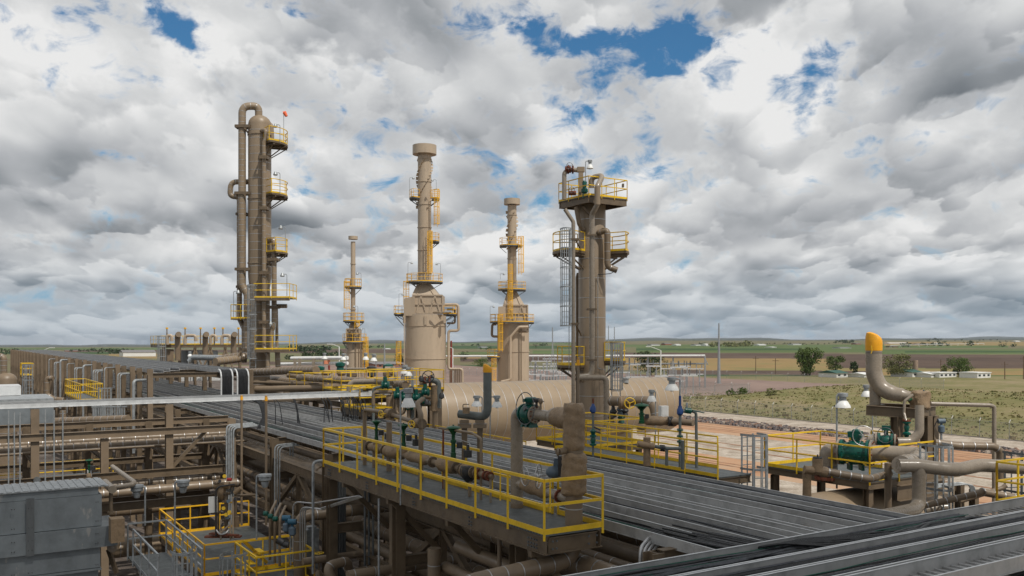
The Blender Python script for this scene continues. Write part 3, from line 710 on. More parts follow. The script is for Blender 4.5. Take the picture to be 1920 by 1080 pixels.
# ---- substation
def substation():
    g='substation steelwork'
    t=thing('bus_gantry',(160,200,0),'long white pipe busbar on a portal frame over the substation','busbar',g)
    a=onZ(830,700,0); 
    def gp(px,y,d): return P(px,y,d)
    A=P(832,668,250); B=P(1322,667,226)
    MB().tube([A,B],.28,8).build('pipe_bus',M['white'],t)
    A2=P(1150,682,240); B2=P(1322,682,226); MB().tube([A2,B2],.2,8).build('pipe_bus',M['galv'],t)
    for px in (1322,1262,1215,1180):
        d=226+(1322-px)*.05; q=P(px,668,d); b=Vector((q.x,q.y,0)); MB().bar(b,q,.35,.35).build('column',M['galv'],t)
    q=P(1320,668,226); MB().bar(q,P(1327,684,226),.25,.25).build('brace',M['galv'],t)
    k=0
    lab=['left end of the row','second in the row','third in the row','behind the vessel end','near the long bus post','beside the tall grey pole','right of the wide dark tree','farthest right in the yard']
    for px,d,hh,w in ((1168,215,4.3,3.4),(1190,235,5.6,3.2),(1225,222,5.6,3.6),(1252,240,4.4,4.),(1273,205,5.8,4.),(1293,200,4.1,3.6),(1240,200,4.0,3.),(1283,228,5.4,3.4)):
        b=P(px,700,d); b.z=0; t=thing('switch_stand',b,'steel switch stand with ribbed insulators, '+lab[k],'switch stand',g); k+=1
        for s_ in (-.5,.5): MB().bar(b+RT*s_*w*.45,b+RT*s_*w*.45+UP*hh,.2,.2).build('leg',M['galv'],t)
        MB().bar(b-RT*w/2+UP*hh,b+RT*w/2+UP*hh,.3,.3).build('crossbeam',M['alu'],t)
        for s_ in (-.45,0,.45):
            MB().lathe(b+RT*s_*w+UP*(hh+.15),UP,[(.12,0),(.16,.1),(.1,.2),(.16,.3),(.1,.4),(.16,.5),(.1,.6),(.16,.8),(.1,.9),(.14,1.1),(.06,1.3)],8).build('insulator',M['galv_dark'],t)
    # lattice pole and transformer left of the tall column
    b=P(1036,712,230); b.z=0; t=thing('lightning_mast',b,'tall three legged steel mast in the substation left of the tall column','mast',g)
    for a in (0,120,240): MB().bar(b+Vector((math.cos(a),math.sin(a),0))*.0+RT*math.cos(math.radians(a))*1.1+FW*math.sin(math.radians(a))*1.1,b+UP*11.5,.16,.16).build('leg',M['galv'],t)
    MB().cyl(b+UP*11,b+UP*15.3,.14,8).build('spike',M['galv'],t)
    MB().bar(b+UP*11.4-RT*.2,b+UP*11.4+RT*6,.12,.12).build('crossarm',M['galv'],t)
    for k,(px,d) in enumerate(((1018,205),(1036,206))):
        b=P(px,715,d); b.z=0; t=thing('transformer',b,['boxy grey transformer in the substation, left one','larger pale transformer in the substation, right one'][k],'transformer',g)
        w=1.5+k*.6; MB().box(b.x-w,b.x+w,b.y-1,b.y+1,0.1,2.5).build('tank',M['alu'],t)
        for s_ in (-.8,0,.8): MB().lathe(b+Vector((s_,0,2.5)),UP,[(.2,0),(.1,.1),(.18,.3),(.1,.4),(.18,.6),(.1,.7),(.1,1.1)],8).build('bushing',M['galv_dark'],t)
        m=MB()
        for s_ in range(8): m.box(b.x-w+s_*w*.27,b.x-w+s_*w*.27+.08,b.y-1.4,b.y-1,.4,2.1)
        m.build('radiator',M['alu'],t)
    lab=['by the mast foot','above the left transformer','left of the three legged mast','behind the second heater','above the right transformer','in front of the tall column','low one left of the transformers','just behind the right transformer','low one right of the transformers','tallest one left of the column','low one right of the caged ladder','low one behind the vessel end','rightmost, near the end of the white busbar']
    for k,(px,d,hh) in enumerate(((1050,225,5.5),(1015,235,6.5),(990,240,5.),(975,228,3.6),(1035,250,6.8),(1065,235,4.8),(1002,215,3.8),(1025,222,4.6),(1060,215,3.6),(1072,245,6.2),(1195,210,3.4),(1262,215,3.6),(1300,232,4.6))):
        b=P(px,700,d); b.z=0; t=thing('bus_support',b,'grey steel bus frame in the substation '+lab[k],'bus frame',g)
        for s_ in (-1.6,1.6): MB().bar(b+RT*s_,b+RT*s_+UP*hh,.28,.28).build('leg',M['galv'],t)
        for z_ in (hh,hh-1.4): MB().bar(b+RT*-2.6+UP*z_,b+RT*2.6+UP*z_,.26,.26).build('crossbeam',M['alu'],t)
        for s_ in (-2.2,-.8,.8,2.2): MB().lathe(b+RT*s_+UP*(hh+.1),UP,[(.1,0),(.16,.15),(.09,.25),(.16,.45),(.09,.55),(.16,.75),(.06,1.2)],7).build('insulator',M['galv'],t)
substation()
def streetlamp(px,yb,yt,d,dx,label):
    b=P(px,yb,d); b.z=0; top=P(px,yt,d); t=thing('street_lamp',b,label,'street lamp','white street lamps with slanted arms')
    e=top+RT*dx+UP*abs(dx)*.38
    MB().cyl(b,top,.11,8).build('pole',M['white'],t); MB().bar(top,e,.1,.1).build('arm',M['white'],t); MB().bar(e,e+RT*(1.0 if dx>0 else -1.0),.3,.12).build('lamp_head',M['white'],t)
streetlamp(1239,714,657,180,-2.0,'white lamp post with arm pointing left, right of the tall column')
streetlamp(636,700,650,170,-1.3,'white lamp post with arm left, beside the rust brown pole')
streetlamp(849,700,653,190,-1.2,'white lamp post close to the right side of the large heater')
streetlamp(80,668,657,190,1.5,'white lamp arm seen above the far end of the pipe rack')
# ================================================================ TOWERS
def G(v,z=0.): return Vector((v[0],v[1],z))
def zz(py,d): return H+(HY-py)/F*d
def clampbox(t,c,w,h,dep,name='pipe_bracket'):
    """steel support box round a pipe"""
    c=Vector(c); m=MB()
    for s_ in (-1,1): m.bar(c-RT*w/2+FW*s_*dep/2,c+RT*w/2+FW*s_*dep/2,.07,h)
    m.bar(c-RT*w/2-FW*dep/2,c-RT*w/2+FW*dep/2,.07,h*.9); m.bar(c+RT*w/2-FW*dep/2,c+RT*w/2+FW*dep/2,.07,h*.9)
    m.build(name,M['tan_steel'],t)
def seams(m,c,r,z0,z1,sp,mi=1,w=.03,n=32,g=.008):
    z=z0
    while z<z1: m.lathe(G(c,z),UP,[(r+g,0),(r+g,w)],n,mi); z+=sp
# ---- tall slender column on the left
def tall_column():
    d=70; c=P(487,638,d); t=thing('distillation_column',G(c),'tallest tan column with overhead pipe loop and stacked yellow platforms','column')
    r=.88; zt=zz(234,d); c2=c-RT*.15
    m=MB(); m.lathe(G(c),UP,[(.78,0),(.78,zz(540,d)),(r,zz(520,d)),(r,zt)]+[(r*math.cos(a),zt+r*.85*math.sin(a)) for a in (.3,.6,.9,1.2,1.5)],40); seams(m,c,r,zz(515,d),zt,.62); seams(m,c,.78,3,zz(545,d),.62); seams(m,c,r,zz(495,d),zt,5.,0,.09,40,.05)
    m.build('shell',[M['tan_vessel_dark'],M['steel']],t)
    def pp(name,pts,rp,band=.42,bend=2.6): return pipe(None,[P(*q) for q in pts],rp,M['tan_vessel_dark'],band,t,name,bend)
    pp('overhead_pipe',[(485,222,70),(485,199,70),(454,199,69.6),(454,534,69.6),(464,552,69.6),(464,640,69.6),(462,668,69.5),(446,673,69),(404,678,67)],.29,.42,2.2)
    pp('bypass_pipe',[(476,341,70.2),(433,341,70.2),(431,368,70.2),(449,369,70.3),(449,597,70.3),(458,616,70),(458,680,70)],.21,.42,2.4)
    pp('front_pipe',[(488,246,69.4),(499,243,68.7),(499,258,68.7),(495,268,68.7),(495,650,68.7),(500,664,68.6),(502,664,68.6),(502,700,68.6)],.155,.5,2.0)
    pp('side_pipe',[(504,451,69.6),(513,449,69.2),(514,461,69.2),(514,608,69.2),(509,620,69.2),(509,655,69.2),(520,655,69),(522,700,69)],.20,.5,2.2)
    pp('return_pipe',[(518,574,69.6),(538,574,69.6)],.16,.2); pp('rear_pipe',[(518,574,70.2),(520,690,70.2)],.13,.5)
    pp('shoulder_duct',[(496,228,70.2),(508,236,70.2),(509,262,70.2)],.22,.5,1.5)
    for px,py,w,h,dd in ((457,238,1.15,.22,69.6),(457,363,1.2,.22,69.6),(457,505,1.15,.22,69.6),(464,655,.95,.2,69.6),(495,296,.6,.25,68.8),(495,391,.6,.25,68.8),(495,512,.6,.25,68.8),(495,604,.6,.22,68.8),(513,487,.75,.22,69.2),(513,576,.75,.22,69.2),(455,402,.85,.2,70.2),(455,538,.8,.2,70.2)):
        clampbox(t,P(px,py,dd),w,h,.7)
    MB().bar(P(460,242,69.5),P(472,258,69.7),.08,.12).build('brace',M['tan_steel'],t)
    MB().bar(P(472,201,70),P(472,193,70),.2,.2).build('vent_nozzle',M['tan'],t)
    for py,a0,a1,r1 in ((271,-55,35,2.15),(367,-50,30,2.15),(474,-40,25,2.15)): ring_platform(t,c,zz(py,d),r,r1,a0,a1,steel='tan_steel')
    for k,(x0,x1,py) in enumerate(((476,543,558),(478,543,655))):
        a,b=P(x0,py,68.2),P(x1,py,68.2); z=a.z
        box=MB(); box.hexa([a-UP*.04,b-UP*.04,b+FW*2.2-UP*.04,a+FW*2.2-UP*.04,a,b,b+FW*2.2,a+FW*2.2]); box.build('deck',M['grating'],t)
        MB().bar(a-UP*.14,b-UP*.14,.1,.18).build('deck_frame',M['tan_steel'],t)
        guard(t,[a,b,b+FW*2.2],z,post=1.1); guard(t,[a,a+FW*1.1],z,post=1.1)
    a,b=P(433,597,69.2),P(469,597,69.2); box=MB(); box.hexa([a-UP*.1,b-UP*.1,b+FW*1.3-UP*.1,a+FW*1.3-UP*.1,a,b,b+FW*1.3,a+FW*1.3]); box.build('deck',M['tan_steel'],t); guard(t,[a+FW*1.3,a,b,b+FW*1.3],a.z,post=.8)
    b=P(474,638,68.6); ladder(t,b,zz(700,68.6),zz(535,68.6),-90,cz=zz(672,68.6))
    for px,py0,py1,face in ((525,268,234,-1),(525,364,324,-1),(535,471,425,-1),(538,555,514,-1),(438,594,546,1),(516,652,605,-1)):
        pass
tall_column_lamps=((525,268,234,-1,'beside the topmost platform of the tallest column'),(525,364,324,-1,'on the second highest platform of the tallest column'),(535,471,425,-1,'on the third highest platform of the tallest column'),(538,555,514,-1,'on the wide platform halfway up the tallest column'),(438,594,546,1,'on the small left platform of the tallest column'),(516,652,605,-1,'on the lowest platform of the tallest column'))
mat('tan_vessel_dark',(.255,.192,.128),.42,var=.06,scale=.6,streak=True)
tall_column()
for px,a,b,f_,l in tall_column_lamps:
    floodlight(P(px,a,68.8),zz(b,68.8)-zz(a,68.8),'small floodlight on a thin pole '+l,f_,.35)
def windsock():
    a=P(532,270,69.6); t=thing('windsock',a,'small orange windsock on a thin pole at the top of the tallest column','windsock')
    h=zz(212,69.6)-a.z; MB().cyl(a,a+UP*h,.02,6).build('pole',M['galv'],t)
    m=MB(); q=a+UP*h; m.tube([q,q+RT*.05-UP*.1+UP*.15,q+RT*.22-UP*.25],[.15,.16,.11],10); m.build('sock',M['windsock'],t)
windsock()
# ---- heaters
def helix(t,c,r,z0,z1,turns,a0,n,mt):
    m=MB()
    for s_ in range(3):
        for i in range(n):
            f=(i+.5)/n; a=a0+s_*2.094+f*turns*6.283; z=z0+(z1-z0)*f; p=polar(c,r,a,z); q=polar(c,r+.28,a,z); tz=Vector((-math.sin(a),math.cos(a),0))*.32+UP*.36
            m.bar(p-tz*.5,p+tz*.5,.5,.03,up=tz.cross(q-p))
    m.build('strakes',M[mt],t)
def yladder(t,px,d,y0,y1,a=-90,dr=0.,cage=True):
    b=P(px,638,d); ladder(t,b,zz(y0,d),zz(y1,d),a,'yellow_orange',cage,w=.5,cz=zz(y0,d)+.3,hr=.4)
def heater(px,d,r,yb,ytop_cyl,name_label,boxspec,pyr,stack,cap,plats,ladders,lamps_,helixs=None,extra=None,seamy=()):
    c=P(px,638,d); t=thing('fired_heater',G(c),name_label,'heater','fired heaters with stacks')
    zc=zz(ytop_cyl,d); m=MB(); m.lathe(G(c),UP,[(r,0),(r,zc)],40)
    for y in seamy: m.lathe(G(c,zz(y,d)),UP,[(r+.07,0),(r+.07,.12)],40)
    for k in range(20):
        a=6.283*k/20; 
    m.build('firebox_shell',M['tan_light'],t)
    # convection box, aligned to the plant
    (bx0,bx1,by0,by1,dep)=boxspec; w=(bx1-bx0)/F*d; bc=P((bx0+bx1)/2,638,d); z0,z1=zz(by1,d),zz(by0,d)
    def fr(u,v,z): return Vector((bc.x,bc.y,0))+RT*u+FW*v+UP*z
    m=MB(); hw=w/2; m.hexa([fr(-hw,-dep/2,z0),fr(hw,-dep/2,z0),fr(hw,dep/2,z0),fr(-hw,dep/2,z0),fr(-hw,-dep/2,z1),fr(hw,-dep/2,z1),fr(hw,dep/2,z1),fr(-hw,dep/2,z1)]); m.build('convection_box',M['tan_light'],t)
    m=MB(); v=-dep/2-.08
    for a,b in (((-hw,z0),(hw,z0)),((-hw,z1),(hw,z1)),((-hw,(z0+z1)/2),(hw,(z0+z1)/2)),((-hw,z0),(-hw,z1)),((hw,z0),(hw,z1)),((-hw*.75,z0),(-hw*.45,z1)),((-hw*.45,z1),(-hw*.1,z0)),((hw*.1,z0),(hw*.5,z1)),((hw*.5,z1),(hw*.85,z0))):
        m.bar(fr(a[0],v,a[1]),fr(b[0],v,b[1]),.12,.16)
    m.build('stiffener',M['tan_light'],t)
    py0,py1,pw0,pw1=pyr; m=MB(); za,zb=zz(py1,d),zz(py0,d); pc=P(stack[0],638,d); 
    def f2(u,v,z): return Vector((pc.x,pc.y,0))+RT*u+FW*v+UP*z
    a,b=pw1/F*d/2,pw0/F*d/2
    off=(bx0+bx1)/2-stack[0]; off=off/F*d*0.5
    m.hexa([f2(-a+off,-a,za),f2(a+off,-a,za),f2(a+off,a,za),f2(-a+off,a,za),f2(-b,-b,zb),f2(b,-b,zb),f2(b,b,zb),f2(-b,b,zb)])
    m.bar(f2(-a*.6+off,-a-.05,za),f2(-b*.5,-b-.05,zb),.1,.12); m.bar(f2(a*.6+off,-a-.05,za),f2(b*.5,-b-.05,zb),.1,.12)
    m.build('transition',M['tan_light'],t)
    sx,sr,sy0,sy1=stack; m=MB(); m.lathe(G(pc,zb-.3),UP,[(sr,0),(sr,zz(sy0,d)-zb)],28)
    y=sy0+16/ (d/70)
    zq=zb+1.5
    while zq<zz(sy0,d)-1: m.lathe(G(pc,zq),UP,[(sr+.07,0),(sr+.07,.1)],28); zq+=3.05
    m.build('stack',M['tan_light'],t)
    cr,cy0,cy1=cap; z1_,z0_=zz(cy0,d),zz(cy1,d); m=MB(); m.lathe(G(pc,z0_),UP,[(cr-.12,.05),(cr,0),(cr,z1_-z0_),(cr-.15,z1_-z0_),(sr*.9,z1_-z0_-.1),(sr*.9,z1_-z0_-.4)],32); m.build('stack_cap',M['tan_light'],t)
    for (plx,py,r0,r1,a0,a1) in plats:
        ring_platform(t,P(plx,638,d),zz(py,d),r0,r1,a0,a1,'yellow_orange',steel='galv_dark',post=1.0)
    for l in ladders: yladder(t,l[0],d-l[1],l[2],l[3],l[4] if len(l)>4 else -90)
    if helixs: helix(t,pc,sr,zz(helixs[1],d),zz(helixs[0],d),helixs[2],helixs[3],helixs[4],'tan_light')
    if extra: extra(t,c,d,fr)
    return t
def ex_big(t,c,d,fr):
    m=MB(); a=[P(757,556,d-2.2),P(777,556,d-2.2)]; x0,x1=757,778
    p=lambda px,py,dd:P(px,py,d-dd)
    m.hexa([p(757,592,2.0),p(778,592,2.3),p(778,592,-1.5),p(757,592,-1.5),p(757,560,2.0),p(778,555,2.3),p(778,555,-1.5),p(757,560,-1.5)]); m.build('header_box',M['tan_light'],t)
    for px,dy in ((758,0),(798,3),(834,0)):
        MB().bar(p(px,592,2.6),p(px,606+dy,2.6),.5,.3).build('lug',M['tan_light'],t)
    pipe(None,[p(813,585,3.2),p(813,586,3.2),p(826,586,3.3),(p(845,586,1.0))],.12,M['tan'],0,t,'crossover_pipe')
    pipe(None,[p(834,571,.5),p(859,571,.5),p(860,620,.5),p(841,620,.5),p(841,692,.5),p(867,692,.5),p(867,722,.5)],.18,M['tan_light'],0,t,'coil_outlet_pipe')
    pipe(None,[p(838,606,0),p(853,606,0),p(853,580,0),p(838,580,0)],.14,M['tan'],0,t,'coil_outlet_pipe')
    for k in range(6): MB().bar(p(862-k*3.6,692,1+k*.2),p(862-k*3.6,725,1+k*.2),.18,.18).build('inlet_pipe',M['tan_steel'],t)
    MB().bar(p(758,592,3),p(758,720,3),.12,.12).build('edge_column',M['tan_light'],t)
    for q in ((738,762),(760,768)): pass
    MB().bar(p(742,594,2),p(758,612,1.5),.1,.1).build('platform_brace',M['galv_dark'],t)
    MB().bar(p(856,594,1),p(838,614,1.0),.1,.1).build('platform_brace',M['galv_dark'],t)
heater(798,120,2.72,0,590,'large tan heater with wide round base, highest of the three stacks',(777,832,555,588,4.0),(534,554,26,50),(796,.9,281,0),(1.6,273,290),
   [(796,529,.95,2.45,-180,179),(796,372,.9,2.05,-200,-130),(796,372,.9,2.05,-20,30),(796,453,.9,2.0,-35,25),(798,589,2.7,4.25,-215,-155),(798,589,2.7,4.25,-25,35)],
   [(817,1.2,425,356,-60),(806,1.2,515,434,-80),(764,1.,575,528,-120),(748,.5,686,640,-90),(764,1.5,720,690,-90)],[],(298,392,.62,.4,14),ex_big,(612,673))
def ex_two(t,c,d,fr):
    p=lambda px,py,dd:P(px,py,d-dd)
    pipe(None,[p(990,613,2.6),p(973,613,2.8),p(957,632,2.7),p(957,712,2.7),p(940,716,2.7)],.19,M['tan_light'],0,t,'coil_outlet_pipe')
    pipe(None,[p(990,616,2.2),p(990,622,2.2),p(974,622,2.4)],.14,M['tan'],0,t,'crossover_pipe')
    pipe(None,[p(931,608,1),p(923,608,1),p(922,631,1),p(934,631,1)],.17,M['tan'],0,t,'side_pipe')
    MB().bar(p(977,612,2.4),p(977,716,2.4),.15,.15).build('edge_column',M['tan_steel'],t)
    m=MB(); m.hexa([p(934,604,2.4),p(948,604,2.4),p(948,604,-1),p(934,604,-1),p(934,575,2.4),p(948,574,2.4),p(948,574,-1),p(934,575,-1)]); m.build('header_box',M['tan_light'],t)
heater(962,125,2.22,0,606,'middle sized tan heater with pyramid hood, between the big heater and right column',(944,989,573,604,3.4),(547,573,18,40),(960,.63,381,0),(1.12,373,384),
   [(960,543,.66,1.95,-180,179),(958,461,.64,1.6,-215,20),(960,604,2.25,3.1,-180,179),(932,669,.2,1.4,-180,20)],
   [(975,1.2,515,444,-60),(957,1.6,602,496,-90),(939,2.6,660,590,-100),(926,1.5,716,672,-90)],[],(394,470,.62,.9,9),ex_two,(660,))
def ex_small(t,c,d,fr):
    p=lambda px,py,dd:P(px,py,d-dd)
    for k in range(4): MB().cyl(p(654+k*3.2,641,1.2),p(654+k*3.2,617+k,1.2),.07,8).build('convection_tube',M['tan_steel'],t)
    for px in (667,676): MB().bar(p(px,644,1.15),p(px,700,1.15),.1,.12).build('edge_column',M['tan'],t)
    MB().bar(p(646,645,1),p(652,655,.9),.08,.08).build('platform_brace',M['galv_dark'],t)
heater(664.5,120,1.08,0,642,'smallest tan heater with a thin stack, nearest the tallest column',(652,676,617,640,1.8),(602,617,7,16),(662,.31,449,0),(.62,443,449),
   [(662,538,.33,1.15,-180,179),(663,602,.35,1.4,-180,179),(665,641,1.1,1.6,-200,20)],
   [(653,.8,582,528,-120),(684,.6,696,632,-60),(668,.9,616,603,-60)],[],None,ex_small,(660,))
for k,(px,y0,y1,d,f_,l) in enumerate(((768,372,333,118,1,'left of the small platform high on the large stack'),(818,356,337,118,-1,'right of the top ladder on the large stack'),(765,527,492,118,1,'at the left of the ring platform on the large stack'),(826,527,494,118,-1,'at the right of the ring platform on the large stack'),(748,575,551,117,1,'on the left side platform of the large heater'),
     (938,524,513,123,1,'left on the ring platform of the middle heater'),(919,603,574,122,1,'left on the lower platform of the middle heater'),(677,538,512,118.5,-1,'on the upper platform of the smallest heater'),(671,601,574,118.5,-1,'on the middle platform of the smallest heater'),(684,640,616,118.5,-1,'above the lowest platform of the smallest heater'))):
    floodlight(P(px,y0,d),zz(y1,d)-zz(y0,d),'small floodlight '+l,f_,.5)
# ---- big column at right
def right_column():
    d=52; c=P(1110,638,d); t=thing('process_column',G(c),'thick tan column with square yellow railed top platform, right of centre','column')
    r=.79; zt=zz(378,d); m=MB(); m.lathe(G(c),UP,[(r,0),(r,zt),(r*.9,zt+.15),(r*.5,zt+.4)],40); seams(m,c,r,2.,zt,1.13)
    m.build('shell',[M['tan_vessel_dark'],M['steel']],t)
    z=zz(371,51); near=P(1104,638,50.0)
    x0=near.x; y0=near.y; x1=x0+2.75; y1=y0+2.9
    rect_platform(t,x0,x1,y0,y1,z,'NSEW',beam=.36,post=1.0)
    # frame knee under platform
    MB().bar((x0+.3,y0+1,z-.5),(c.x,c.y-.6,z-1.4),.1,.14).build('brace',M['tan_steel'],t)
    def pp(name,pts,rp,band=0,bend=2.4,mt='tan'): return pipe(None,[P(*q) for q in pts],rp,M[mt],band,t,name,bend)
    pp('overhead_pipe',[(1109,352,50.8),(1109,333,50.8),(1131,328,50.4),(1120,350,49.8),(1120,384,49.8),(1110,402,50.2),(1110,690,50.2),(1107,704,50.2),(1086,706,50)],.15,0,2.2,'taupe')
    pp('bottom_pipe',[(1085,708,50.0),(1136,708,50.0),(1137,725,50),(1137,800,50)],.16,0,2.4,'taupe')
    pp('overhead_pipe_lower',[(1120,350,49.79),(1120,384,49.79)],.165,0,2.4,'tan_vessel_dark')
    pp('drain_pipe',[(1059,392,50.0),(1075,416,50.0),(1075,760,50.0)],.11,0,2.4,'taupe')
    pp('relief_pipe',[(1058,374,51),(1058,322,51),(1072,318,51),(1090,320,51)],.13,0,2.0,'taupe')
    pp('inlet_pipe',[(1080,388,51.2),(1086,420,51.2),(1094,432,51.3)],.13,0,2.4)
    pp('side_pipe',[(1122,436,51.2),(1139,431,51),(1139,500,51),(1157,507,51)],.18,.5,2.0)
    pp('left_pipe',[(1084,512,52.4),(1082,520,52.4),(1082,790,52.4)],.09,0)
    pipe(None,[P(1121,515,51.1),P(1121,690,51.1),P(1135,694,51.3)],.02,M['galv'],0,t,'conduit'); pipe(None,[P(1121,515,51.1),P(1145,513,50.8),P(1156,506,50.8)],.02,M['dark'],0,t,'conduit')
    # relief valve group on top
    q=P(1070,318,51); m=MB(); m.cyl(q-RT*.32,q+RT*.02,.19,14); flange(m,q-RT*.15,RT,.26); flange(m,q+RT*.12,RT,.24); m.build('gate_valve',M['rust'],t)
    m=MB(); m.bar(P(1089,372,51),P(1089,314,51),.26,.26); m.bar(P(1082,318,51),P(1096,318,51),.3,.28); m.cyl(P(1090,372,51.3),P(1090,340,51.3),.16,12); m.build('relief_valve',M['tan_vessel_dark'],t)
    handwheel(t,P(1068,311,50.7),FW,.18,'dark'); handwheel(t,P(1072,356,50.4),FW,.16,'dark')
    m=MB(); m.cyl(P(1066,362,50.6),P(1080,362,50.6),.13,12); m.build('gate_valve',M['rust'],t)
    m=MB(); m.lathe(P(1096,372,50.5),UP,[(.12,0),(.12,.3),(.2,.35),(.2,.5),(.1,.6),(.14,.9),(.08,1.0)],12); m.build('green_valve',M['green'],t)
    for y in (441,580,675): clampbox(t,P(1109,y,50.2),.5,.1,.4); 
    for y in (449,607): clampbox(t,P(1076,y,50.1),.5,.1,.4); MB().bar(P(1079,y,50.3),P(1090,y+22,51.4),.06,.08).build('brace',M['tan_steel'],t)
    # mid platforms
    ring_platform(t,c,zz(473,d),r,2.15,-30,50,steel='tan_steel'); ring_platform(t,c,zz(473,d),r,2.3,175,235,steel='tan_steel')
    ring_platform(t,c,zz(684,d),r,2.05,170,232,steel='tan_steel'); ring_platform(t,c,zz(676,d),r,1.95,-35,45,steel='tan_steel')
    ladder(t,P(1061,638,50.2),zz(611,50.2),zz(430,50.2),-90,cz=zz(611,50.2),w=.42)
    MB().bar(P(1067,612,50.4),P(1067,690,50.4),.04,.04).build('ladder_rails',M['galv'],t)
    ladder(t,P(1155,638,50.6),zz(790,50.6),zz(643,50.6),-90,cz=zz(730,50.6),w=.48)
    m=MB(); m.bar(P(1168,345,50),P(1168,351,50),.3,.1); m.build('bracket',M['tan_steel'],t)
right_column()
def dome_lamp(base,top,label,s=1.,side=1,group='white dome lamps on poles',arm=.32):
    """pole with short arm, grey housing and white dome reflector"""
    base=Vector(base); s*=.9; t=thing('dome_lamp',base,label,'lamp',group); q=base+UP*top
    MB().tube(rnd([base,q,q+RT*arm*side],.08,4),.035*s,8).build('pole',M['galv'],t); c=q+RT*arm*side
    MB().lathe(c,Vector((0,0,-1)),[(.10*s,-.06),(.19*s,-.05),(.19*s,.06),(.13*s,.08),(.13*s,.2)],20).build('housing',M['galv'],t)
    sh=MB().lathe(c,Vector((0,0,-1)),[(.12*s,.19),(.17*s,.22),(.27*s,.36),(.29*s,.43),(.27*s,.43),(.14*s,.3)],24).build('shade',M['white'],t)
    MB().lathe(c,Vector((0,0,-1)),[(.08*s,.3),(.10*s,.42),(.06*s,.47)],14).build('bulb',M['white'],sh)
    return t
q=P(1098,372,51); dome_lamp(q,zz(302,51)-q.z,'white dome lamp on the top platform of the right column',.75,1,arm=.25)
# ---- long horizontal vessel
def vessel(label,x0,x1,y,z,r,mt='tan_vessel',band=.86,name='storage_vessel',head=.5,saddles=True,cat='vessel'):
    t=thing(name,Vector(((x0+x1)/2,y,0)),label,cat); m=MB(); hr=r*head
    prof=[]
    for k in range(8): a=math.pi/2*k/8; prof.append((r*math.sin(a),hr*(1-math.cos(a))))
    prof+=[(r,hr),(r,(x1-x0)-hr)]
    for k in range(1,9): a=math.pi/2*k/8; prof.append((r*math.cos(a),(x1-x0)-hr+hr*math.sin(a)))
    m.lathe(Vector((x0,y,z)),Vector((1,0,0)),prof,72)
    x=x0+hr
    while band and x<x1-hr+.1: m.lathe(Vector((x,y,z)),Vector((1,0,0)),[(r+.014,-.016),(r+.014,.016)],72,1); x+=band
    m.build('shell',[M[mt],M['steel']],t)
    if saddles:
        for f_ in (.2,.8):
            x=x0+(x1-x0)*f_; s_=MB(); s_.box(x-.3,x+.3,y-r*.8,y+r*.8,0,z-r*.75); s_.build('saddle',M['concrete_pad'],t)
    return t
pe=P(1296,760,75); pc=P(1050,760,68)
vy=58.6; a=onY(1296,730,vy); b=onY(690,730,vy)
vz=zz(715,1)*0
dv=onY(1050,715,vy); dd=(dv-O).dot(FW); r=2.45; top=H-(715-HY)/F*(dd+.2)
vs=vessel('long horizontal tan vessel with silver bands behind the cable trays',b.x,a.x,vy+r,top-r,r)
m=MB(); q=onY(1172,730,vy+.6); m.lathe(Vector((q.x,vy+r+1,top-.6)),UP,[(.9,0),(.9,.55),(.7,.8),(.1,.9)],24); m.build('manway',M['tan_vessel'],vs)
q=onY(1176,722,vy+1); m=MB(); m.lathe(Vector((q.x,vy+1.2,top-.35)),UP,[(.25,0),(.25,.35),(.33,.35),(.33,.45)],16); m.build('nozzle',M['galv'],vs)
# ================================================================ PIPE RACK
TZ=8.10                                                   # top of the main trays
def main_rack():
    t=thing('pipe_rack',(14.5,30,0),'long tan steel pipe rack carrying the cable trays from foreground to far left','pipe rack')
    ys=[13.2,19,24.8,30.8,37,43.4,49.6,55.6]+[61.7+6.1*k for k in range(23)]
    for i,y in enumerate(ys):
        near=y<60; xl=11.55 if near else 10.45
        for x in (xl,18.75):
            top=TZ-.2 if near or x>17 else 10.2
            m=MB(); m.ibeam((x,y,0),(x,y,top),.3,.3,.025,up=(0,1,0)); m.build('column',M['tan_steel'],t)
        for z in (TZ-.32,6.35,4.75):
            m=MB(); m.ibeam((xl+.16,y,z),(18.58,y,z),.2,.3); m.build('beam',M['tan_steel'],t)
    ys2=[-2]+ys
    for x,z,h in ((11.55,6.95,.36),(11.55,4.9,.3),(18.75,6.9,.32)):
        for a,b in zip(ys2,ys2[1:]):
            if a>62: break
            MB().ibeam((x,a+.16,z),(x,b-.16,z),.2,h).build('side_beam',M['tan_steel'],t)
    for a,b in ((30.8,37),(43.4,49.6),(19,24.8)):
        mid=(a+b)/2
        MB().bar((11.55,a+.2,5.1),(11.55,mid-.1,6.75),.16,.16).build('brace',M['tan_steel'],t)
        MB().bar((11.55,b-.2,5.1),(11.55,mid+.1,6.75),.16,.16).build('brace',M['tan_steel'],t)
        MB().ibeam((11.55,mid,5.05),(11.55,mid,6.77),.16,.16,up=(0,1,0)).build('column',M['tan_steel'],t)
    return t
main_rack()
def upper_rack():
    t=thing('upper_rack',(13.4,57.8,8),'upper level of tan posts and crossbeams on the left half of the rack','pipe rack')
    for k in range(24):
        y=57.8+6.1*k
        m=MB(); m.ibeam((10.4,y,0 if k<30 else 8),(10.4,y,10.25),.30,.30,.03,up=(0,1,0)); m.build('column',M['tan'],t)
        m=MB(); m.ibeam((16.5,y,8.2),(16.5,y,10.1),.28,.28,.025,up=(0,1,0)); m.build('column',M['tan_steel'],t)
        m=MB(); m.ibeam((10.56,y,9.85),(16.34,y,9.85),.2,.28); m.build('beam',M['tan_steel'],t)
upper_rack()
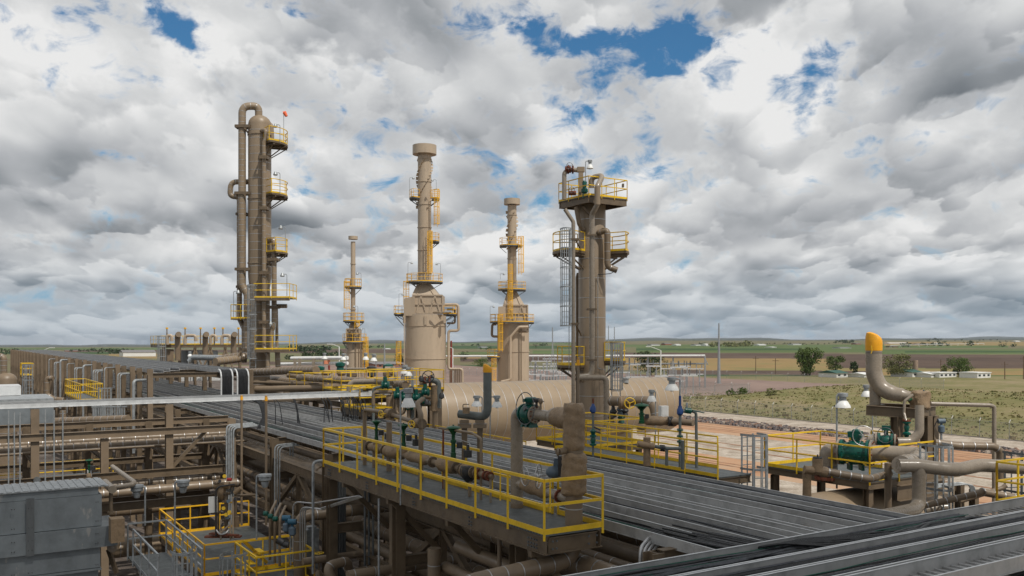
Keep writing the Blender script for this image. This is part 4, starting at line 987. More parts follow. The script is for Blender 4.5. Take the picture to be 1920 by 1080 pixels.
# ---- ladder cable trays
def tray(p0,p1,w,label,h=.21,rung=.3,far=60,mt='tray',group='cable trays on the pipe rack',closed=False,name='cable_tray',lip=.028,fine=True):
    """p0,p1: centre line on the rail tops"""
    p0=Vector(p0); p1=Vector(p1); d=(p1-p0).normalized(); s_=d.cross(UP).normalized(); L=(p1-p0).length
    m=MB()
    for k in (-1,1):
        c=s_*(k*w/2)
        m.bar(p0+c-UP*h/2,p1+c-UP*h/2,.012,h-.012)
        m.bar(p0+c-s_*k*(lip/2-.006)-UP*.003,p1+c-s_*k*(lip/2-.006)-UP*.003,lip,.008,1); m.bar(p0+c+s_*k*(lip/2)-UP*(h),p1+c+s_*k*(lip/2)-UP*(h),lip,.008)
        if fine:
            q=0
            while q<min(L,far):                      # splice plates
                a=p0+d*(q+1.2)+c+s_*k*.012-UP*h/2; m.bar(a,a+d*.28,.012,h*.7); q+=3.66
    q=.15
    while q<L:
        a=p0+d*q-UP*(h-.03); m.bar(a-s_*(w/2-.01),a+s_*(w/2-.01),.035,.02); q+=rung if q<far else 1.5
    if closed: m.bar(p0-UP*(h-.008),p1-UP*(h-.008),w-.03,.004)
    o=m.build(name,[M[mt],M['alu']]); return tag(o,label,'cable tray',group)
def cables(p0,p1,w,n,label,r=(.012,.026),seed=1,seg=1.4,depth=.10,green=1,mats=('cable','cable_grey','cable_green'),drop=.18,wander=.06):
    rr=random.Random(seed); p0=Vector(p0); p1=Vector(p1); d=(p1-p0).normalized(); s_=d.cross(UP).normalized(); L=(p1-p0).length; k=max(2,int(L/seg)); m=MB()
    for i in range(n):
        ra=rr.uniform(*r); x=rr.uniform(-.5,.5)*(w-.08); z=rr.uniform(0,depth); g=i<green; ph=rr.uniform(0,6)
        pts=[]
        for j in range(k+1):
            f=L*j/k; x=max(-w/2+.04,min(w/2-.04,x+rr.uniform(-1,1)*wander)); pts.append(p0+d*f+s_*x-UP*(drop-z-ra-(depth*.8 if g else 0)*.6+math.sin(f*.8+ph)*.012))
        if g: ra=.009
        m.tube(pts,ra,5,2 if g else (1 if rr.random()<.3 else 0))
    o=m.build('cables',[M[q] for q in mats]); return tag(o,label,'cables',None,'stuff')
TR=[(12.06,12.74,30,'nearest the walkway, heaped with black and green cables'),(13.42,14.10,26,'second from the walkway, with black cables'),
    (14.50,14.95,1,'narrow and empty, third from the walkway'),(15.2,15.95,0,'fourth from the walkway, with bare rungs showing'),(16.45,17.05,26,'second from the right edge of the rack'),(17.55,18.17,34,'along the right edge of the rack')]
for i,(a,b,n,l) in enumerate(TR):
    c=(a+b)/2; z=TZ+(.0 if i%2 else .012)
    tray((c,8.2 if False else 11.42,z),(c,200,z),b-a,'long ladder cable tray '+l,rung=.3,closed=(i in (2,3,4,5)))
    if n: cables((c,11.42,z),(c,110,z),b-a,n,'black cables lying in the tray '+l.split(',')[0],seed=10+i,green=3 if i==0 else 1 if i in (2,4) else 0,depth=.02 if n<20 else .06,seg=1.2 if i<2 else 3,wander=.06 if i<2 else .015)
UT=[(10.75,11.35,12,'at the left edge'),(11.45,12.05,3,'second from the left edge'),(12.4,13.0,10,'in the middle left'),(13.3,13.9,2,'in the middle right'),(14.45,15.15,26,'right of the middle, with cables bending down'),(15.45,16.15,26,'at the right edge, with cables bending down')]
for i,(a,b,n,l) in enumerate(UT):
    c=(a+b)/2; z=10.16+.004*(i%2)
    tray((c,57.6 if i>3 else 58.6+i*1.7,z),(c,200,z),b-a,'upper level cable tray '+l,rung=.6,far=50,group='cable trays on the upper level')
    cables((c,57.6 if i>3 else 59+i*1.7,z),(c,120,z),b-a,n,'black cables in the upper tray '+l.split(',')[0],seed=40+i,seg=3,green=0)
# cable drops at the end of the upper trays
for i,(a,b) in enumerate(((14.45,15.15),(15.45,16.15))):
    c=(a+b)/2; rr=random.Random(i)
    t=thing('cable_waterfall',(c,57.6,8.1),['black cable waterfall with silver side rails, left one at the upper tray end','black cable waterfall with silver side rails, right one at the upper tray end'][i],'cable drop','cable waterfalls')
    prof=[(57.6,10.16),(57.35,10.12),(57.12,9.98),(57.0,9.75),(57.0,8.25)]
    for x in (a,b): MB().tube(rnd([(x,y,z) for y,z in prof],.2,4),.05,8).build('side_rail',M['alu'],t)
    m=MB()
    for k in range(24):
        x=a+.06+(b-a-.12)*k/23; m.tube([(x+rr.uniform(-.01,.01),y-.02+rr.uniform(-.02,.02),z-.03) for y,z in prof],.018,5)
    m.build('cable_bundle',M['cable'],t)
# ---- cross trays in the foreground, lower right
CT=[(10.45,11.36,'with a heap of black cables, nearest the main trays'),(9.78,10.38,'second, solid and narrow, in front of the heaped one'),(9.05,9.70,'third, with bare rungs, at the bottom right'),(8.2,8.95,'closest to the camera at the bottom right corner')]
for i,(a,b,l) in enumerate(CT):
    c=(a+b)/2; z=8.34+.01*i
    tray((7.2,c,z),(30,c,z),b-a,'galvanised cross tray '+l,h=.24,rung=.23,far=99,mt='tray',group='cross trays at bottom right',closed=(i>0),lip=.035)
cables((7.2,10.08,8.35),(30,10.08,8.35),.6,22,'even layer of dark cables filling the second cross tray',seed=79,seg=2.,depth=.04,green=0,wander=.01)
cables((7.2,10.9,8.34),(18.6,10.9,8.34),.9,34,'heap of black and green cables running along the foreground cross tray',seed=77,seg=.8,depth=.08,green=3,r=(.013,.028),drop=.215,wander=.09)
cables((7.2,9.38,8.36),(30,9.38,8.36),.6,9,'few thin cables in the cross tray closest to the camera',seed=78,seg=1.,depth=.03,green=1)
for i,(px,py) in enumerate(((1470,1006),(1500,1001),(1530,996),(1430,1014),(1390,1021),(1350,1029))):
    pass
m=MB(); rr=random.Random(9)
for i in range(16):
    x=rr.uniform(12.2,13.3); y0=12.8+rr.uniform(0,1.5); x2=x+rr.uniform(1.2,3.8)
    m.tube(rnd([(x,y0,8.06+rr.uniform(0,.06)),(x+.05,11.6,8.12+rr.uniform(0,.05)),(x+.35,11.15,8.32),(x2,10.75+rr.uniform(-.2,.2),8.20+rr.uniform(0,.06))],.4,5),rr.uniform(.014,.03),6)
for i in range(12):
    x=rr.uniform(15.0,17.4); m.tube(rnd([(x,10.75+rr.uniform(-.2,.2),8.17+rr.uniform(0,.08)),(x+.9,10.7+rr.uniform(-.2,.2),8.24+rr.uniform(0,.07)),(x+2.2,10.75+rr.uniform(-.2,.2),8.19+rr.uniform(0,.05))],.5,5),rr.uniform(.02,.034),6)
tag(m.build('cable_bundle',M['cable']),'thick black cables sweeping from the long trays into the cross tray','cables',None,'stuff')
# ---- white tray bridge on the left
WT=[(41.3,41.9,'front one of three, facing the camera'),(42.0,42.6,'middle one of three'),(42.7,43.3,'rear one of three')]
for i,(a,b,l) in enumerate(WT):
    c=(a+b)/2; tray((-12,c,9.42-.01*i),(17.9-.25*i,c,9.42-.01*i),b-a,'pale aluminium tray crossing at left, '+l,h=.17,rung=.3,mt='alu',group='pale cross trays at left',far=99,lip=.05)
t=thing('cable_drops',(15,41.6,8.1),'thin black cables hanging from the pale cross tray onto the long trays','cables'); rr=random.Random(4)
for gx,n,sp in ((12.35,3,.1),(13.0,2,.1),(13.9,3,.2),(15.4,5,.35),(16.2,4,.3),(16.7,5,.4),(17.3,5,.35)):
    m=MB()
    for k in range(n):
        x=gx+rr.uniform(-sp,sp)/2; m.tube(rnd([(x,41.7,9.3),(x+rr.uniform(-.1,.1),41.1,9.0),(x+rr.uniform(-.15,.15),40.9+rr.uniform(-.2,.2),8.1)],.3,4),.022,5)
    m.build('cable_strand',M['cable'],t)
m=MB()
for k in range(7): m.tube(rnd([(11.9+.04*k,41.8,9.25),(12.15+.04*k,41.15,9.1),(12.25+.03*k,40.9,8.5),(11.9+.05*k,40.6,8.0)],.4,5),.03,6)
m.build('cable_loop',M['cable'],t)
# ---- transverse rack at left
def trans_rack():
    t=thing('transverse_rack',(5,43.5,0),'tan steel cross rack of beams and posts on the left under the pale trays','pipe rack')
    for x,top in ((-3,9.2),(3.0,9.2),(5.6,7.85),(8.2,9.2),(10.9,8.45)):
        m=MB(); m.ibeam((x,41.2,0),(x,41.2,top),.3,.3,.03,up=(0,1,0)); m.build('column',M['tan'],t)
        m=MB(); m.ibeam((x,46,0),(x,46,8.1),.3,.3,.03,up=(0,1,0)); m.build('column',M['tan_steel'],t)
        for z in (7.05,5.0): MB().ibeam((x,41.4,z),(x,45.8,z),.2,.28).build('cross_beam',M['tan_steel'],t)
    xs=[-12,-3,3.0,5.6,8.2,10.9]
    for y,z,h,x1 in ((41.2,8.05,.3,10.9),(46,8.05,.3,12),(41.2,6.25,.34,10.9),(46,6.25,.3,11),(41.2,4.95,.34,10.9),(41.2,4.0,.3,6),(46,4.4,.3,11)):
        MB().ibeam((-12,y-.17 if y<42 else y,z),(x1,y-.17 if y<42 else y,z),.18,h).build('side_beam',M['tan_steel'] if z<6.5 else M['tan'],t)
    for x in (10.9,8.2): MB().bar((x,41.2,6.3),(x+1.6,41.2,8.0) ,.14,.14).build('brace',M['tan_steel'],t) if x<10 else None
trans_rack()
for i,(y,z,r,b,l) in enumerate(((44.9,7.42,.15,.55,'rear of three on the upper level of the left cross rack'),(44.2,7.36,.08,0,'thin middle pipe on the upper level of the left cross rack'),(43.4,7.30,.14,.5,'front of three on the upper level of the left cross rack'),(42.6,7.26,.07,0,'thin front pipe on the upper level of the left cross rack'))):
    pipe('tan pipe, '+l,[(-12,y,z),(12,y,z)],r,M['tan'],b,group='pipes on the left cross rack')
pipe('fat banded tan pipe running level in front of the left cross rack',[(4.2,40.55,5.62),(11.0,40.55,5.62)],.19,M['tan'],.55)
for i,(y,z,r) in enumerate(((44.6,5.3,.2),(43.7,5.25,.12),(42.9,5.22,.16),(45.3,5.3,.1))):
    pipe(['fat dark pipe deepest on the lower level of the left cross rack','medium pipe in the middle of the lower left cross rack','front pipe on the lower level of the left cross rack','thinnest pipe at the back of the lower left cross rack'][i],[(-12,y,z),(12,y,z)],r,M['tan_steel'],.6 if i%2==0 else 0,group='pipes on the left cross rack')
def conduits(label,x,y,z0,z1,n,dx=.11,r=.028,hook=None,mt='galv',group='conduit groups',dy=0):
    """group of parallel steel conduits, one part each, optionally bending over at the top"""
    t=thing('conduit_run',(x,y,z0),label,'conduits',group)
    for k in range(n):
        p=[Vector((x+dx*k,y+dy*k,z0)),Vector((x+dx*k,y+dy*k,z1-.05*k))]
        if hook: p.append(p[-1]+Vector(hook))
        MB().tube(rnd(p,.22,5),r,7).build('conduit',M[mt],t)
    return t
conduits('three steel conduits left of the first post of the left cross rack',2.05,40.9,0,9.2,3,.2)
conduits('bent steel conduits right of the first post of the left cross rack',3.35,40.9,0,9.2,3,.32)
conduits('bundle of bent conduits by the corner post where the cross rack meets the main rack',10.55,40.7,3.5,8.2,4,.10,.04,(1.3,.5,.0))
conduits('pair of conduits hooked over the main rack side beam',12.4,37.5,5.5,7.9,2,.12,.035,(1.0,0,0))
conduits('three conduits hooked over beside the first brace of the main rack',11.2,35.8,4.8,7.75,3,.10,.03,(.9,.3,0))
conduits('single conduit hooked over by the second post of the main rack',11.3,29.4,4.5,7.6,1,.1,.04,(.5,.2,0))
m=thing('junction_plate',(3.0,40.9,5.9),'small round grey junction box on the first cross rack post','junction box'); MB().cyl((3.05,40.85,6.35),(3.05,40.95,6.35),.13,14).build('lid',M['galv_dark'],m)
# ---- pipes lying in the main rack (lower levels)
rp=random.Random(12)
LV=[(6.5,[(12.25,.30,0),(12.95,.10,0),(13.45,.16,.6),(14.1,.22,0),(14.9,.12,0),(15.6,.25,.8),(16.5,.14,0),(17.3,.2,0),(18.1,.1,0)],'upper pipe level'),
    (4.9,[(12.1,.16,0),(12.6,.09,0),(13.2,.24,.7),(13.95,.12,0),(14.5,.3,0),(15.5,.15,0),(16.3,.2,.8),(17.2,.28,0)],'lower pipe level')]
ordn=['first from the walkway side','second from the walkway side','third from the walkway side','fourth from the walkway side','fifth from the walkway side','sixth from the walkway side','seventh from the walkway side','eighth from the walkway side','ninth from the walkway side']
for z,ps,nm in LV:
    for k,(x,r,b) in enumerate(ps):
        pipe('tan pipe under the cable trays on the %s, %s'%(nm,ordn[k]),[(x,10.,z+r),(x,150,z+r)],r,M['tan'] if k%2==0 else M['tan_steel'],b if b else 0,group='pipes inside the main rack')
# steel tie: the pipe reducer seen by the brace
t=thing('strainer',(12.4,35,6.7),'conical pipe reducer with bands beside the main rack brace','pipe fitting'); m=MB(); m.lathe((12.25,33.2,6.82),(0,1,0),[(.32,0),(.36,.3),(.36,1.6),(.2,2.3),(.2,3.)],20); m.build('body',M['tan'],t)
# pipes visible at the lower right under the trays
for i,(x,z,r,y0) in enumerate(((11.35,7.25,.22,11.0),(11.0,6.75,.17,9.0),(11.75,6.7,.13,9.0),(10.6,6.3,.14,9.0))):
    pipe(['fat banded pipe with black arrows under the walkway end','plain tan pipe left of the banded pipe under the walkway end','thin tan pipe below the walkway end','lowest tan pipe below the walkway end'][i],[(x,y0,z),(x,20,z)],r,M['tan'],.5 if i==0 else 0,group='pipes below the walkway end')
conduits('shiny bent conduits rising beside the walkway end',11.55,13.6,4,7.9,4,.09,.035,(.55,.35,.1),'steel')
# frames far left: conduits hooked beside rack posts
for k in range(10):
    y=58.9+6.1*k; conduits('hooked steel conduits beside the %s upper rack post'%(['nearest','second','third','fourth','fifth','sixth','seventh','eighth','ninth','tenth'][k]),9.75,y+.6,5,9.5+(k*7%5)*.12,(1,2,1,3,1,2,1,1,2,1)[k],.15,(.09,.05,.04,.05,.08,.05,.04,.09,.05,.05)[k],(.8,.6,0),'galv',group='conduits along the left side of the rack')
# ================================================================ FOREGROUND WALKWAY WITH VALVES
WZ=8.14
def walkway():
    t=thing('walkway',(10.8,20.6,WZ),'long raised yellow railed walkway with grating deck beside the cable trays','walkway')
    x0,x1,y0,y1=10.0,11.46,14.68,27.0
    MB().box(x0,x1,y0,y1,WZ-.04,WZ).build('deck',M['grating'],t)
    b_=MB()
    for a,b in (((x0+.06,y0),(x0+.06,y1)),((x1-.06,y0),(x1-.06,y1))): b_.ibeam((*a,WZ-.23),(*b,WZ-.23),.12,.36)
    for y in (y0+.06,y1-.06): b_.ibeam((x0+.13,y,WZ-.24),(x1-.13,y,WZ-.24),.12,.34)
    for y,n in ((14.95,4),(17.6,2),(20.5,2),(23.5,2),(26.4,3)):
        for i in range(n):
            for z in (WZ-.15,WZ-.24,WZ-.31): b_.cyl((x0-.02,y+.1*i,z),(x0+.01,y+.1*i,z),.022,6,1)
    for x in (10.2,10.3,11.1,11.3): 
        for z in (WZ-.15,WZ-.3): b_.cyl((x,y0-.02,z),(x,y0+.01,z),.022,6,1)
    b_.build('deck_frame',[M['tan_steel'],M['galv_dark']],t)
    for y in (15.2,18.8,22.2,25.4): MB().bar((10.1,y,WZ-.42),(11.5,y,WZ-1.9),.14,.14).build('brace',M['tan_steel'],t)
    for y in (15.2,18.8,22.2,25.4): MB().bar((10.0,y,WZ-.48),(11.7,y,WZ-.48),.12,.12).build('bracket',M['tan_steel'],t)
    guard(t,[(x0,y1),(x0,y0),(x1,y0),(x1,y0+1.6)],WZ,post=1.42,sz=.06)
    guard(t,[(11.40,16.4),(11.40,26.9)],WZ,post=1.3,sz=.06,toe=True)
    guard(t,[(x0,y1),(11.3,y1)],WZ,post=.65,sz=.06,toe=False)
    # swing gates: little closed frames with double posts, as in the corner
    for (a,b) in (((9.97,16.3),(9.97,16.16)),((10.12,14.65),(10.26,14.65))):
        MB().bar((*a,WZ+.45),(*a,WZ+RAIL+.03),.05,.03).build('gate_stile',M['yellow'],t)
    return t
walkway()
def lampost(px,y0,y1,d,label,s=1.,side=1,shade=True,arm=.28):
    b=P(px,y0,d); q=zz(y1,d)-b.z
    if shade: return dome_lamp(b,q,label,s,side,arm=arm)
    t=thing('area_lamp',b,label,'lamp','grey cap lamps on poles'); tp=b+UP*q
    MB().tube(rnd([b,tp,tp+RT*arm*side],.08,4),.03,8).build('pole',M['galv'],t); c=tp+RT*arm*side
    MB().lathe(c,Vector((0,0,-1)),[(.10,-.06),(.22,-.05),(.23,.02),(.20,.04),(.20,.14),(.16,.17),(.12,.2)],20).build('housing',M['galv'],t)
    MB().lathe(c,Vector((0,0,-1)),[(.12,.2),(.125,.24),(.09,.38),(.05,.40)],14).build('globe',M['galv'],t)
    return t
lampost(751,947,732,23.2,'grey lamp pole clamped to the middle of the walkway railing',.72,1,True,.2)
# valve train on the walkway
def manifold():
    X=10.92; z=WZ+.62
    t=thing('valve_manifold',(X,22,WZ),'row of wrapped pipe with three green diaphragm valves on the walkway','valve manifold')
    y0,y1=17.8,25.6
    MB().tube([(X,y0+.6,z),(X,y1,z)],.075,14).build('header_pipe',M['tan'],t)
    rr=random.Random(2)
    for ya,yb,r in ((24.7,25.5,.14),(23.4,24.3,.17),(21.6,22.9,.15),(20.1,21.0,.17),(19.2,19.6,.2)):
        m=MB(); n=7; m.tube([(X+rr.uniform(-.01,.01),ya+(yb-ya)*k/n,z+rr.uniform(-.01,.01)) for k in range(n+1)],[r*(.62 if k in (0,n) else rr.uniform(.85,1.12)) for k in range(n+1)],14); m.build('insulation_wrap',M['wrap'],t)
    for y in (25.55,24.4,23.2,21.3,20.0,19.7,19.1,18.9): m=MB(); flange(m,(X,y,z),(0,1,0),.15,.04,0); m.build('flange',M['tan_steel'],t)
    for px,py,d,h,r in ((691,797,25.6,.95,.15),(737,804,24.1,.98,.16),(819,810,21.3,1.0,.175)):
        q=P(px,830,d); y=q.y
    for y,h,r in ((25.0,.62,.14),(23.1,.66,.155),(20.15,.86,.17)):
        actuator_valve(t,(X,y,z+.1),h,r)
    q=.0
    for y in (25.2,23.6,22.0,20.6,19.3): MB().cyl((X,y,WZ),(X,y,z-.08),.045,10).build('pipe_support',M['tan'],t)
    # flow elements at the near end
    m=MB(); m.cyl((X,19.0,z),(X,18.2,z),.055,12); m.build('end_pipe',M['tan'],t)
    for y,r_ in ((18.8,.14),(18.5,.12),(18.35,.12)): m=MB(); flange(m,(X,y,z),(0,1,0),r_,.04); m.build('flange',M['rust'],t)
    m=MB(); m.lathe((X,19.35,z),UP,[(.05,-.3),(.2,-.12),(.23,0),(.2,.12),(.05,.2)],14); m.build('strainer',M['dark'],t)
    MB().cyl((X,18.3,z-.02),(X,18.3,WZ),.03,8).build('pipe_support',M['taupe'],t)
    for y in (24.6,22.7,19.75):
        m=MB(); m.box(X+.12,X+.27,y-.08,y+.08,z+.28,z+.46); m.box(X+.17,X+.23,y-.03,y+.03,z+.46,z+.6); m.build('positioner',M['dark'],t)
        MB().tube(rnd([(X+.2,y,z+.5),(X+.32,y+.05,z+.62),(X+.12,y+.2,z+.7)],.08,4),.008,5).build('air_tubing',M['steel'],t)
    return t
manifold()
def riser(label,pts,r,mt='tan',band=0,name='riser_pipe',wh=None,group='risers on the walkway'):
    o=pipe(label,pts,r,M[mt],band,name=name,group=group)
    return o
X=10.92
riser('fat wrapped riser standing behind the first green valve on the walkway',[(X+.1,24.3,WZ),(X+.1,24.3,WZ+1.45)],.085)
a=P(670,774,26.2); b=P(700,778,25.7); c=P(765,787,23.4)
riser('tan pipe from the far end of the walkway bending level over the green valves',[(X,25.9,WZ),(X,25.9,9.86),(X+.05,24.6,9.86),(X+.1,22.3,9.70)],.062)
def gv(loc,ax,label,r=.13,mt='wrap',wheel=(1,0,0),wr=.17,wm='yellow'):
    t=thing('gate_valve',loc,label,'valve','small gate valves'); m=MB(); ax=Vector(ax); l=Vector(loc)
    m.lathe(l-ax*.16,ax,[(r*.6,0),(r*1.05,.05),(r*1.1,.16),(r*1.05,.27),(r*.6,.32)],14); m.build('body',M[mt],t)
    [(lambda q: (flange(q,l+ax*.2*s_,ax,r*1.15,.03), q.build('flange',M['tan_steel'],t)))(MB()) for s_ in (-1,1)]
    w=Vector(wheel).normalized(); handwheel(t,l+w*.32,w,wr*.62,wm,l,tr=.012); return t
gv((X+.06,24.2,9.85),(0,1,0),'wrapped gate valve with yellow wheel on the level pipe above the green valves',wheel=(-1,-.3,0))
gv((X+.1,22.35,9.70),(0,1,0),'wrapped gate valve with yellow wheel near the lamp pole',wheel=(-1,-.5,0))
riser('tan gooseneck riser rising just behind the lamp pole',[(X+.1,22.2,WZ),(X+.1,22.2,9.95),(X+.1,22.45,10.25),(X+.35,22.6,10.35)],.07)
riser('thin tan pipe frame in front of the green valves, bending down at right',[(X,20.9,9.7),(X,19.2,9.72),(X,18.75,9.62),(X,18.75,WZ)],.032)
MB_=MB().bar((X,20.7,WZ),(X,20.7,9.66),.05,.05).build('support_post',M['rust']); tag(MB_,'thin rusty post carrying the thin tan pipe frame on the walkway','post')
# the tall valve assembly at the near end
def big_valve():
    d=20.7; t=thing('ball_valve_station',P(1010,960,19.7),'large green ball valve with grey handwheel between two thick risers','valve station')
    px=969; rr_=.142
    A=P(px,951,20.7); z_ax=zz(778,20.7)
    c=P(1003,776,20.3)
    # left riser up and over to the valve
    ax=(P(1060,783,19.5)-P(990,776,20.6)); ax.z=0; ax.normalize()
    L=Vector((A.x,A.y,0)); zc=c.z
    vc=L+ax*.48; vc.z=zc
    pipe(None,[Vector((L.x,L.y,WZ)),Vector((L.x,L.y,zc)),Vector((vc.x,vc.y,zc))-ax*.12],rr_,M['taupe'],0,t,'left_riser',2.6,18)
    m=MB(); m.lathe(Vector((L.x,L.y,WZ)),UP,[(.15,0),(.15,.1),(.145,.1)],16); m.build('riser_collar',M['tan'],t)
    # valve body
    b=MB(); prof=[(.14,-.19),(.225,-.185),(.225,-.145),(.19,-.14),(.215,-.09),(.24,0),(.215,.09),(.19,.14),(.225,.145),(.225,.185),(.14,.19)]
    b.lathe(vc,ax,prof,32); 
    for k in range(12):
        a=2*math.pi*k/12; e=ax.orthogonal().normalized(); f=ax.cross(e); q=vc+(e*math.cos(a)+f*math.sin(a))*.17
        for s_ in (-1,1): b.cyl(q+ax*s_*.1,q+ax*s_*.2,.014,6)
    b.build('valve_body',M['green'],t)
    sd=ax.cross(UP).normalized()
    for s1 in (-.16,.0,.16):
        m=MB(); q=vc+ax*s1-UP*.16; m.hexa([q-ax*.035-sd*.12-UP*.14,q+ax*.035-sd*.12-UP*.14,q+ax*.035+sd*.12-UP*.14,q-ax*.035+sd*.12-UP*.14,q-ax*.02-sd*.05,q+ax*.02-sd*.05,q+ax*.02+sd*.05,q-ax*.02+sd*.05]); m.build('valve_foot',M['green'],t)
    m=MB(); q=vc+UP*.2; m.cyl(q,q+UP*.07,.09,16); m.lathe(q+UP*.07+ax*.06,UP,[(.13,0),(.14,.03),(.14,.09),(.11,.11)],16); m.bar(q+UP*.11-sd*.16,q+UP*.11+sd*.16,.09,.07); m.cyl(q+UP*.12+ax*.12,q+UP*.17+ax*.12,.06,10); gb=m.build('gearbox',M['green'],t)
    wc=vc+UP*.14-ax*.17-FW*.35; wax=(FW*1.0+RT*1.5-UP*.1).normalized()
    handwheel(gb,wc,wax,.36,'galv_dark',vc+UP*.22,tr=.011)
    # flanged spool, reducer to wrapped tee
    m=MB(); fc=vc+ax*.22; flange(m,fc,ax,.2,.05,0,True,1,28); m.cyl(fc,fc+ax*.52,.12,18); m.lathe(fc+ax*.5,ax,[(.12,0),(.19,.16),(.19,.3)],20); m.build('spool',[M['taupe'],M['rust']],t)
    m=MB(); flange(m,vc-ax*.21,ax,.2,.05,0,True,1,28); m.build('spool',[M['taupe'],M['rust']],t)
    q=fc+ax*.2+UP*.12; m=MB(); m.cyl(q,q+UP*.13,.025,8); m.lathe(q+UP*.13,UP,[(.03,0),(.05,.03),(.05,.09),(.03,.12)],8); m.bar(q+UP*.19-ax*.05,q+UP*.19+ax*.12,.03,.02); m.build('bleed_valve',M['tan'],t)
    q=fc+ax*.05+UP*.2; m=MB(); m.cyl(q-UP*.02,q+UP*.16,.03,8); m.cyl(q-sd*.08+UP*.12,q+sd*.08+UP*.12,.05,12); m.build('small_valve',M['dark'],t)
    # right riser, wrapped
    Rr=P(1076,985,18.75); Rv=Vector((Rr.x,Rr.y,0)); zt=zz(757,18.75)
    path=[Vector((Rv.x,Rv.y,WZ+1.2)),Vector((Rv.x,Rv.y,7.45)),Vector((Rv.x-6.0,Rv.y,7.40))]
    pp=rnd([Vector((Rv.x,Rv.y,WZ+1.6)),Vector((Rv.x,Rv.y,7.42)),Vector((Rv.x-2.6,Rv.y-.1,7.30)),Vector((Rv.x-3.6,Rv.y-.1,6.2))],.5,10)
    m=MB(); m.tube(pp,.185,24); bands(m,pp,.185,.38,1,.02,24); m.build('right_riser',[M['tan'],M['steel']],t)
    def wrap(z0,z1,r0,seed,name='insulation_wrap',sq=.0):
        r_=random.Random(seed); n=26; k=18; m=MB(); ph=[r_.uniform(0,6.28) for _ in range(8)]
        for i in range(k+1):
            f=i/k; z=z0+(z1-z0)*f; pinch=(.90 if i in (0,k) else 1.)
            for j in range(n):
                a=2*math.pi*j/n
                w=1+.03*math.sin(3*a+ph[0]+f*5)+.03*math.sin(5*a+ph[1]-f*9)+.03*math.sin(9*a+f*23+ph[2])+.028*math.sin(f*26+2*a+ph[3])+.018*math.sin(f*41-4*a+ph[5])+.012*r_.uniform(-1,1)-.10*max(0,(abs(f-.5)-.40)/.10)**2
                m.v.append(Vector((Rv.x+math.cos(a)*r0*w*pinch,Rv.y+math.sin(a)*r0*w*pinch,z+.02*math.sin(4*a+ph[4])*(1 if i in(0,k) else .3))))
        for i in range(k):
            for j in range(n): m.quad([i*n+j,i*n+(j+1)%n,(i+1)*n+(j+1)%n,(i+1)*n+j],0,True)
        m.quad([j for j in range(n)][::-1]); m.quad([k*n+j for j in range(n)]); m.build(name,M['wrap'],t)
    wrap(zz(846,18.75),zz(757,18.75),.225,1); wrap(zz(928,18.75),zz(849,18.75),.262,2)
    MB().cyl(Vector((Rv.x,Rv.y,zz(850,18.75))),Vector((Rv.x,Rv.y,zz(838,18.75))),.2,24).build('collar',M['tan'],t)
    q=fc+ax*.8; q2=Vector((Rv.x,Rv.y,zc)); r_=random.Random(7); m=MB(); n=9
    m.tube([q.lerp(q2,i/n) for i in range(n+1)],[.225*r_.uniform(.92,1.08) for i in range(n+1)],20); m.build('insulation_wrap',M['wrap'],t)
    a=P(1060,847,18.4); m=MB(); m.cyl(a-RT*.15-FW*.05,a+FW*.2,.07,14); m.cyl(a-RT*.17-FW*.05,a-RT*.14-FW*.05,.085,14); m.build('branch_cap',M['tan'],t)
    # lower crossover with two handwheels
    lo=zz(911,20.3); a=Vector((L.x,L.y,lo)); b2=Vector((Rv.x,Rv.y,lo-.05)); m=MB(); m.tube([a,b2],.105,18); m.build('crossover_pipe',M['taupe'],t)
    m=MB(); n=8; m.tube([a.lerp(b2,.12+.45*i/n) for i in range(n+1)],[.15*r_.uniform(.9,1.12)*(.8 if i in (0,n) else 1) for i in range(n+1)],16); m.build('insulation_wrap',M['wrap'],t)
    m=MB(); q=a.lerp(b2,.78); flange(m,q,(b2-a).normalized(),.15,.04); m.build('flange',M['rust'],t)
    handwheel(t,P(1008,893,19.3)+RT*.02,(RT*.95-FW*.3).normalized(),.26,'steel',P(1030,890,20.0),tr=.01); handwheel(t,P(984,893,20.0),(RT*.9+FW*.4).normalized(),.21,'steel',P(1010,890,20.6),tr=.01)
    m=MB(); q=P(1042,885,19.7); m.lathe(q-RT*.05,RT,[(.05,-.16),(.12,-.1),(.14,0),(.12,.12)],14); m.bar(q+RT*.03-UP*.1,q+RT*.06+UP*.3,.1,.2); m.build('gearbox',M['blue_grey'],t)
    m=MB(); q=P(1052,875,19.6); m.bar(q-UP*.2,q+UP*.24,.16,.14); m.build('gearbox_cover',M['dark'],t)
    m=MB(); a=P(992,930,19.2); 
big_valve()
# level connection pipe behind the risers leading to the trays
# thin tall vent pipes
def capvent(label,px,y0,y1,d,r,cap='cap',caph=.18,mt='tan'):
    b=P(px,y0,d); t=thing('vent_pipe',b,label,'vent pipe','capped vent pipes'); h=zz(y1,d)-b.z
    MB().cyl(b,b+UP*h,r,12).build('pipe',M[mt],t); MB().lathe(b+UP*(h-caph),UP,[(r*1.15,0),(r*1.2,caph*.6),(r*.8,caph*1.1)],12).build('cap',M[cap],t); return t
capvent('tall thin tan vent pipe with orange tape, left one at the cross tray',453,985,742,37.5,.05)
capvent('tall thin tan vent pipe with orange cap, right one at the cross tray',499,985,743,34,.05)
capvent('thin vent pipe with orange cap beside the process column',1084,830,672,38,.055,caph=.3)
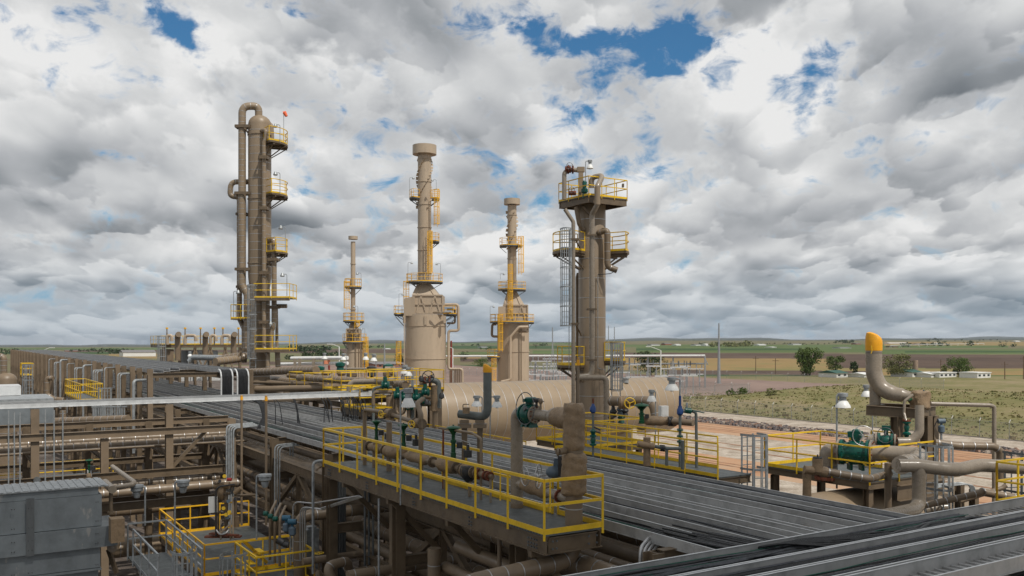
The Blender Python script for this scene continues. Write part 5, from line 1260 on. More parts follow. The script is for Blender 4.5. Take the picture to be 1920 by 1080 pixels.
# dark grey vent with yellow hood
def hood_cap(t,c,r,h,lean=(1,0,0)):
    """fabric cap, cut at a slant"""
    m=MB(); n=24; ln=Vector(lean)
    rows=[(1.04,0,0),(1.06,.45,0),(1.02,.8,.25),(.9,1.0,.45),(.5,1.12,.5),(.05,1.16,.5)]
    for rr_,f,sl in rows:
        for j in range(n):
            a=2*math.pi*j/n; q=RT*math.cos(a)*r*rr_+FW*math.sin(a)*r*rr_; tilt=-q.dot(ln)*sl
            m.v.append(Vector(c)+q+UP*(h*f+tilt+.03*r*math.sin(5*a)*f))
    for i in range(len(rows)-1):
        for j in range(n): m.quad([i*n+j,i*n+(j+1)%n,(i+1)*n+(j+1)%n,(i+1)*n+j],0,True)
    m.quad(list(range(n))[::-1]); m.build('hood',M['cap'],t)
def grey_vent():
    d=27; t=thing('vent_stack',P(890,800,d),'dark grey upturned vent pipe with yellow fabric hood behind the cable trays','vent stack')
    top=P(914,697,d); low=P(914,783,d); l2=P(861,776,d+.4)
    pipe(None,[top,low,l2],.128,M['grey_pipe'],0,t,'pipe',2.2,20); hood_cap(t,top-UP*.02,.13,.2,RT)
    for px in (871,900):
        q=P(px,790,d+.1); m=MB(); m.bar(q-RT*.14-FW*.1,q+RT*.14-FW*.1,.2,.1); m.bar(q-RT*.2-UP*.13,q+RT*.2-UP*.13,.4,.12); m.build('saddle',M['tan'],t)
        MB().bar(q-UP*.15,Vector((q.x,q.y,6.5)),.17,.17).build('support_post',M['tan_steel'],t)
    MB().cyl(P(874,775,d),P(874,764,d),.11,14).build('branch_wrap',M['wrap'],t)
    MB().tube(rnd([P(868,764,d),P(868,758,d),P(880,758,d)],.05,4),.012,6).build('wire',M['dark'],t)
grey_vent()
# ================================================================ LOWER LEFT
def cooler():
    x1=4.2; x0=-7.5; y0=31.4; y1=33.2; zt=7.33; t=thing('air_cooler',((x0+x1)/2,32.3,0),'large weathered grey galvanised cooler box with corrugated roof, bottom left','cooler')
    m=MB(); x=x0
    while x<x1: m.box(x,x+.14,y0-.03,y1+.05,zt-.03,zt+.02); m.box(x+.14,x+.22,y0-.03,y1+.05,zt-.03,zt); x+=.22
    m.build('roof',M['galv'],t)
    def panel(a,b,z0,z1,y,name='panel'): MB().box(a,b,y,y1,z0,z1).build(name,M['cooler_metal'],t)
    panel(x0,x1-.1,zt-.28,zt-.04,y0+.05,'fascia')
    xs=[x0,-1.2,2.15,x1]
    for a,b in zip(xs,xs[1:]):
        panel(a+.01,b-.01,zt-1.28,zt-.29,y0); panel(a+.01,b+(.45 if b==x1 else -.01),zt-1.95,zt-1.30,y0-.12)
    panel(x0,x1-.05,zt-2.62,zt-1.96,y0+.03); panel(x0,x1-.02,zt-2.70,zt-2.64,y0-.04,'ledge'); 
    xx=x0
    for a,b in zip([x0,-.3,1.9],[-.32,1.88,x1-.1]): panel(a,b,zt-3.0,zt-2.71,y0+.12)
    panel(x0,x1-.05,zt-3.8,zt-3.02,y0+.02); panel(x0,x1-.05,0,zt-3.82,y0+.06)
    for x in (2.15,-1.2): MB().box(x-.11,x+.11,y0-.16,y0-.125,zt-1.98,zt-.2).build('joint_strip',M['galv_dark'],t)
    m=MB()
    for x in (2.10,2.2,1.65,1.72,4.0,4.06): 
        for z in (zt-.5,zt-1.1,zt-1.5,zt-1.8,zt-2.5): m.cyl((x,y0-.175,z),(x,y0-.1,z),.012,6)
    m.build('bolts',M['dark'],t)
def coolmat():
    m=mat('cooler_metal',(.22,.245,.26),.5,metal=.35,var=.14,scale=1.4); nt=m.node_tree; S.nt=nt; b=nt.nodes['Principled BSDF']; old=S(b.inputs['Base Color'].links[0].from_socket)
    g=nt.nodes.new('ShaderNodeNewGeometry'); mp=nt.nodes.new('ShaderNodeMapping'); mp.inputs['Scale'].default_value=(1,1,.35); nt.links.new(g.outputs['Position'],mp.inputs[0])
    st=sstep(noise(S(mp.outputs[0]),1.9,5,.6),.61,.66); c=mixc(st*.55,old,(.42,.40,.37)); spk=sstep(noise(S(g.outputs['Position']),38,3,.7),.55,.75); c=mixc(spk*.35,c,(.30,.32,.33)); nt.links.new(c.s,b.inputs['Base Color'])
coolmat(); cooler()
# cooler's header pipes
pipe('tan header pipe bending back over the right end of the grey cooler',[P(205,917,30.5),P(257,908,30.0),P(211,875,33)],.085,M['taupe'],0,bend=2.0)
t=thing('inlet_header',P(215,915,30),'short fat tan header with flanged drop pipe at the cooler corner','pipe')
MB().cyl(P(197,905,31),P(211,918,29.6),.13,16).build('header',M['taupe'],t); MB().cyl(P(208,918,29.8),P(208,960,29.8),.06,12).build('drop_pipe',M['tan'],t)
m=MB(); flange(m,P(208,961,29.8),UP,.12,.05); m.build('flange',M['tan'],t)
MB().box(4.35,4.75,30.6,31.1,5.6,6.35).build('nozzle_box',M['wrap'],t)
t=thing('fan_motor',P(212,1028,29.6),'brown motor drum under the right end of the grey cooler','motor'); MB().cyl(P(211,1026,29.2),P(214,1022,30),.17,18).build('drum',M['tan'],t); MB().cyl(P(211,1011,29.4),P(214,1008,30),.13,16).build('gear_drum',M['tan_steel'],t)
MB().cyl(P(210.8,1026,29.18),P(210.9,1026,29.2),.05,10).build('hub',M['taupe'],t); m=MB(); m.bar(P(203,1030,29.8),P(219,1075,29.8),.12,.12); m.build('bracket',M['tan_steel'],t)
def gray_gangway():
    t=thing('grey_gangway',P(240,1050,29),'narrow galvanised gangway and caged ladder beside the grey cooler','gangway')
    x0,x1,y0,y1,z=5.0,6.2,26.6,31.6,4.9
    MB().box(x0,x1,y0,y1,z-.04,z).build('deck',M['grating'],t)
    guard(t,[(x0,y1),(x1,y1),(x1,y0)],z,'galv',post=1.4,toe=False); guard(t,[(x0,y0),(x0,y1-1.)],z,'galv',post=1.4,toe=True)
    ladder(t,(5.6,26.3,0),1,z+1.2,-60,'galv',True,.45,cz=3.2)
gray_gangway()
def yellow_A():
    t=thing('valve_platform',(9.1,35,4),'sunken yellow railed platform with the valve tree, lower left','platform')
    rect_platform(t,7.35,11.0,31.2,38.8,4.0,'NSW','yellow_orange',post=1.25)
    for x,y in ((7.5,31.4),(7.5,38.6)): MB().ibeam((x,y,0),(x,y,3.7),.2,.2,up=(0,1,0)).build('column',M['tan_steel'],t)
    t=thing('stair_platform',(9.4,29.4,4.02),'nearer yellow platform corner with caged ladder at the bottom','platform')
    rect_platform(t,8.3,10.2,28.4,30.9,4.03,'NSEW','yellow',post=.8)
    MB().bar((8.6,30.9,5.1),(9.6,31.6,4.1),.06,.1).build('stair_stringer',M['yellow'],t)
    for k in range(5): MB().bar((8.4+.15*k,30.2,4.1+.18*k),(8.4+.15*k,30.8,4.1+.18*k),.2,.03).build('stair_tread',M['yellow'],t)
    t2=thing('caged_ladder',(8.05,29.6,0),'galvanised ladder cage hoops in front of the yellow platforms, bottom','ladder'); ladder(t2,(7.9,29.0,0),0.4,5.2,-110,'galv',True,.5,cz=2.4,hr=.42)
yellow_A()
def valve_tree():
    t=thing('valve_tree',P(420,1010,33),'cluttered wellhead style valve tree with gauges on the sunken yellow platform','valve tree'); d=33
    def c(px,py,dd=0): return P(px,py,d-dd)
    MB().cyl(c(407,1008),c(407,905),.08,12).build('main_pipe',M['tan'],t); MB().cyl(c(424,995),c(424,922),.07,12).build('main_pipe',M['tan'],t)
    for x,y in ((407,905),(407,935),(407,960),(424,925),(424,940),(424,975)): m=MB(); flange(m,c(x,y),UP,.15,.05); m.build('flange',M['tan_steel'],t)
    m=MB(); m.cyl(c(402,910),c(430,910),.13,14); m.lathe(c(416,921),UP,[(.06,-.3),(.14,-.2),(.16,0),(.1,.2)],12); m.build('valve_body',M['wrap'],t)
    MB().box(*[v for a,b in zip(c(391,962,.4),c(407,930,.2)) for v in (min(a,b),max(a,b))]).build('control_box',M['white'],t)
    pts=[(437,893),(425,900),(419,897),(428,905)]
    m=MB(); m.cyl(c(426,899,.3),c(434,899,.3),.06,12); m.build('red_valve',M['red'],t)
    for px,py in ((421,893),(419,953),(430,960),(424,965)): MB().cyl(c(px,py,.35),c(px,py,.2),.07,10).build('yellow_knob',M['yellow'],t)
    for px,py in ((428,940),(426,970)): MB().cyl(c(px,py,.3),c(px,py,.15),.07,10).build('blue_gauge',M['blue_grey'],t)
    for px,py in ((441,935),(412,902),(417,985)): MB().cyl(c(px,py,.3),c(px,py,.12),.06,10).build('gauge',M['dark'],t)
    for p0,p1 in (((437,932),(437,1008)),((430,985),(412,1000)),((414,975),(414,1012)),((432,975),(432,1012))): MB().cyl(c(*p0,.2),c(*p1,.2),.035,8).build('drain_tube',M['tan_light'],t)
    MB().tube(rnd([c(405,1005,.3),c(405,918,.35),c(412,912,.35),c(440,908,.3)],.3,5),.03,8).build('black_hose',M['dark'],t)
    MB().tube(rnd([c(405,993,.3),c(412,1003,.4),c(424,1000,.4),c(428,994,.3)],.2,5),.03,8).build('steel_hose',M['steel'],t)
    m=MB(); m.bar(c(385,1006),c(452,1006),.25,.06); m.bar(c(395,1000),c(445,1004,.5),.2,.05); m.build('drip_tray',M['rust'],t)
    MB().cyl(c(443,968),c(443,988),.12,12).build('wrapped_vessel',M['wrap'],t); MB().cyl(c(441,968),c(441,930),.07,12).build('side_pipe',M['tan'],t); MB().cyl(c(440,929),c(480,928,-1),.05,10).build('side_pipe',M['tan'],t)
    MB().cyl(c(440,925),c(452,915),.09,12).build('side_cap',M['wrap'],t)
valve_tree()
for px,y0,y1,d,l,side in ((272,985,912,30.5,'left of three near the banded pipe',-1),(328,1046,903,31,'middle of three, in front of the banded pipe',1),(481,1012,892,30,'right of three, above the lower platforms',1)):
    lampost(px,y0,y1,d,'grey cap lamp on a pole, '+l,1,side,False)
conduits('two silver conduits lying on low supports beside the sunken platform',6.3,31.0,0,.5,2,.3,.04,(2.6,.6,0))
# near the yellow platforms: transmitters, tank, handwheel valve
t=thing('transmitter_pair',P(545,1010,29.5),'pair of blue headed transmitters above the nearer yellow platform','transmitter')
transmitter(t,P(537,980,29.5),1.5,'transmitter_blue'); transmitter(t,P(548,987,29.3),1.5,'transmitter_blue'); MB().cyl(P(545,1000,29.4),P(545,1060,29.4),.035,8).build('stand_pipe',M['galv'],t)
t=thing('pump_motor',P(530,1018,29),'black instrument with camera like cylinders on the nearer platform railing','instrument'); MB().cyl(P(520,1012,29),P(531,1018,29),.12,14).build('drum',M['dark'],t); MB().cyl(P(531,1020,29),P(541,1022,29),.10,14).build('drum',M['dark'],t)
t=thing('grey_tank',P(583,1060,31),'upright light grey cabinet tank beside the level banded pipe','tank'); q=P(583,1045,31); MB().box(q.x-.22,q.x+.22,q.y-.2,q.y+.2,q.z-.6,q.z+1.0).build('body',M['galv'],t); MB().box(q.x-.15,q.x+.15,q.y-.15,q.y+.15,q.z+1.0,q.z+1.08).build('lid',M['galv'],t)
t=thing('handwheel_valve',P(598,1060,29),'small valve with a yellow handwheel lying flat, bottom centre left','valve'); handwheel(t,P(598,1037,29),UP,.15,'yellow'); MB().cyl(P(598,1037,29),P(598,1075,29),.03,8).build('stem',M['tan_steel'],t); MB().lathe(P(598,1078,29),UP,[(.05,-.2),(.12,-.1),(.13,.05),(.06,.15)],12).build('body',M['tan'],t)
t=thing('green_valve_row',P(510,965,31),'three small dark green valves on bent tan tubes left of the level pipe','valves')
for k in range(3):
    q=P(498+k*9,963+k*5,31-k*.3); MB().lathe(q-RT*.09,RT,[(.05,0),(.09,.03),(.09,.15),(.05,.18)],12).build('valve',M['green'],t)
    MB().tube(rnd([q-UP*1.6+RT*.15,q+RT*.15,q+FW*1.+RT*.1+UP*.25],.2,5),.045,8).build('tube',M['tan'],t)
pipe('level banded tan pipe bending down at its left end, passing under the walkway',[(10.05,29.4,3.2),(10.05,29.4,6.05),(15.5,29.4,6.1)],.20,M['tan'],.62,bend=1.7)
for k,(p0,p1,l) in enumerate((((548,975),(640,922),'upper silver conduit sweeping from the transmitters to the walkway'),((625,965),(770,936),'lower silver conduit sweeping under the walkway'))):
    pass
a=onX(548,1000,9.7); 
for k,(x,z0,l) in enumerate(((9.75,6.62,'upper shiny conduit running level from the blue transmitters to the walkway'),(10.0,6.42,'lower shiny pair of conduits running level to the walkway underside'))):
    t=thing('conduit_run',(x,29,5),l,'conduits','shiny conduits near the transmitters')
    for j in range(1+k*2): MB().tube(rnd([(x+.05*j,29.2-.08*j,4.6),(x+.05*j,29.2-.08*j,z0),(x+.4,28.4-.1*j,z0+.02),(9.95,24.0-.1*j,7.55)],.3,5),.025,7).build('conduit',M['steel'],t)
# grey conduit bundle behind
conduits('thick vertical bundle of grey conduits under the far end of the walkway',10.7,27.9,1.5,7.8,5,.09,.045,None,'galv_dark'); conduits('second thinner conduit bundle under the far end of the walkway',11.35,26.9,1.5,7.6,3,.14,.04,None,'galv_dark')
conduits('single bent grey conduit against the end of the walkway',9.8,27.4,4.6,8.15,1,.1,.045,(.35,.1,0),'galv')
# bottom centre pipes
pipe('banded tan pipe loop at the bottom edge left of centre',[P(640,1120,27),P(610,1062,27),P(650,1052,27.5),P(656,1075,28),P(745,1062,29)],.15,M['tan'],.45,bend=1.6)
pipe('upright tan vent stub at the bottom centre left',[P(738,1048,28),P(738,1110,28)],.16,M['tan'],0)
for i,(y,z,r) in enumerate(((16.5,5.2,.3),(20.5,4.7,.22),(23.0,5.6,.14),(25.5,4.2,.26),(22,3.6,.2),(27.5,5.0,.12))):
    pipe('dark tan crosswise pipe under the walkway, '+['nearest','second nearest','thin third','fat fourth','lowest','farthest thin'][i],[(9.0+i*.1,y,z),(18.5,y,z)],r,M['tan'],.6 if i%2==0 else 0,group='crosswise pipes under the walkway')
for i,(x,y,z0,z1,r) in enumerate(((10.3,20,2,6.8,.17),(10.5,17.2,0,7.6,.05),(9.9,22.5,0,7.7,.03),(11.0,24,0,7.5,.1),(10.8,18.9,1,5.8,.12))):
    pipe('upright pipe in the shade under the walkway, '+['thick banded one','slim one near the end','thinnest one','middle one','short one'][i],[(x,y,z0),(x,y,z1)],r,M['tan'] if i!=2 else M['galv'],.6 if i==0 else 0,group='upright pipes under the walkway')
# supports between the walkway and ground
t=thing('steel_structure',(9.8,20,0),'tan steel frame of posts and beams under the walkway','steel frame')
for y in (16.2,22.2,27.2):
    MB().ibeam((10.35,y,0),(10.35,y,7.6),.28,.28,up=(0,1,0)).build('column',M['tan_steel'],t); MB().ibeam((10.5,y,6.0),(11.4,y,6.0),.2,.3).build('beam',M['tan_steel'],t)
MB().ibeam((10.35,12.5,4.2),(10.35,31,4.2),.2,.3).build('beam',M['tan_steel'],t)
# ================================================================ RIGHT SIDE
def plat_C():
    t=thing('valve_platform',(21.3,25,7.66),'yellow railed platform with green valves just right of the cable trays','platform')
    z=7.66; rect_platform(t,20.6,22.1,20.5,29.5,z,'WN',post=1.6)
    guard(t,[(22.1,22.0),(22.1,29.5)],z,post=1.4)
    for x,y in ((20.8,21),(21.9,21),(20.8,25),(21.9,29),(20.8,29)): MB().ibeam((x,y,0),(x,y,z-.3),.2,.2,up=(0,1,0)).build('column',M['tan_steel'],t)
    l=thing('caged_ladder',(22.4,20.9,0),'tall galvanised caged ladder at the near end of the right valve platform','ladder')
    ladder(l,(22.35,20.9,0),.2,z+1.25,-60,'galv',True,.5,cz=3.4,hr=.42); ladder(l,(21.9,19.95,0),.2,z+1.2,-75,'galv',False,.45)
    t=thing('small_platform',(24,32,7.3),'second yellow railed platform behind the right valve platform','platform')
    rect_platform(t,22.4,25.6,29.8,33.5,7.55,'NSEW',post=1.4)
    for x,y in ((22.6,30),(25.4,30),(25.4,33.3)): MB().ibeam((x,y,0),(x,y,7.3),.2,.2,up=(0,1,0)).build('column',M['tan_steel'],t)
    t=thing('low_platform',(19.9,40,6.7),'long low yellow railed walkway along the far side of the cable trays','walkway')
    rect_platform(t,19.3,20.2,31,52,6.75,'WEN',post=1.8)
plat_C()
def blue_group():
    d=30.5; p=lambda px,py,dd=0:P(px,py,d-dd)
    t=thing('instrument_pipe',p(1251,905),'tall slim grey pipe topped by a bright blue stem with a long dark green lever','instrument pipe')
    MB().cyl(p(1275,885),p(1275,776),.05,10).build('pipe',M['grey_pipe'],t); MB().cyl(p(1275,776),p(1275,742),.045,10).build('blue_stem',M['blue'],t); MB().lathe(p(1275,779),UP,[(.06,0),(.11,.06),(.11,.2),(.07,.26),(.07,.32)],12).build('blue_body',M['blue'],t)
    MB().cyl(p(1275,770),p(1292,773),.055,10).build('branch_pipe',M['grey_pipe'],t); MB().cyl(p(1284,769),p(1296,771),.10,14).build('green_valve',M['green'],t); MB().bar(p(1296,769),p(1320,774,.5),.05,.03).build('lever',M['green'],t)
    MB().tube(rnd([p(1292,770),p(1305,773),p(1306,830),p(1306,885)],.1,5),.05,10).build('down_pipe',M['grey_pipe'],t)
    MB().cyl(p(1288,768),p(1288,755),.04,8).build('bleed_stub',M['galv'],t)
    for y in (806,818,828): m=MB(); flange(m,p(1275,y),UP,.11,.03); m.build('flange',M['green'],t)
blue_group()
def p2():
    t=thing('instrument_pipe',P(1253,932,29.8),'thin grey pipe with dark blue head and green valves standing on the right valve platform','instrument pipe'); d=31.3
    p=lambda px,py,dd=0:P(px,py,d-dd)
    MB().cyl(p(1112,870),p(1112,776),.04,10).build('pipe',M['grey_pipe'],t); MB().cyl(p(1112,765),p(1112,747),.035,8).build('stem',M['rust'],t)
    MB().lathe(p(1112,775),UP,[(.05,0),(.1,.05),(.1,.2),(.06,.28),(.04,.34)],12).build('blue_valve',M['blue'],t); MB().cyl(p(1106,768),p(1112,768),.08,10).build('blue_valve',M['blue'],t)
    MB().lathe(p(1112,820),UP,[(.05,-.3),(.12,-.28),(.12,-.22),(.07,-.2),(.1,-.1),(.07,0),(.12,.02),(.12,.08),(.07,.1),(.11,.22),(.05,.3)],14).build('green_valve',M['green'],t)
    for k in (0,1): MB().cyl(p(1112,800+k*8),p(1126,806+k*6),.03,8).build('branch_tube',M['dark'],t)
p2()
pipe('wrapped tan tee with grey branch standing on the right valve platform',[P(1213,873,29.3),P(1213,834,29.3),P(1213,820,29.3)],.12,M['wrap'],0,name='wrapped_riser')
t=thing('branch_valve',P(1225,835,29.2),'wrapped horizontal branch with dark flanged valve on the right valve platform','valve')
m=MB(); r_=random.Random(3); m.tube([P(1195+k*4,832+k*.7,29.2) for k in range(9)],[.11*r_.uniform(.85,1.15) for k in range(9)],14); m.build('wrapped_body',M['wrap'],t); MB().cyl(P(1227,837,29.2),P(1254,841,28.9),.06,12).build('pipe',M['grey_pipe'],t)
m=MB(); flange(m,P(1240,840,29),RT,.11,.04); flange(m,P(1244,840.5,29),RT,.11,.04); m.build('flange',M['dark'],t); MB().cyl(P(1250,841,28.9),P(1280,841,28.7),.055,10).build('pipe',M['grey_pipe'],t)
MB().cyl(P(1250,873,28.9),P(1250,843,28.9),.05,10).build('pipe_support',M['grey_pipe'],t); MB().cyl(P(1280,880,28.7),P(1280,826,28.7),.06,10).build('pipe_support',M['grey_pipe'],t)
# pipe with yellow wheel off the column, wrapped line behind rails
pipe('banded tan pipe with a bend down at right, behind the right valve platform',[P(1145,752,44),P(1225,752,42),P(1232,790,41.8)],.24,M['tan'],.5)
t=thing('gate_valve',P(1180,755,43),'wrapped gate valve with bright yellow handwheel beside the process column','valve'); m=MB(); m.tube([P(1160+k*3,755,43.3) for k in range(8)],[.27,.32,.3,.34,.33,.3,.31,.25],16); m.build('wrapped_body',M['wrap'],t); handwheel(t,P(1181,756,42.4),FW,.25,'yellow',P(1176,756,43.2),tr=.03)
t=thing('wrapped_line',P(1240,790,38),'level wrapped pipe with green diaphragm valve behind the right valve platform','pipe'); m=MB(); r_=random.Random(5); m.tube([P(1205+k*7,788+k*.3,36) for k in range(10)],[.18*r_.uniform(.85,1.12) for k in range(10)],14); m.build('wrapped_pipe',M['wrap'],t)
actuator_valve(t,P(1203,800,35.8),.75,.27)
m=MB(); flange(m,P(1255,790,35.7),RT,.2,.05); flange(m,P(1259,790,35.7),RT,.2,.05); m.build('flange',M['dark'],t); MB().cyl(P(1262,790,35.6),P(1300,793,35),.13,14).build('end_pipe',M['tan'],t)
t=thing('control_box',P(1245,772,38),'small pale grey control box behind the green diaphragm valve','control box'); q=P(1244,772,38); MB().box(q.x-.2,q.x+.2,q.y-.1,q.y+.1,q.z-.2,q.z+.25).build('box',M['white'],t); MB().box(q.x-.16,q.x+.16,q.y-.11,q.y-.1,q.z-.16,q.z+.21).build('door',M['white'],t)
# stacked small valves near column foot
t=thing('valve_cluster',P(1160,790,44),'cluster of dark small valves at the foot of the process column','valves')
for px,py,c in ((1150,772,'dark'),(1163,768,'blue_grey'),(1172,770,'dark'),(1165,783,'green'),(1146,782,'tan_steel')):
    MB().lathe(P(px,py,44),UP,[(.08,-.3),(.18,-.25),(.12,-.1),(.2,0),(.1,.15),(.05,.35)],10).build('valve',M[c],t)
lampost(1275,862,710,33,'large white dome lamp on a tall pole in front of the vessel end',1.0,-1,True,.30)
lampost(1229,828,733,37,'smaller white dome lamp left of the large one by the vessel',.75,-1,True,.16)
lampost(1569,916,740,30,'white dome lamp in front of the grassy bank, left of the yellow capped vent',1.0,1,True,.2)
lampost(1636,850,724,37,'small white dome lamp partly behind the yellow capped vent stack',.8,-1,True,.26)
lampost(904,792,744,41,'white dome lamp left of the grey vent, before the long vessel',.95,-1,True,.25)
lampost(919,866,744,37,'white dome lamp right of the grey vent, before the long vessel',.85,1,True,.28)
lampost(757+18,737,690,50,'white dome lamp right of two in front of the large heater',.95,-1,True,.3)
lampost(754,740,686,50,'white dome lamp left of two in front of the large heater',.95,1,True,.15)
lampost(683,745,663,62,'white dome lamp on the right of the smallest heater',.85,1,True,.1)
lampost(705,770,665,60,'second white dome lamp right of the smallest heater',.9,-1,True,.15)
lampost(649,745,664,66,'white dome lamp just left of the smallest heater',.85,-1,True,.2)
lampost(606,720,663,72,'white dome lamp between the tallest column and the rust brown pole',.9,1,True,.1)
lampost(358,680,660,90,'white dome lamp beside the far cooler structure',.9,-1,True,.1)
# ---- far right platform
def plat_D():
    z=7.54; t=thing('valve_platform',(26.4,20,z),'yellow railed platform with the big dark green ball valve, far right','platform')
    rect_platform(t,24.6,27.6,17.9,22.2,z,'W',post=1.35)
    guard(t,[(24.6,17.9),(25.6,17.9)],z,post=1.); guard(t,[(24.6,22.2),(27.6,22.2),(27.6,19.6)],z,post=1.5)
    guard(t,[(26.1,17.9),(28.2,17.9)],z,post=1.2,toe=False); guard(t,[(28.6,20.0),(30.6,20.0),(30.6,22.2)],z-.15,post=1.3)
    for x,y in ((24.8,21.9),(24.8,18.1),(27.4,22)): MB().ibeam((x,y,0),(x,y,z-.3),.22,.22,up=(0,1,0)).build('column',M['tan_steel'],t)
    MB().ibeam((26,17.9,z-.5),(28.6,17.9,z-.5),.2,.5).build('deck_frame',M['tan_steel'],t)
    MB().ibeam((28.7,18.9,z-.25),(31.,18.9,z-.25),.2,.45).build('deck_frame',M['tan_steel'],t)
plat_D()
def valve_D():
    d=29.3; p=lambda px,py,dd=0:P(px,py,d-dd)
    t=thing('ball_valve',p(1605,870),'big dark green flanged ball valve with grey handwheel on the far right platform','valve')
    a=p(1577,847,-.3); b=p(1632,849,.2); ax=(b-a).normalized(); L=(b-a).length; m=MB()
    m.lathe(a,ax,[(.34,0),(.42,.01),(.42,.09),(.36,.1),(.33,.16),(.33,.2),(.40,L*.42),(.40,L*.58),(.33,L-.2),(.33,L-.16),(.36,L-.1),(.42,L-.09),(.42,L-.01),(.34,L)],36)
    for k in range(14):
        aa=2*math.pi*k/14; e=ax.orthogonal().normalized(); f=ax.cross(e); o=(e*math.cos(aa)+f*math.sin(aa))*.36
        for s_ in (.05,L-.05): m.cyl(a+ax*(s_-.09)+o,a+ax*(s_+.09)+o,.02,6)
        m.cyl(a+ax*(L*.28)+o*1.04,a+ax*(L*.36)+o*1.04,.018,6); m.cyl(a+ax*(L*.66)+o*1.04,a+ax*(L*.74)+o*1.04,.018,6)
    m.build('valve_body',M['green'],t)
    for s_ in (.3,.7):
        q=a+ax*L*s_-UP*.36; m=MB(); m.bar(q-FW*.16-UP*.12,q+FW*.16-UP*.12,.08,.2); m.build('valve_foot',M['green'],t)
    q=a.lerp(b,.5)+UP*.4; m=MB(); m.cyl(q,q+UP*.1,.15,16); m.bar(q-ax*.22+UP*.19,q+ax*.2+UP*.19,.3,.2); m.lathe(q+UP*.29+ax*.02,UP,[(.13,0),(.13,.04),(.08,.07)],14); gb=m.build('gearbox',M['green'],t)
    wc=p(1618.5,817,.35)+RT*.0; handwheel(gb,wc,(FW*.95+RT*.25).normalized(),.32,'steel',q+UP*.2,tr=.014)
    for s_,dv in ((0,-1),(L,1)):
        m=MB(); c=a+ax*(s_+dv*.05); flange(m,c,ax,.42,.07,0,True,1,28); m.build('end_flange',[M['taupe'],M['rust']],t)
    pipe(None,[a-ax*.1,a-ax*.42,a-ax*.42-UP*.95],.28,M['taupe'],0,t,'left_elbow',1.5,24)
    q=a-ax*.42-UP*.72; m=MB(); flange(m,q,UP,.42,.1,0); flange(m,q-UP*.16,UP,.43,.1,1); m.build('base_flange',[M['taupe'],M['rust']],t); m=MB(); m.lathe(a-ax*.42-UP*.5,UP,[(.285,0),(.285,.02)],24); m.build('blue_stripe',M['blue'],t)
    # second smaller valve behind
    t2=thing('ball_valve',p(1660,850,-1.5),'smaller dark green ball valve with tilted grey handwheel behind the big one','valve'); d=31
    a2=p(1645,826,0); b2=p(1675,828,.2); ax=(b2-a2).normalized(); L2=(b2-a2).length
    m=MB(); m.lathe(a2,ax,[(.12,0),(.27,.01),(.27,.09),(.18,.1),(.22,L2*.5),(.18,L2-.1),(.27,L2-.09),(.27,L2-.01),(.12,L2)],28); m.build('valve_body',M['green'],t2)
    m=MB(); flange(m,b2+ax*.05,ax,.27,.06,0,True,1); m.build('end_flange',[M['taupe'],M['rust']],t2); m=MB(); flange(m,a2-ax*.05,ax,.27,.06,0,True,1); m.cyl(a2-ax*.3,a2,.17,16); m.build('end_flange',[M['taupe'],M['rust']],t2)
    m=MB(); q=a2.lerp(b2,.55)+UP*.2; m.cyl(q,q+UP*.28,.07,12); m.bar(q-ax*.14+UP*.25,q+ax*.14+UP*.25,.2,.16); m.build('gearbox',M['green'],t2)
    handwheel(t2,p(1660,816,.6),(FW*.8+RT*.55).normalized(),.26,'galv_dark',q+UP*.2,tr=.013)
    pipe('bright taupe pipe curving up from the smaller ball valve to the vent stand',[b2+ax*.1,P(1708,828,30.8),P(1724,812,30.8),P(1724,760,30.9)],.15,M['taupe'],0,bend=2.2,n=20)
    # discharge pipe with U bend and run to the right
    R_=.235
    pts=[b+ax*.1,P(1712,856,28.2),P(1724,862,27.4)]
    rr_=[P(1634,849,29.1),P(1706,853,28.3),P(1722,856,27.6),P(1712,866,26.9),P(1694,868,26.4)]
    pipe('thick taupe pipe leaving the big ball valve to the right',[b+ax*.05,P(1700,852,28.6),P(1724,854,28.3),P(1716,868,26.6),P(1700,868,26.3),P(1690,872,25.2)],.26,M['taupe'],0,bend=1.5,n=24)
    pipe('thick glossy taupe pipe running right with a gentle hump, far right',[P(1684,873,24.6),P(1720,873,24.6),P(1775,880,24.6),P(1800,880,24.7),P(1838,872,25),P(1960,880,25)],.185,M['taupe'],0,bend=4,n=24)
    pipe('thick taupe drop pipe with elbow toward the cable trays, far right',[P(1723,876,24.6),P(1723,948,24.6),P(1712,956,24.2),P(1640,972,22.8)],.18,M['taupe'],0,bend=1.6,n=24)
valve_D()
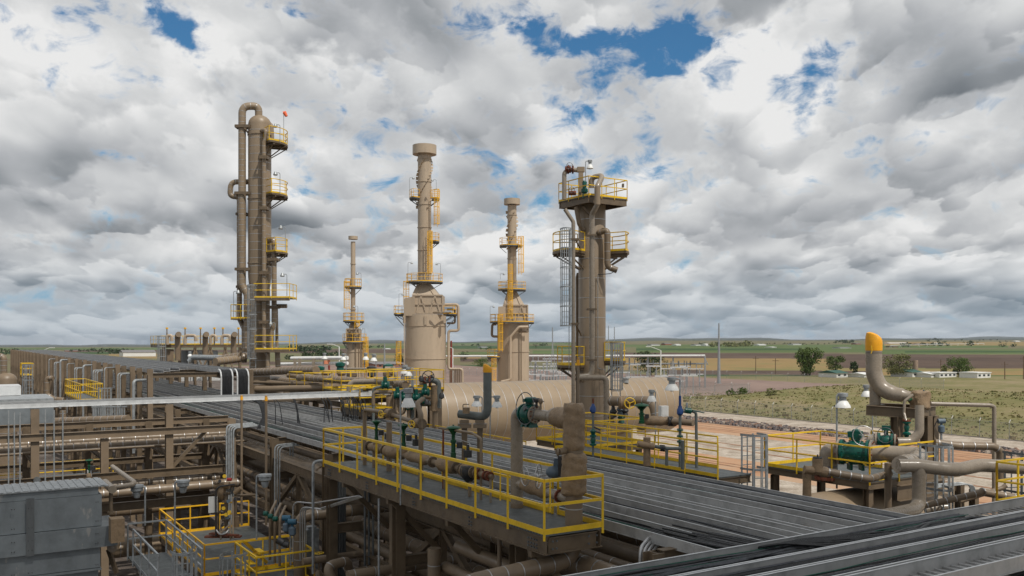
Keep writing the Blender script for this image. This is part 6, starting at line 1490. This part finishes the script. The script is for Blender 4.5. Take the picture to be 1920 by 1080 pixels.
def vent():
    d=33; t=thing('vent_stack',P(1650,770,d),'thick taupe vent stack with bright yellow fabric hood, right side','vent stack'); p=lambda px,py,dd=0:P(px,py,d-dd)
    top=p(1638.5,643); pts=rnd([top,p(1638.5,702),p(1650,727,.1),p(1672,738,.3),p(1692,741,.5)],.9,8)
    L=len(pts); m=MB(); rs=[.285 if i<L*.72 else .285-(.285-.25)*(i-L*.72)/(L*.28) for i in range(L)]; m.tube(pts,rs,28); q=pts[-1]; ax=(pts[-1]-pts[-2]).normalized()
    m.lathe(q-ax*.02,ax,[(.25,0),(.2,.12),(.17,.3)],24); m.lathe(p(1638.5,662),UP,[(.29,0),(.29,.02)],28,1); m.lathe(p(1638.5,693),UP,[(.289,0),(.289,.02)],28); m.build('stack_pipe',[M['taupe'],M['dark']],t)
    hood_cap(t,top-UP*.28,.285,.55,RT*.9)
    MB().tube(rnd([p(1634,648,.32),p(1635,658,.33),p(1633,663,.33)],.05,4),.015,6).build('tie_strap',M['yellow'],t)
    MB().cyl(p(1641,715,-.1),p(1641,760,-.1),.2,20).build('support_pipe',M['taupe'],t); MB().bar(p(1630,760,0),p(1656,759,0),.4,.04).build('base_plate',M['tan_steel'],t)
    s=thing('vent_stand',p(1690,780),'dark tan steel stand of beams and posts under the yellow capped vent','steel stand'); a=p(1624,770,.2); b=p(1730,776,2.0)
    x0=a.x; y0=a.y; z=a.z
    MB().ibeam(p(1624,769,.25),p(1731,776,1.2),.22,.36).build('beam',M['tan_steel'],s); MB().ibeam(p(1640,764,-.6),p(1752,769,-.3),.22,.36).build('beam',M['tan_steel'],s); MB().ibeam(p(1728,773,1.1),p(1754,770,-.3),.22,.36).build('beam',M['tan_steel'],s)
    for px,dd in ((1681,.7),(1737,1.0),(1749,-.2),(1688,-.5)): MB().ibeam(p(px,780,dd),Vector((*P(px,780,d-dd).xy,3.5)),.3,.3,up=(0,1,0)).build('post',M['tan_steel'],s)
    # wrapped joint at the top of the stand
    w=thing('wrapped_joint',p(1725,765),'crumpled brown insulation wrap bundle on top of the vent stand','insulation wrap'); r_=random.Random(8); c=p(1726,767,.6); n=20; k=12; m=MB(); ph=[r_.uniform(0,6) for _ in range(5)]
    for i in range(k+1):
        f=i/k
        for j in range(n):
            aa=6.283*j/n; ww=.34*(1+.07*math.sin(3*aa+ph[0]+f*4)+.05*math.sin(5*aa+ph[1]-7*f)+.04*math.sin(8*aa+f*12)+.02*r_.uniform(-1,1))*(.82 if i in(0,k) else 1)*(1.0-.1*f)
            m.v.append(c+Vector((math.cos(aa)*ww,math.sin(aa)*ww,.66*f+.03*math.sin(3*aa))))
    for i in range(k):
        for j in range(n): m.quad([i*n+j,i*n+(j+1)%n,(i+1)*n+(j+1)%n,(i+1)*n+j],0,True)
    m.quad(list(range(n))[::-1]); m.quad([k*n+j for j in range(n)]); m.build('wrap',M['wrap'],w)
    m=MB(); m.tube([p(1703,740,.5),p(1712,748,.55),p(1720,753,.6)],[.17,.2,.22],16); m.build('wrap_sleeve',M['wrap'],w); MB().cyl(p(1732,735,.6),p(1732,731,.6),.03,8).build('cap_bolt',M['blue_grey'],w); MB().cyl(p(1704,751,.8),p(1710,748,.8),.04,8).build('green_tag',M['green_bright'],w)
    pipe('thin tan drain pipe leaving the vent stand to the right and dropping down',[p(1745,757,.5),p(1855,760,.5),p(1864,762,.5),Vector((*P(1864,930,d-.5).xy,3.2))],.075,M['taupe'],0,bend=2.5)
    pipe('thin tan gooseneck pipe under the vent with green valve below',[p(1712,740,1.0),p(1696,752,1.0),p(1695,774,1.0),p(1699,790,1.2)],.05,M['taupe'],0)
    g=thing('control_valve',p(1700,820,1),'slim green control valve standing below the vent stand','valve'); m=MB(); q=p(1700,822,1.2)
    m.lathe(q,UP,[(.13,-.1),(.13,-.04),(.06,0),(.08,.1),(.14,.14),(.14,.2),(.06,.24),(.1,.4),(.06,.5),(.14,.54),(.14,.6)],16); m.build('valve_body',M['green'],g); m=MB(); flange(m,q+UP*.63,UP,.14,.04); m.build('flange',M['rust'],g); m=MB(); flange(m,q-UP*.13,UP,.14,.04); m.build('flange',M['rust'],g)
    tr=thing('transmitter',p(1766,810,1),'blue headed transmitter on a post right of the vent stand','transmitter'); transmitter(tr,p(1765,797,1),1.4,'blue_grey'); MB().cyl(p(1765,812,1),Vector((*P(1765,830,d-1).xy,6)),.04,8).build('stand_pipe',M['galv'],tr)
    MB().tube(rnd([p(1752,800,1),p(1756,790,1),p(1763,788,1)],.1,4),.02,6).build('cable',M['dark'],tr)
vent()
pipe('banded tan pipe behind the caged ladder at far right, bending down at its end',[P(1752,830,30),P(1795,836,30),P(1862,837,30),P(1876,845,30),P(1876,900,30)],.13,M['tan'],.4,bend=1.8)
l=thing('caged_ladder',P(1745,930,26),'galvanised caged ladder between the thick taupe pipes at far right','ladder'); ladder(l,P(1741,930,26.4),4.,zz(833,26.2),-80,'galv',True,.55,cz=4.,hr=.5)
l=thing('caged_ladder',P(1900,930,27),'dark galvanised ladder cage top at the right edge','ladder'); ladder(l,P(1900,930,28),4.5,zz(846,28),-80,'galv_dark',True,.6,cz=5,hr=.5)
def plat_E():
    t=thing('edge_platform',P(1900,900,23.5),'yellow railed platform corner cut by the right edge','platform'); a=P(1869,866,23); z=a.z-RAIL
    x0=a.x; y0=a.y; y0-=3.4; rect_platform(t,x0,x0+4,y0,y0+3.4,z,'WSN',post=1.0)
    for k in (.2,2.9): MB().ibeam((x0+.2,y0+k,0),(x0+.2,y0+k,z-.3),.2,.2,up=(0,1,0)).build('column',M['tan_steel'],t)
plat_E()
# process line in front of the platform: wraps and banded pipe
def low_pipes():
    d=25.5; p=lambda px,py,dd=0:P(px,py,d-dd)
    t=thing('wrapped_valve',p(1520,900),'fully wrapped tan valve with small grey knob before the far right platform','valve')
    m=MB(); r_=random.Random(4); m.tube([p(1513,930),p(1513,905),p(1513,884)],[.125,.115,.135],16); m.build('wrapped_leg',M['wrap'],t)
    m=MB(); m.tube([p(1508+k*6,880+k*.8,.1) for k in range(8)],[.13*r_.uniform(.8,1.25) for k in range(8)],16); m.build('wrapped_body',M['wrap'],t)
    m=MB(); m.tube([p(1533,884,.1),p(1533,870,.1),p(1533,860,.1)],[.16,.145,.15],16); m.build('wrapped_bonnet',M['wrap'],t); handwheel(t,p(1533,858,.1),UP,.12,'dark',None,tr=.02); MB().cyl(p(1533,860,.1),p(1533,852,.1),.02,6).build('stem',M['dark'],t)
    pipe('banded tan pipe bending toward the far right platform, in front of its deck',[p(1548,884),p(1628,898,.1),p(1638,896,0),p(1668,888,-.8)],.105,M['tan'],.3,bend=1.8,n=18)
    pipe('upright tan post pipe with small orange sticker before the far right platform',[p(1665,955,-.5),p(1665,868,-.5)],.1,M['tan'],0)
    for i,(pts,r,b,l) in enumerate((([(1732,948),(1835,925),(1845,920)],.095,.28,'banded tan pipe rising to the right under the big taupe pipe'),([(1838,922),(1860,926),(1930,938)],.11,.3,'banded tan pipe running off the right edge'),([(1735,957),(1762,952),(1775,951)],.11,0,'short pale tan pipe end beside the big elbow'),([(1800,940),(1880,915),(1886,910)],.07,0,'thin tan pipe behind the banded ones at right'))):
        pipe(l,[p(*q,-.3*i) for q in pts],r,M['tan'] if i!=2 else M['taupe'],b,group='low pipes at far right')
    for k,px in enumerate((1799,1826)):
        q=p(px,935,-1.5); MB_=MB().ibeam((q.x,q.y,0),(q.x,q.y,zz(905+k*12,27)),.2,.2,up=(0,1,0)); tag(MB_.build('support_post',M['tan_steel']),['tan post under the conduits at far right, left one','shorter tan post under the conduits at far right'][k],'post')
    t=thing('conduit_run',p(1790,910),'tangle of thin grey conduits below the thick taupe pipe','conduits')
    for k in range(5): MB().tube(rnd([p(1758,908+k*1.5,-1),p(1800,905+k,-1.2),p(1818+k*2,908,-1.2),p(1822+k*2,930,-1.2)],.2,4),.022,6).build('conduit',M['galv'],t)
low_pipes()
a=onZ(1467,960,5.9)
dv=vessel('tan dome ended vessel lying under the far right platform',22.9,31,19.2,5.55,1.5,'tan_vessel_dark',0,head=.75)
t=thing('concrete_wall',(46,10,0),'pale smooth concrete basin at the far right behind the taupe pipes','basin'); MB().box(38,52,8,15,0,1.4).build('wall',M['concrete_pad'],t)
# ================================================================ MIDDLE DISTANCE, BEHIND THE RACK
def midplat(label,px0,px1,ydeck,d,dy,mt='yellow',sides='NSEW',beam=.3):
    a=P(px0,ydeck,d); z=a.z; q=onY(px1,ydeck,a.y); t=thing('process_platform',(a.x,a.y,z),label,'platform','process platforms behind the rack')
    rect_platform(t,a.x,q.x,a.y,a.y+dy,z,sides,mt,beam=beam,post=1.5)
    for x in (a.x+.2,q.x-.2):
        for y in (a.y+.2,a.y+dy-.2): MB().ibeam((x,y,0),(x,y,z-.3),.25,.25,up=(0,1,0)).build('column',M['tan_steel'],t)
    return t
midplat('long yellow platform left of the smallest heater, farthest of three',571,700,731,57,3)
midplat('yellow platform with handwheels in front of the smallest heater, middle of three',640,745,733,52,3)
midplat('yellow platform with several green valves before the large heater, right of three',728,832,733,48,3)
midplat('near yellow platform beside the cable trays left of the lamp pole',675,735,768,44,2.5)
midplat('small yellow platform far away behind the tallest column',560,600,712,90,4)
tt=[([(466,698,66),(560,694,61),(593,694,59)],.27,'tan','big level banded pipe running right from the tallest column'),([(560,708,58),(700,716,52),(760,722,49)],.22,'tan','fat pipe sloping behind the yellow platforms'),([(655,790,50),(655,722,50),(664,716,50),(740,714,49)],.16,'taupe','taupe pipe rising then bending right before the large heater'),
    ([(540,704,60),(600,708,58),(640,716,56)],.14,'tan','medium pipe left of the taupe bend'),([(700,745,53),(828,745,48)],.1,'tan','thin level pipe under the right yellow platform'),([(480,730,58),(640,726,56)],.2,'tan','long level pipe below the yellow platforms'),([(500,742,52),(660,736,50),(680,732,50)],.12,'galv','pale metal conduit pipe below the yellow platforms'),
    ([(480,752,50),(700,744,46)],.1,'tan','low thin pipe just above the long trays'),([(455,716,60),(640,722,58)],.1,'tan_steel','dark thin pipe left of the yellow platforms'),([(640,692,75),(740,692,72)],.12,'taupe','thin level pipe crossing in front of the smallest heater')]
for pts,r,mt_,l in tt: pipe('tan '*(mt_=='tan')+l,[P(*q) for q in pts],r,M[mt_],.5 if r>.2 else 0,group='pipes behind the rack')
# grey pipework and green valves around px 780
def mid_valves():
    d=44; p=lambda px,py,dd=0:P(px,py,d-dd)
    t=thing('valve_skid',p(800,750),'tall wrapped valves with dark handwheel and grey gooseneck before the vessel','valve skid')
    MB().tube(rnd([p(822,765),p(822,716),p(812,713),p(795,714)],.3,6),.14,14).build('grey_pipe',M['grey_pipe'],t); MB().tube(rnd([p(773,790),p(773,758),p(783,757),p(808,757)],.25,6),.13,14).build('grey_pipe',M['grey_pipe'],t)
    for px,py,r,h in ((815,770,.21,1.5),(793,722,.17,.5),(731,762,.17,.7)):
        m=MB(); r_=random.Random(px); m.tube([p(px,py-k*h/6*38,0) for k in range(6)],[r*r_.uniform(.85,1.15) for k in range(6)],14); m.build('insulation_wrap',M['wrap'],t)
    MB().cyl(p(816,810),p(816,730),.14,14).build('riser',M['tan'],t)
    for px,py in ((797,735),(789,752),(780,745),(757,745),(768,762),(722,722),(745,741)): 
        m=MB(); q=p(px,py,.3); m.lathe(q-RT*.18,RT,[(.12,0),(.2,.04),(.2,.1),(.14,.12),(.17,.2),(.14,.28),(.2,.3),(.2,.36),(.12,.4)],14); m.build('green_valve',M['green'],t)
        MB().cyl(q,q+UP*.4,.1,10).build('gearbox',M['green'],t)
    m=MB(); 
    for px in (797,806): flange(m,p(px,716,.1),RT,.27,.07)
    m.build('flange',M['rust'],t); handwheel(t,p(803,706,.4),FW,.28,'dark',tr=.025); MB().cyl(p(808,708),p(812,706),.1,8).build('instrument',M['dark'],t)
    for px,py in ((772,735),(828,748),(790,716),(800,760),(786,768)): MB().lathe(p(px,py,.4),UP,[(.04,0),(.13,.05),(.13,.2),(.05,.3)],10).build('instrument',M['dark'],t)
    for pts in (((744,770),(744,740),(752,735),(775,735)),((750,800),(750,730)),((700,760),(700,735),(735,735)),((766,790),(766,748),(757,742),(748,742)),((735,775),(758,775),(760,745))): MB().tube(rnd([p(*q,.2) for q in pts],.2,5),.09,10).build('tan_pipe',M['tan'],t)
    MB().tube(rnd([p(700,790,.2),p(700,728,.2),p(712,726,.2),p(735,726,.2)],.2,5),.07,10).build('grey_pipe',M['grey_pipe'],t)
    t=thing('valve_skid',P(725,700,60),'green topped valves and short tan pipes near the smallest heater','valve skid')
    for px,py,d,c in ((638,685,66,'green'),(600,692,68,'green'),(728,690,58,'green'),(735,700,58,'wrap'),(640,700,66,'wrap'),(612,700,64,'wrap'),(728,704,58,'tan'),(697,693,62,'dark'),(660,705,60,'tan_steel')):
        MB().lathe(P(px,py+6,d),UP,[(.1,-.3),(.3,-.2),(.25,.1),(.35,.2),(.35,.4),(.1,.5)],12).build('valve',M[c],t)
        MB().cyl(P(px,py+5,d),P(px,py+30,d),.14,10).build('stub_pipe',M['tan'],t)
    for a,b,dd in (((735,688),(750,720),57),((722,692),(735,692),57),((590,700),(625,706),64)): MB().cyl(P(*a,dd),P(*b,dd),.16,12).build('tan_pipe',M['taupe'],t)
    t=thing('caged_ladder',P(768,720,52),'short galvanised ladder cage on the right yellow platform','ladder'); ladder(t,P(765,735,51),zz(770,51),zz(704,51),-90,'galv',True,.5,cz=zz(740,51))
mid_valves()
# white railing frames and pipe racks on the plain behind
t=thing('utility_bridge',P(640,690,100),'white topped pipe bridge on tan posts beyond the smallest heater','pipe bridge'); 
A,B=P(546,672,108),P(652,671,104); MB().tube([A,B],.22,8).build('white_pipe',M['white'],t); MB().tube([P(520,683,110),P(652,681,104)],.2,8).build('white_pipe',M['white'],t)
for px in (553,562,588): MB().bar(P(px,672,106),Vector((*P(px,672,106).xy,0)),.3,.3).build('post',M['taupe'],t)
MB().box(*[v for a,b in zip(P(608,683,105),P(617,676,105.5)) for v in (min(a,b),max(a,b)+.01)]).build('orange_panel',mat('orange_sign',(.6,.22,.12),.6),t)
# ---- far cooler structure at left of the tallest column
def far_coolers():
    d=110; t=thing('cooler_structure',P(370,672,d),'steel structure with pale fin fan panels and yellow railed top, left of the tallest column','cooler structure')
    a=P(303,646,d); q=onY(455,646,a.y); z=a.z; rect_platform(t,a.x,q.x,a.y,a.y+7,z,'NSEW','yellow',beam=.35,post=1.8)
    for k in range(6):
        x=a.x+.3+(q.x-a.x-.6)*k/5; MB().ibeam((x,a.y+.2,0),(x,a.y+.2,z-.4),.3,.3,up=(0,1,0)).build('column',M['tan_steel'],t)
    for k in range(2,5):
        x=a.x+.3+(q.x-a.x-.6)*k/5; w=(q.x-a.x-.6)/5; MB().bar((x,a.y+.1,z-.6),(x-w*.5,a.y+.1,z-3),.18,.18).build('brace',M['tan'],t); MB().bar((x,a.y+.1,z-.6),(x+w*.5,a.y+.1,z-3),.18,.18).build('brace',M['tan'],t)
    x0=P(362,660,d).x; x1=P(428,660,d).x; MB().box(x0,x1,a.y+.6,a.y+6,z-3.2,z-.8).build('fin_panel',M['galv'],t); MB().box(x0-1,x1+1,a.y+.5,a.y+6,z-4.6,z-3.3).build('plenum',M['alu'],t)
    for k,px in enumerate((333,385,438)):
        b=P(px,676,d-1); MB().tube(rnd([b,P(px,629,d-1),P(px+2,627,d-2)],.5,6),.34,14).build('vertical_pipe',M['tan'],t); MB().lathe(P(px,631,d-1),UP,[(.36,0),(.3,.2),(.1,.3)],12).build('pipe_dome',M['tan'],t)
    for px in (313,347,376,402,418,447): 
        MB().cyl(P(px,646,d),P(px,624,d),.09,6).build('vent_pole',M['tan'],t); MB().cyl(P(px,617,d),P(px,614,d),.16,6).build('orange_cap',M['yellow_orange'],t); MB().cyl(P(px,624,d),P(px,617,d),.07,6).build('vent_pole',M['tan'],t)
    for px,w in ((318,8),(357,20),(400,10),(424,16)):
        MB().tube(rnd([P(px-w/2,646,d),P(px-w/2,629,d),P(px+w/2,629,d),P(px+w/2,640,d)],.4,4),.2,8).build('top_pipe',M['tan_light'],t)
    ladder(t,P(304,676,d-1),2,z+1,-90,'galv',True,.8,cz=4)
    MB().box(P(316,670,d).x,P(330,670,d).x,a.y+.3,a.y+5,2,z-.6).build('tan_casing',M['tan'],t)
far_coolers()
pipe('large banded duct bending down left of the tallest column foot',[P(452,668,69),P(425,671,69.5),P(409,676,70),P(403,690,70)],.3,M['tan'],.4)
pipe('pale silver pipe left of the tallest column beside the dome lamp',[P(355,678,88),P(362,670,88),P(440,672,84)],.28,M['galv'],0)
# extra structure between column foot and trays
t=thing('side_rack',(22,60,0),'tan steel side rack of posts and beams behind the upper trays','pipe rack')
for y in (50,56,62,68,74):
    for x in (20.2,25.5): MB().ibeam((x,y,0),(x,y,8.6),.3,.3,up=(0,1,0)).build('column',M['tan_steel'],t)
    for z in (8.4,6.6): MB().ibeam((20.4,y,z),(25.3,y,z),.2,.3).build('beam',M['tan_steel'],t)
for x in (20.2,25.5):
    for z in (8.1,6.3): MB().ibeam((x,50.2,z),(x,73.8,z),.2,.3).build('side_beam',M['tan_steel'],t)
for i,(x,r) in enumerate(((21,.2),(21.8,.3),(22.9,.15),(23.7,.25),(24.7,.12))): pipe('tan pipe on the side rack behind the upper trays, '+['first','second and fattest','thin third','fourth','thin fifth'][i]+' from the left',[(x,48,8.55+r),(x,110,8.55+r)],r,M['tan'],.6 if i%2 else 0,group='pipes on the side rack')
# ---- left edge items
def left_items():
    d=58; t=thing('small_vessel',P(13,745,d),'domed tan upright vessel cut by the left edge','vessel'); c=P(12,745,d); r=.62; zt=zz(712,d); m=MB()
    m.lathe(G(c),UP,[(r,0),(r,zt)]+[(r*math.cos(a),zt+r*.75*math.sin(a)) for a in (.4,.8,1.2)],28); seams(m,c,r,6,zt+.1,.6,1,.03,28); m.build('shell',[M['tan'],M['steel']],t); pipe(None,[P(7,705,d),P(7,672,d),P(3,668,d),P(-20,668,d)],.2,M['tan'],.3,t,'top_pipe')
    t=thing('air_cooler',(-.5,48,8),'second galvanised cooler box with perforated top behind the pale trays','cooler'); a=onY(-60,797,48); b=onY(101,797,48); z=zz(748,(onY(50,750,48)-O).dot(FW))
    MB().box(a.x,b.x,48,52,z-1.35,z-.3).build('casing',M['cooler_metal'],t); MB().box(a.x,b.x,47.95,52,z-.28,z).build('plenum_top',M['galv'],t); MB().box(a.x,b.x-1.2,51,53,z+.02,z+.5).build('fan_ring_box',M['alu'],t)
    t=thing('left_platform',(8,60,7.6),'small yellow railed platform beside the upper rack posts, left','platform'); a=P(131,748,63); q=a.z
    rect_platform(t,a.x,a.x+1.3,a.y-6,a.y+3,zz(744,62),'NSEW','yellow',post=1.1)
    for y in (a.y-5.5,a.y+2.5): MB().ibeam((a.x+.6,y,0),(a.x+.6,y,zz(750,62)),.2,.2,up=(0,1,0)).build('column',M['tan_steel'],t)
    t=thing('caged_ladder',P(200,750,58),'short grey caged ladder right of the small left platform','ladder'); ladder(t,P(200,790,57),zz(810,57),zz(727,57),-90,'galv',True,.6,cz=zz(780,57))
    t=thing('caged_ladder',P(55,740,75),'tall grey caged ladder beside the domed vessel','ladder'); ladder(t,P(55,740,75),zz(745,75),zz(684,75),-90,'galv',True,.6,cz=zz(740,75))
    t=thing('valve_platform',P(50,740,80),'tiny yellow platform far left behind the domed vessel','platform'); a=P(41,704,80); rect_platform(t,a.x,a.x+.9,a.y,a.y+2,a.z,'NSEW','yellow',post=1); MB().bar((a.x+.4,a.y+1,0),(a.x+.4,a.y+1,a.z-.3),.2,.2).build('column',M['tan_steel'],t)
    pipe('tan Z shaped pipe left of the upper rack posts',[P(100,709,60),P(88,709,60),P(88,740,60),P(100,748,60),P(120,750,60)],.16,M['tan'],.5,bend=1.6)
    pipe('large tan elbow pipe seen below the pale trays',[P(118,770,52),P(118,785,52),P(124,788,52),P(150,788,52)],.18,M['tan'],.5,bend=1.6); pipe('fat level tan pipe behind the left cross rack',[P(100,790,50),P(240,785,48)],.2,M['tan'],.5)
    t=thing('louver_screen',P(205,780,52),'vertical slatted grey screen behind the left cross rack','screen')
    for k in range(14): MB().bar(P(176+k*4.4,790,50),P(176+k*4.4,764,50),.06,.06).build('slat',M['galv'],t)
    MB().bar(P(172,790,50),P(238,789,50),.08,.08).build('frame',M['galv'],t); MB().bar(P(172,763,50),P(238,762,50),.08,.08).build('frame',M['galv'],t)
    t=thing('ground_platform',(3,50,5),'low yellow edged grating platform far behind the left cross rack','platform'); rect_platform(t,-1,7.5,52,55,4.6,'S','yellow',post=2.5)
    for x in (-.8,7.3): MB().ibeam((x,52.2,0),(x,52.2,4.4),.2,.2,up=(0,1,0)).build('column',M['tan_steel'],t)
    t=thing('green_valve',P(167,880,33),'bright green control valve standing behind the grey cooler roof','valve'); actuator_valve(t,P(167,893,33),.5,.12); MB().box(*[v for a,b in zip(P(163,893,33.1),P(171,883,33)) for v in (min(a,b),max(a,b)+.02)]).build('base_box',M['alu'],t)
    t=thing('light_box',P(75,760,40),'round grey speaker horn on the left cross rack','horn'); MB().lathe(P(70,858,37),FW,[(.05,0),(.12,-.05),(.13,-.08)],14).build('horn_bell',M['galv_dark'],t); MB().bar(P(70,858,37),P(66,858,37),.05,.05).build('bracket',M['galv'],t)
    for i,(x,y,z,r,ln) in enumerate(((-2,50,3.2,.3,14),(2,56,2.6,.4,10),(-4,62,5.5,.3,18),(4,66,6.5,.25,12))):
        pipe('level tan pipe in the shade beyond the left cross rack, '+['nearest','second and fattest','long third','farthest'][i],[(x,y,z),(x+ln,y,z)],r,M['tan'],.7,group='pipes beyond the left cross rack')
    # small upright exchangers, filler equipment in the left yard
    for i,(x,y,z,r,ln) in enumerate(((-1,58,1.2,.8,7),(5,49,1.,.5,4.5))):
        vessel(['dark tan drum lying in the yard beyond the left cross rack','smaller tan drum under the left cross rack'][i],x,x+ln,y,z+r,r,'tan_vessel_dark',.7,name='drum',saddles=True)
left_items()
t=thing('concrete_block',P(313,1033,30),'small square concrete footing block between gangway and sunken platform','footing'); q=onZ(313,1040,1.5); MB().box(6.2,6.9,29.6,30.3,0,.5).build('block',M['concrete_pad'],t)

# ================================================================ unseen cloud mesh added behind the camera, shaped to shade the foreground
def shade_cloud():
    r=random.Random(11); mb=MB(); k=380/math.sin(SUN_E)
    lumps=[((-4,15),24,22),((11,10),13,16),((-30,16),22,22),((10,28),14,8),((27,41),8,7),((19,32),8,7),((-10,-14),26,20),((-40,-4),26,26),((17,22),6,8)]
    bm=bmesh.new()
    for (x,y),rx,ry in lumps:
        for j in range(7):
            a=r.uniform(0,6.28); q=0 if j==0 else r.uniform(.35,.8); c=Vector((x+math.cos(a)*rx*q,y+math.sin(a)*ry*q,8))+SD*k; sx=rx*(.92 if j==0 else r.uniform(.3,.5)); sy=ry*(.92 if j==0 else r.uniform(.3,.5))
            bmesh.ops.create_icosphere(bm,subdivisions=3,radius=1,matrix=Matrix.Translation(c)@Matrix.Diagonal((sx,sy,(sx+sy)*.3*(.5 if j==0 else .8),1)))
    for v in bm.verts: v.co+=Vector((math.sin(v.co.y*.35+v.co.z*.3),math.sin(v.co.x*.33),math.sin(v.co.x*.4+v.co.y*.3)))*.9
    me=bpy.data.meshes.new('shade_cloud'); bm.to_mesh(me); bm.free()
    for p_ in me.polygons: p_.use_smooth=True
    cm=mat('shade_cloud_white',(.85,.85,.85),1.,var=.02,spec=0); cm.node_tree.nodes['Principled BSDF'].inputs['Alpha'].default_value=.28; me.materials.append(cm); o=bpy.data.objects.new('shade_cloud',me); sc.collection.objects.link(o); o['kind']='structure'
import bmesh
shade_cloud()

# lower trays seen below the cross trays in the bottom right corner
for i,(y,z) in enumerate(((12.9,6.9),(11.9,6.9),(10.6,7.0),(9.4,7.1),(8.3,7.2))):
    tray((13,y,z),(34,y,z),.8,'lower level cross tray under the foreground trays, '+['farthest back','second from the back','middle one','fourth from the back','nearest to the camera'][i],h=.18,rung=.3,far=99,closed=True,group='lower cross trays'); cables((13,y,z),(34,y,z),.7,12,'black cables in the lower cross tray '+['farthest back','second from the back','in the middle','fourth from the back','nearest the camera'][i],seed=90+i,seg=1.5,green=0)

# ================================================================ haze
def haze():
    mb=MB(); mb.box(-15500,15500,-1200,15500,-95,62); m=bpy.data.materials.new('haze_air'); m.use_nodes=True; nt=m.node_tree; nt.nodes.clear()
    v=nt.nodes.new('ShaderNodeVolumePrincipled'); v.inputs['Color'].default_value=(.80,.88,1,1); v.inputs['Density'].default_value=.000042; v.inputs['Anisotropy'].default_value=.2
    o=nt.nodes.new('ShaderNodeOutputMaterial'); nt.links.new(v.outputs[0],o.inputs['Volume'])
    ob=mb.build('haze',m); ob['kind']='stuff'; ob['label']='thin bluish air that pales the far plain and hills'
haze()
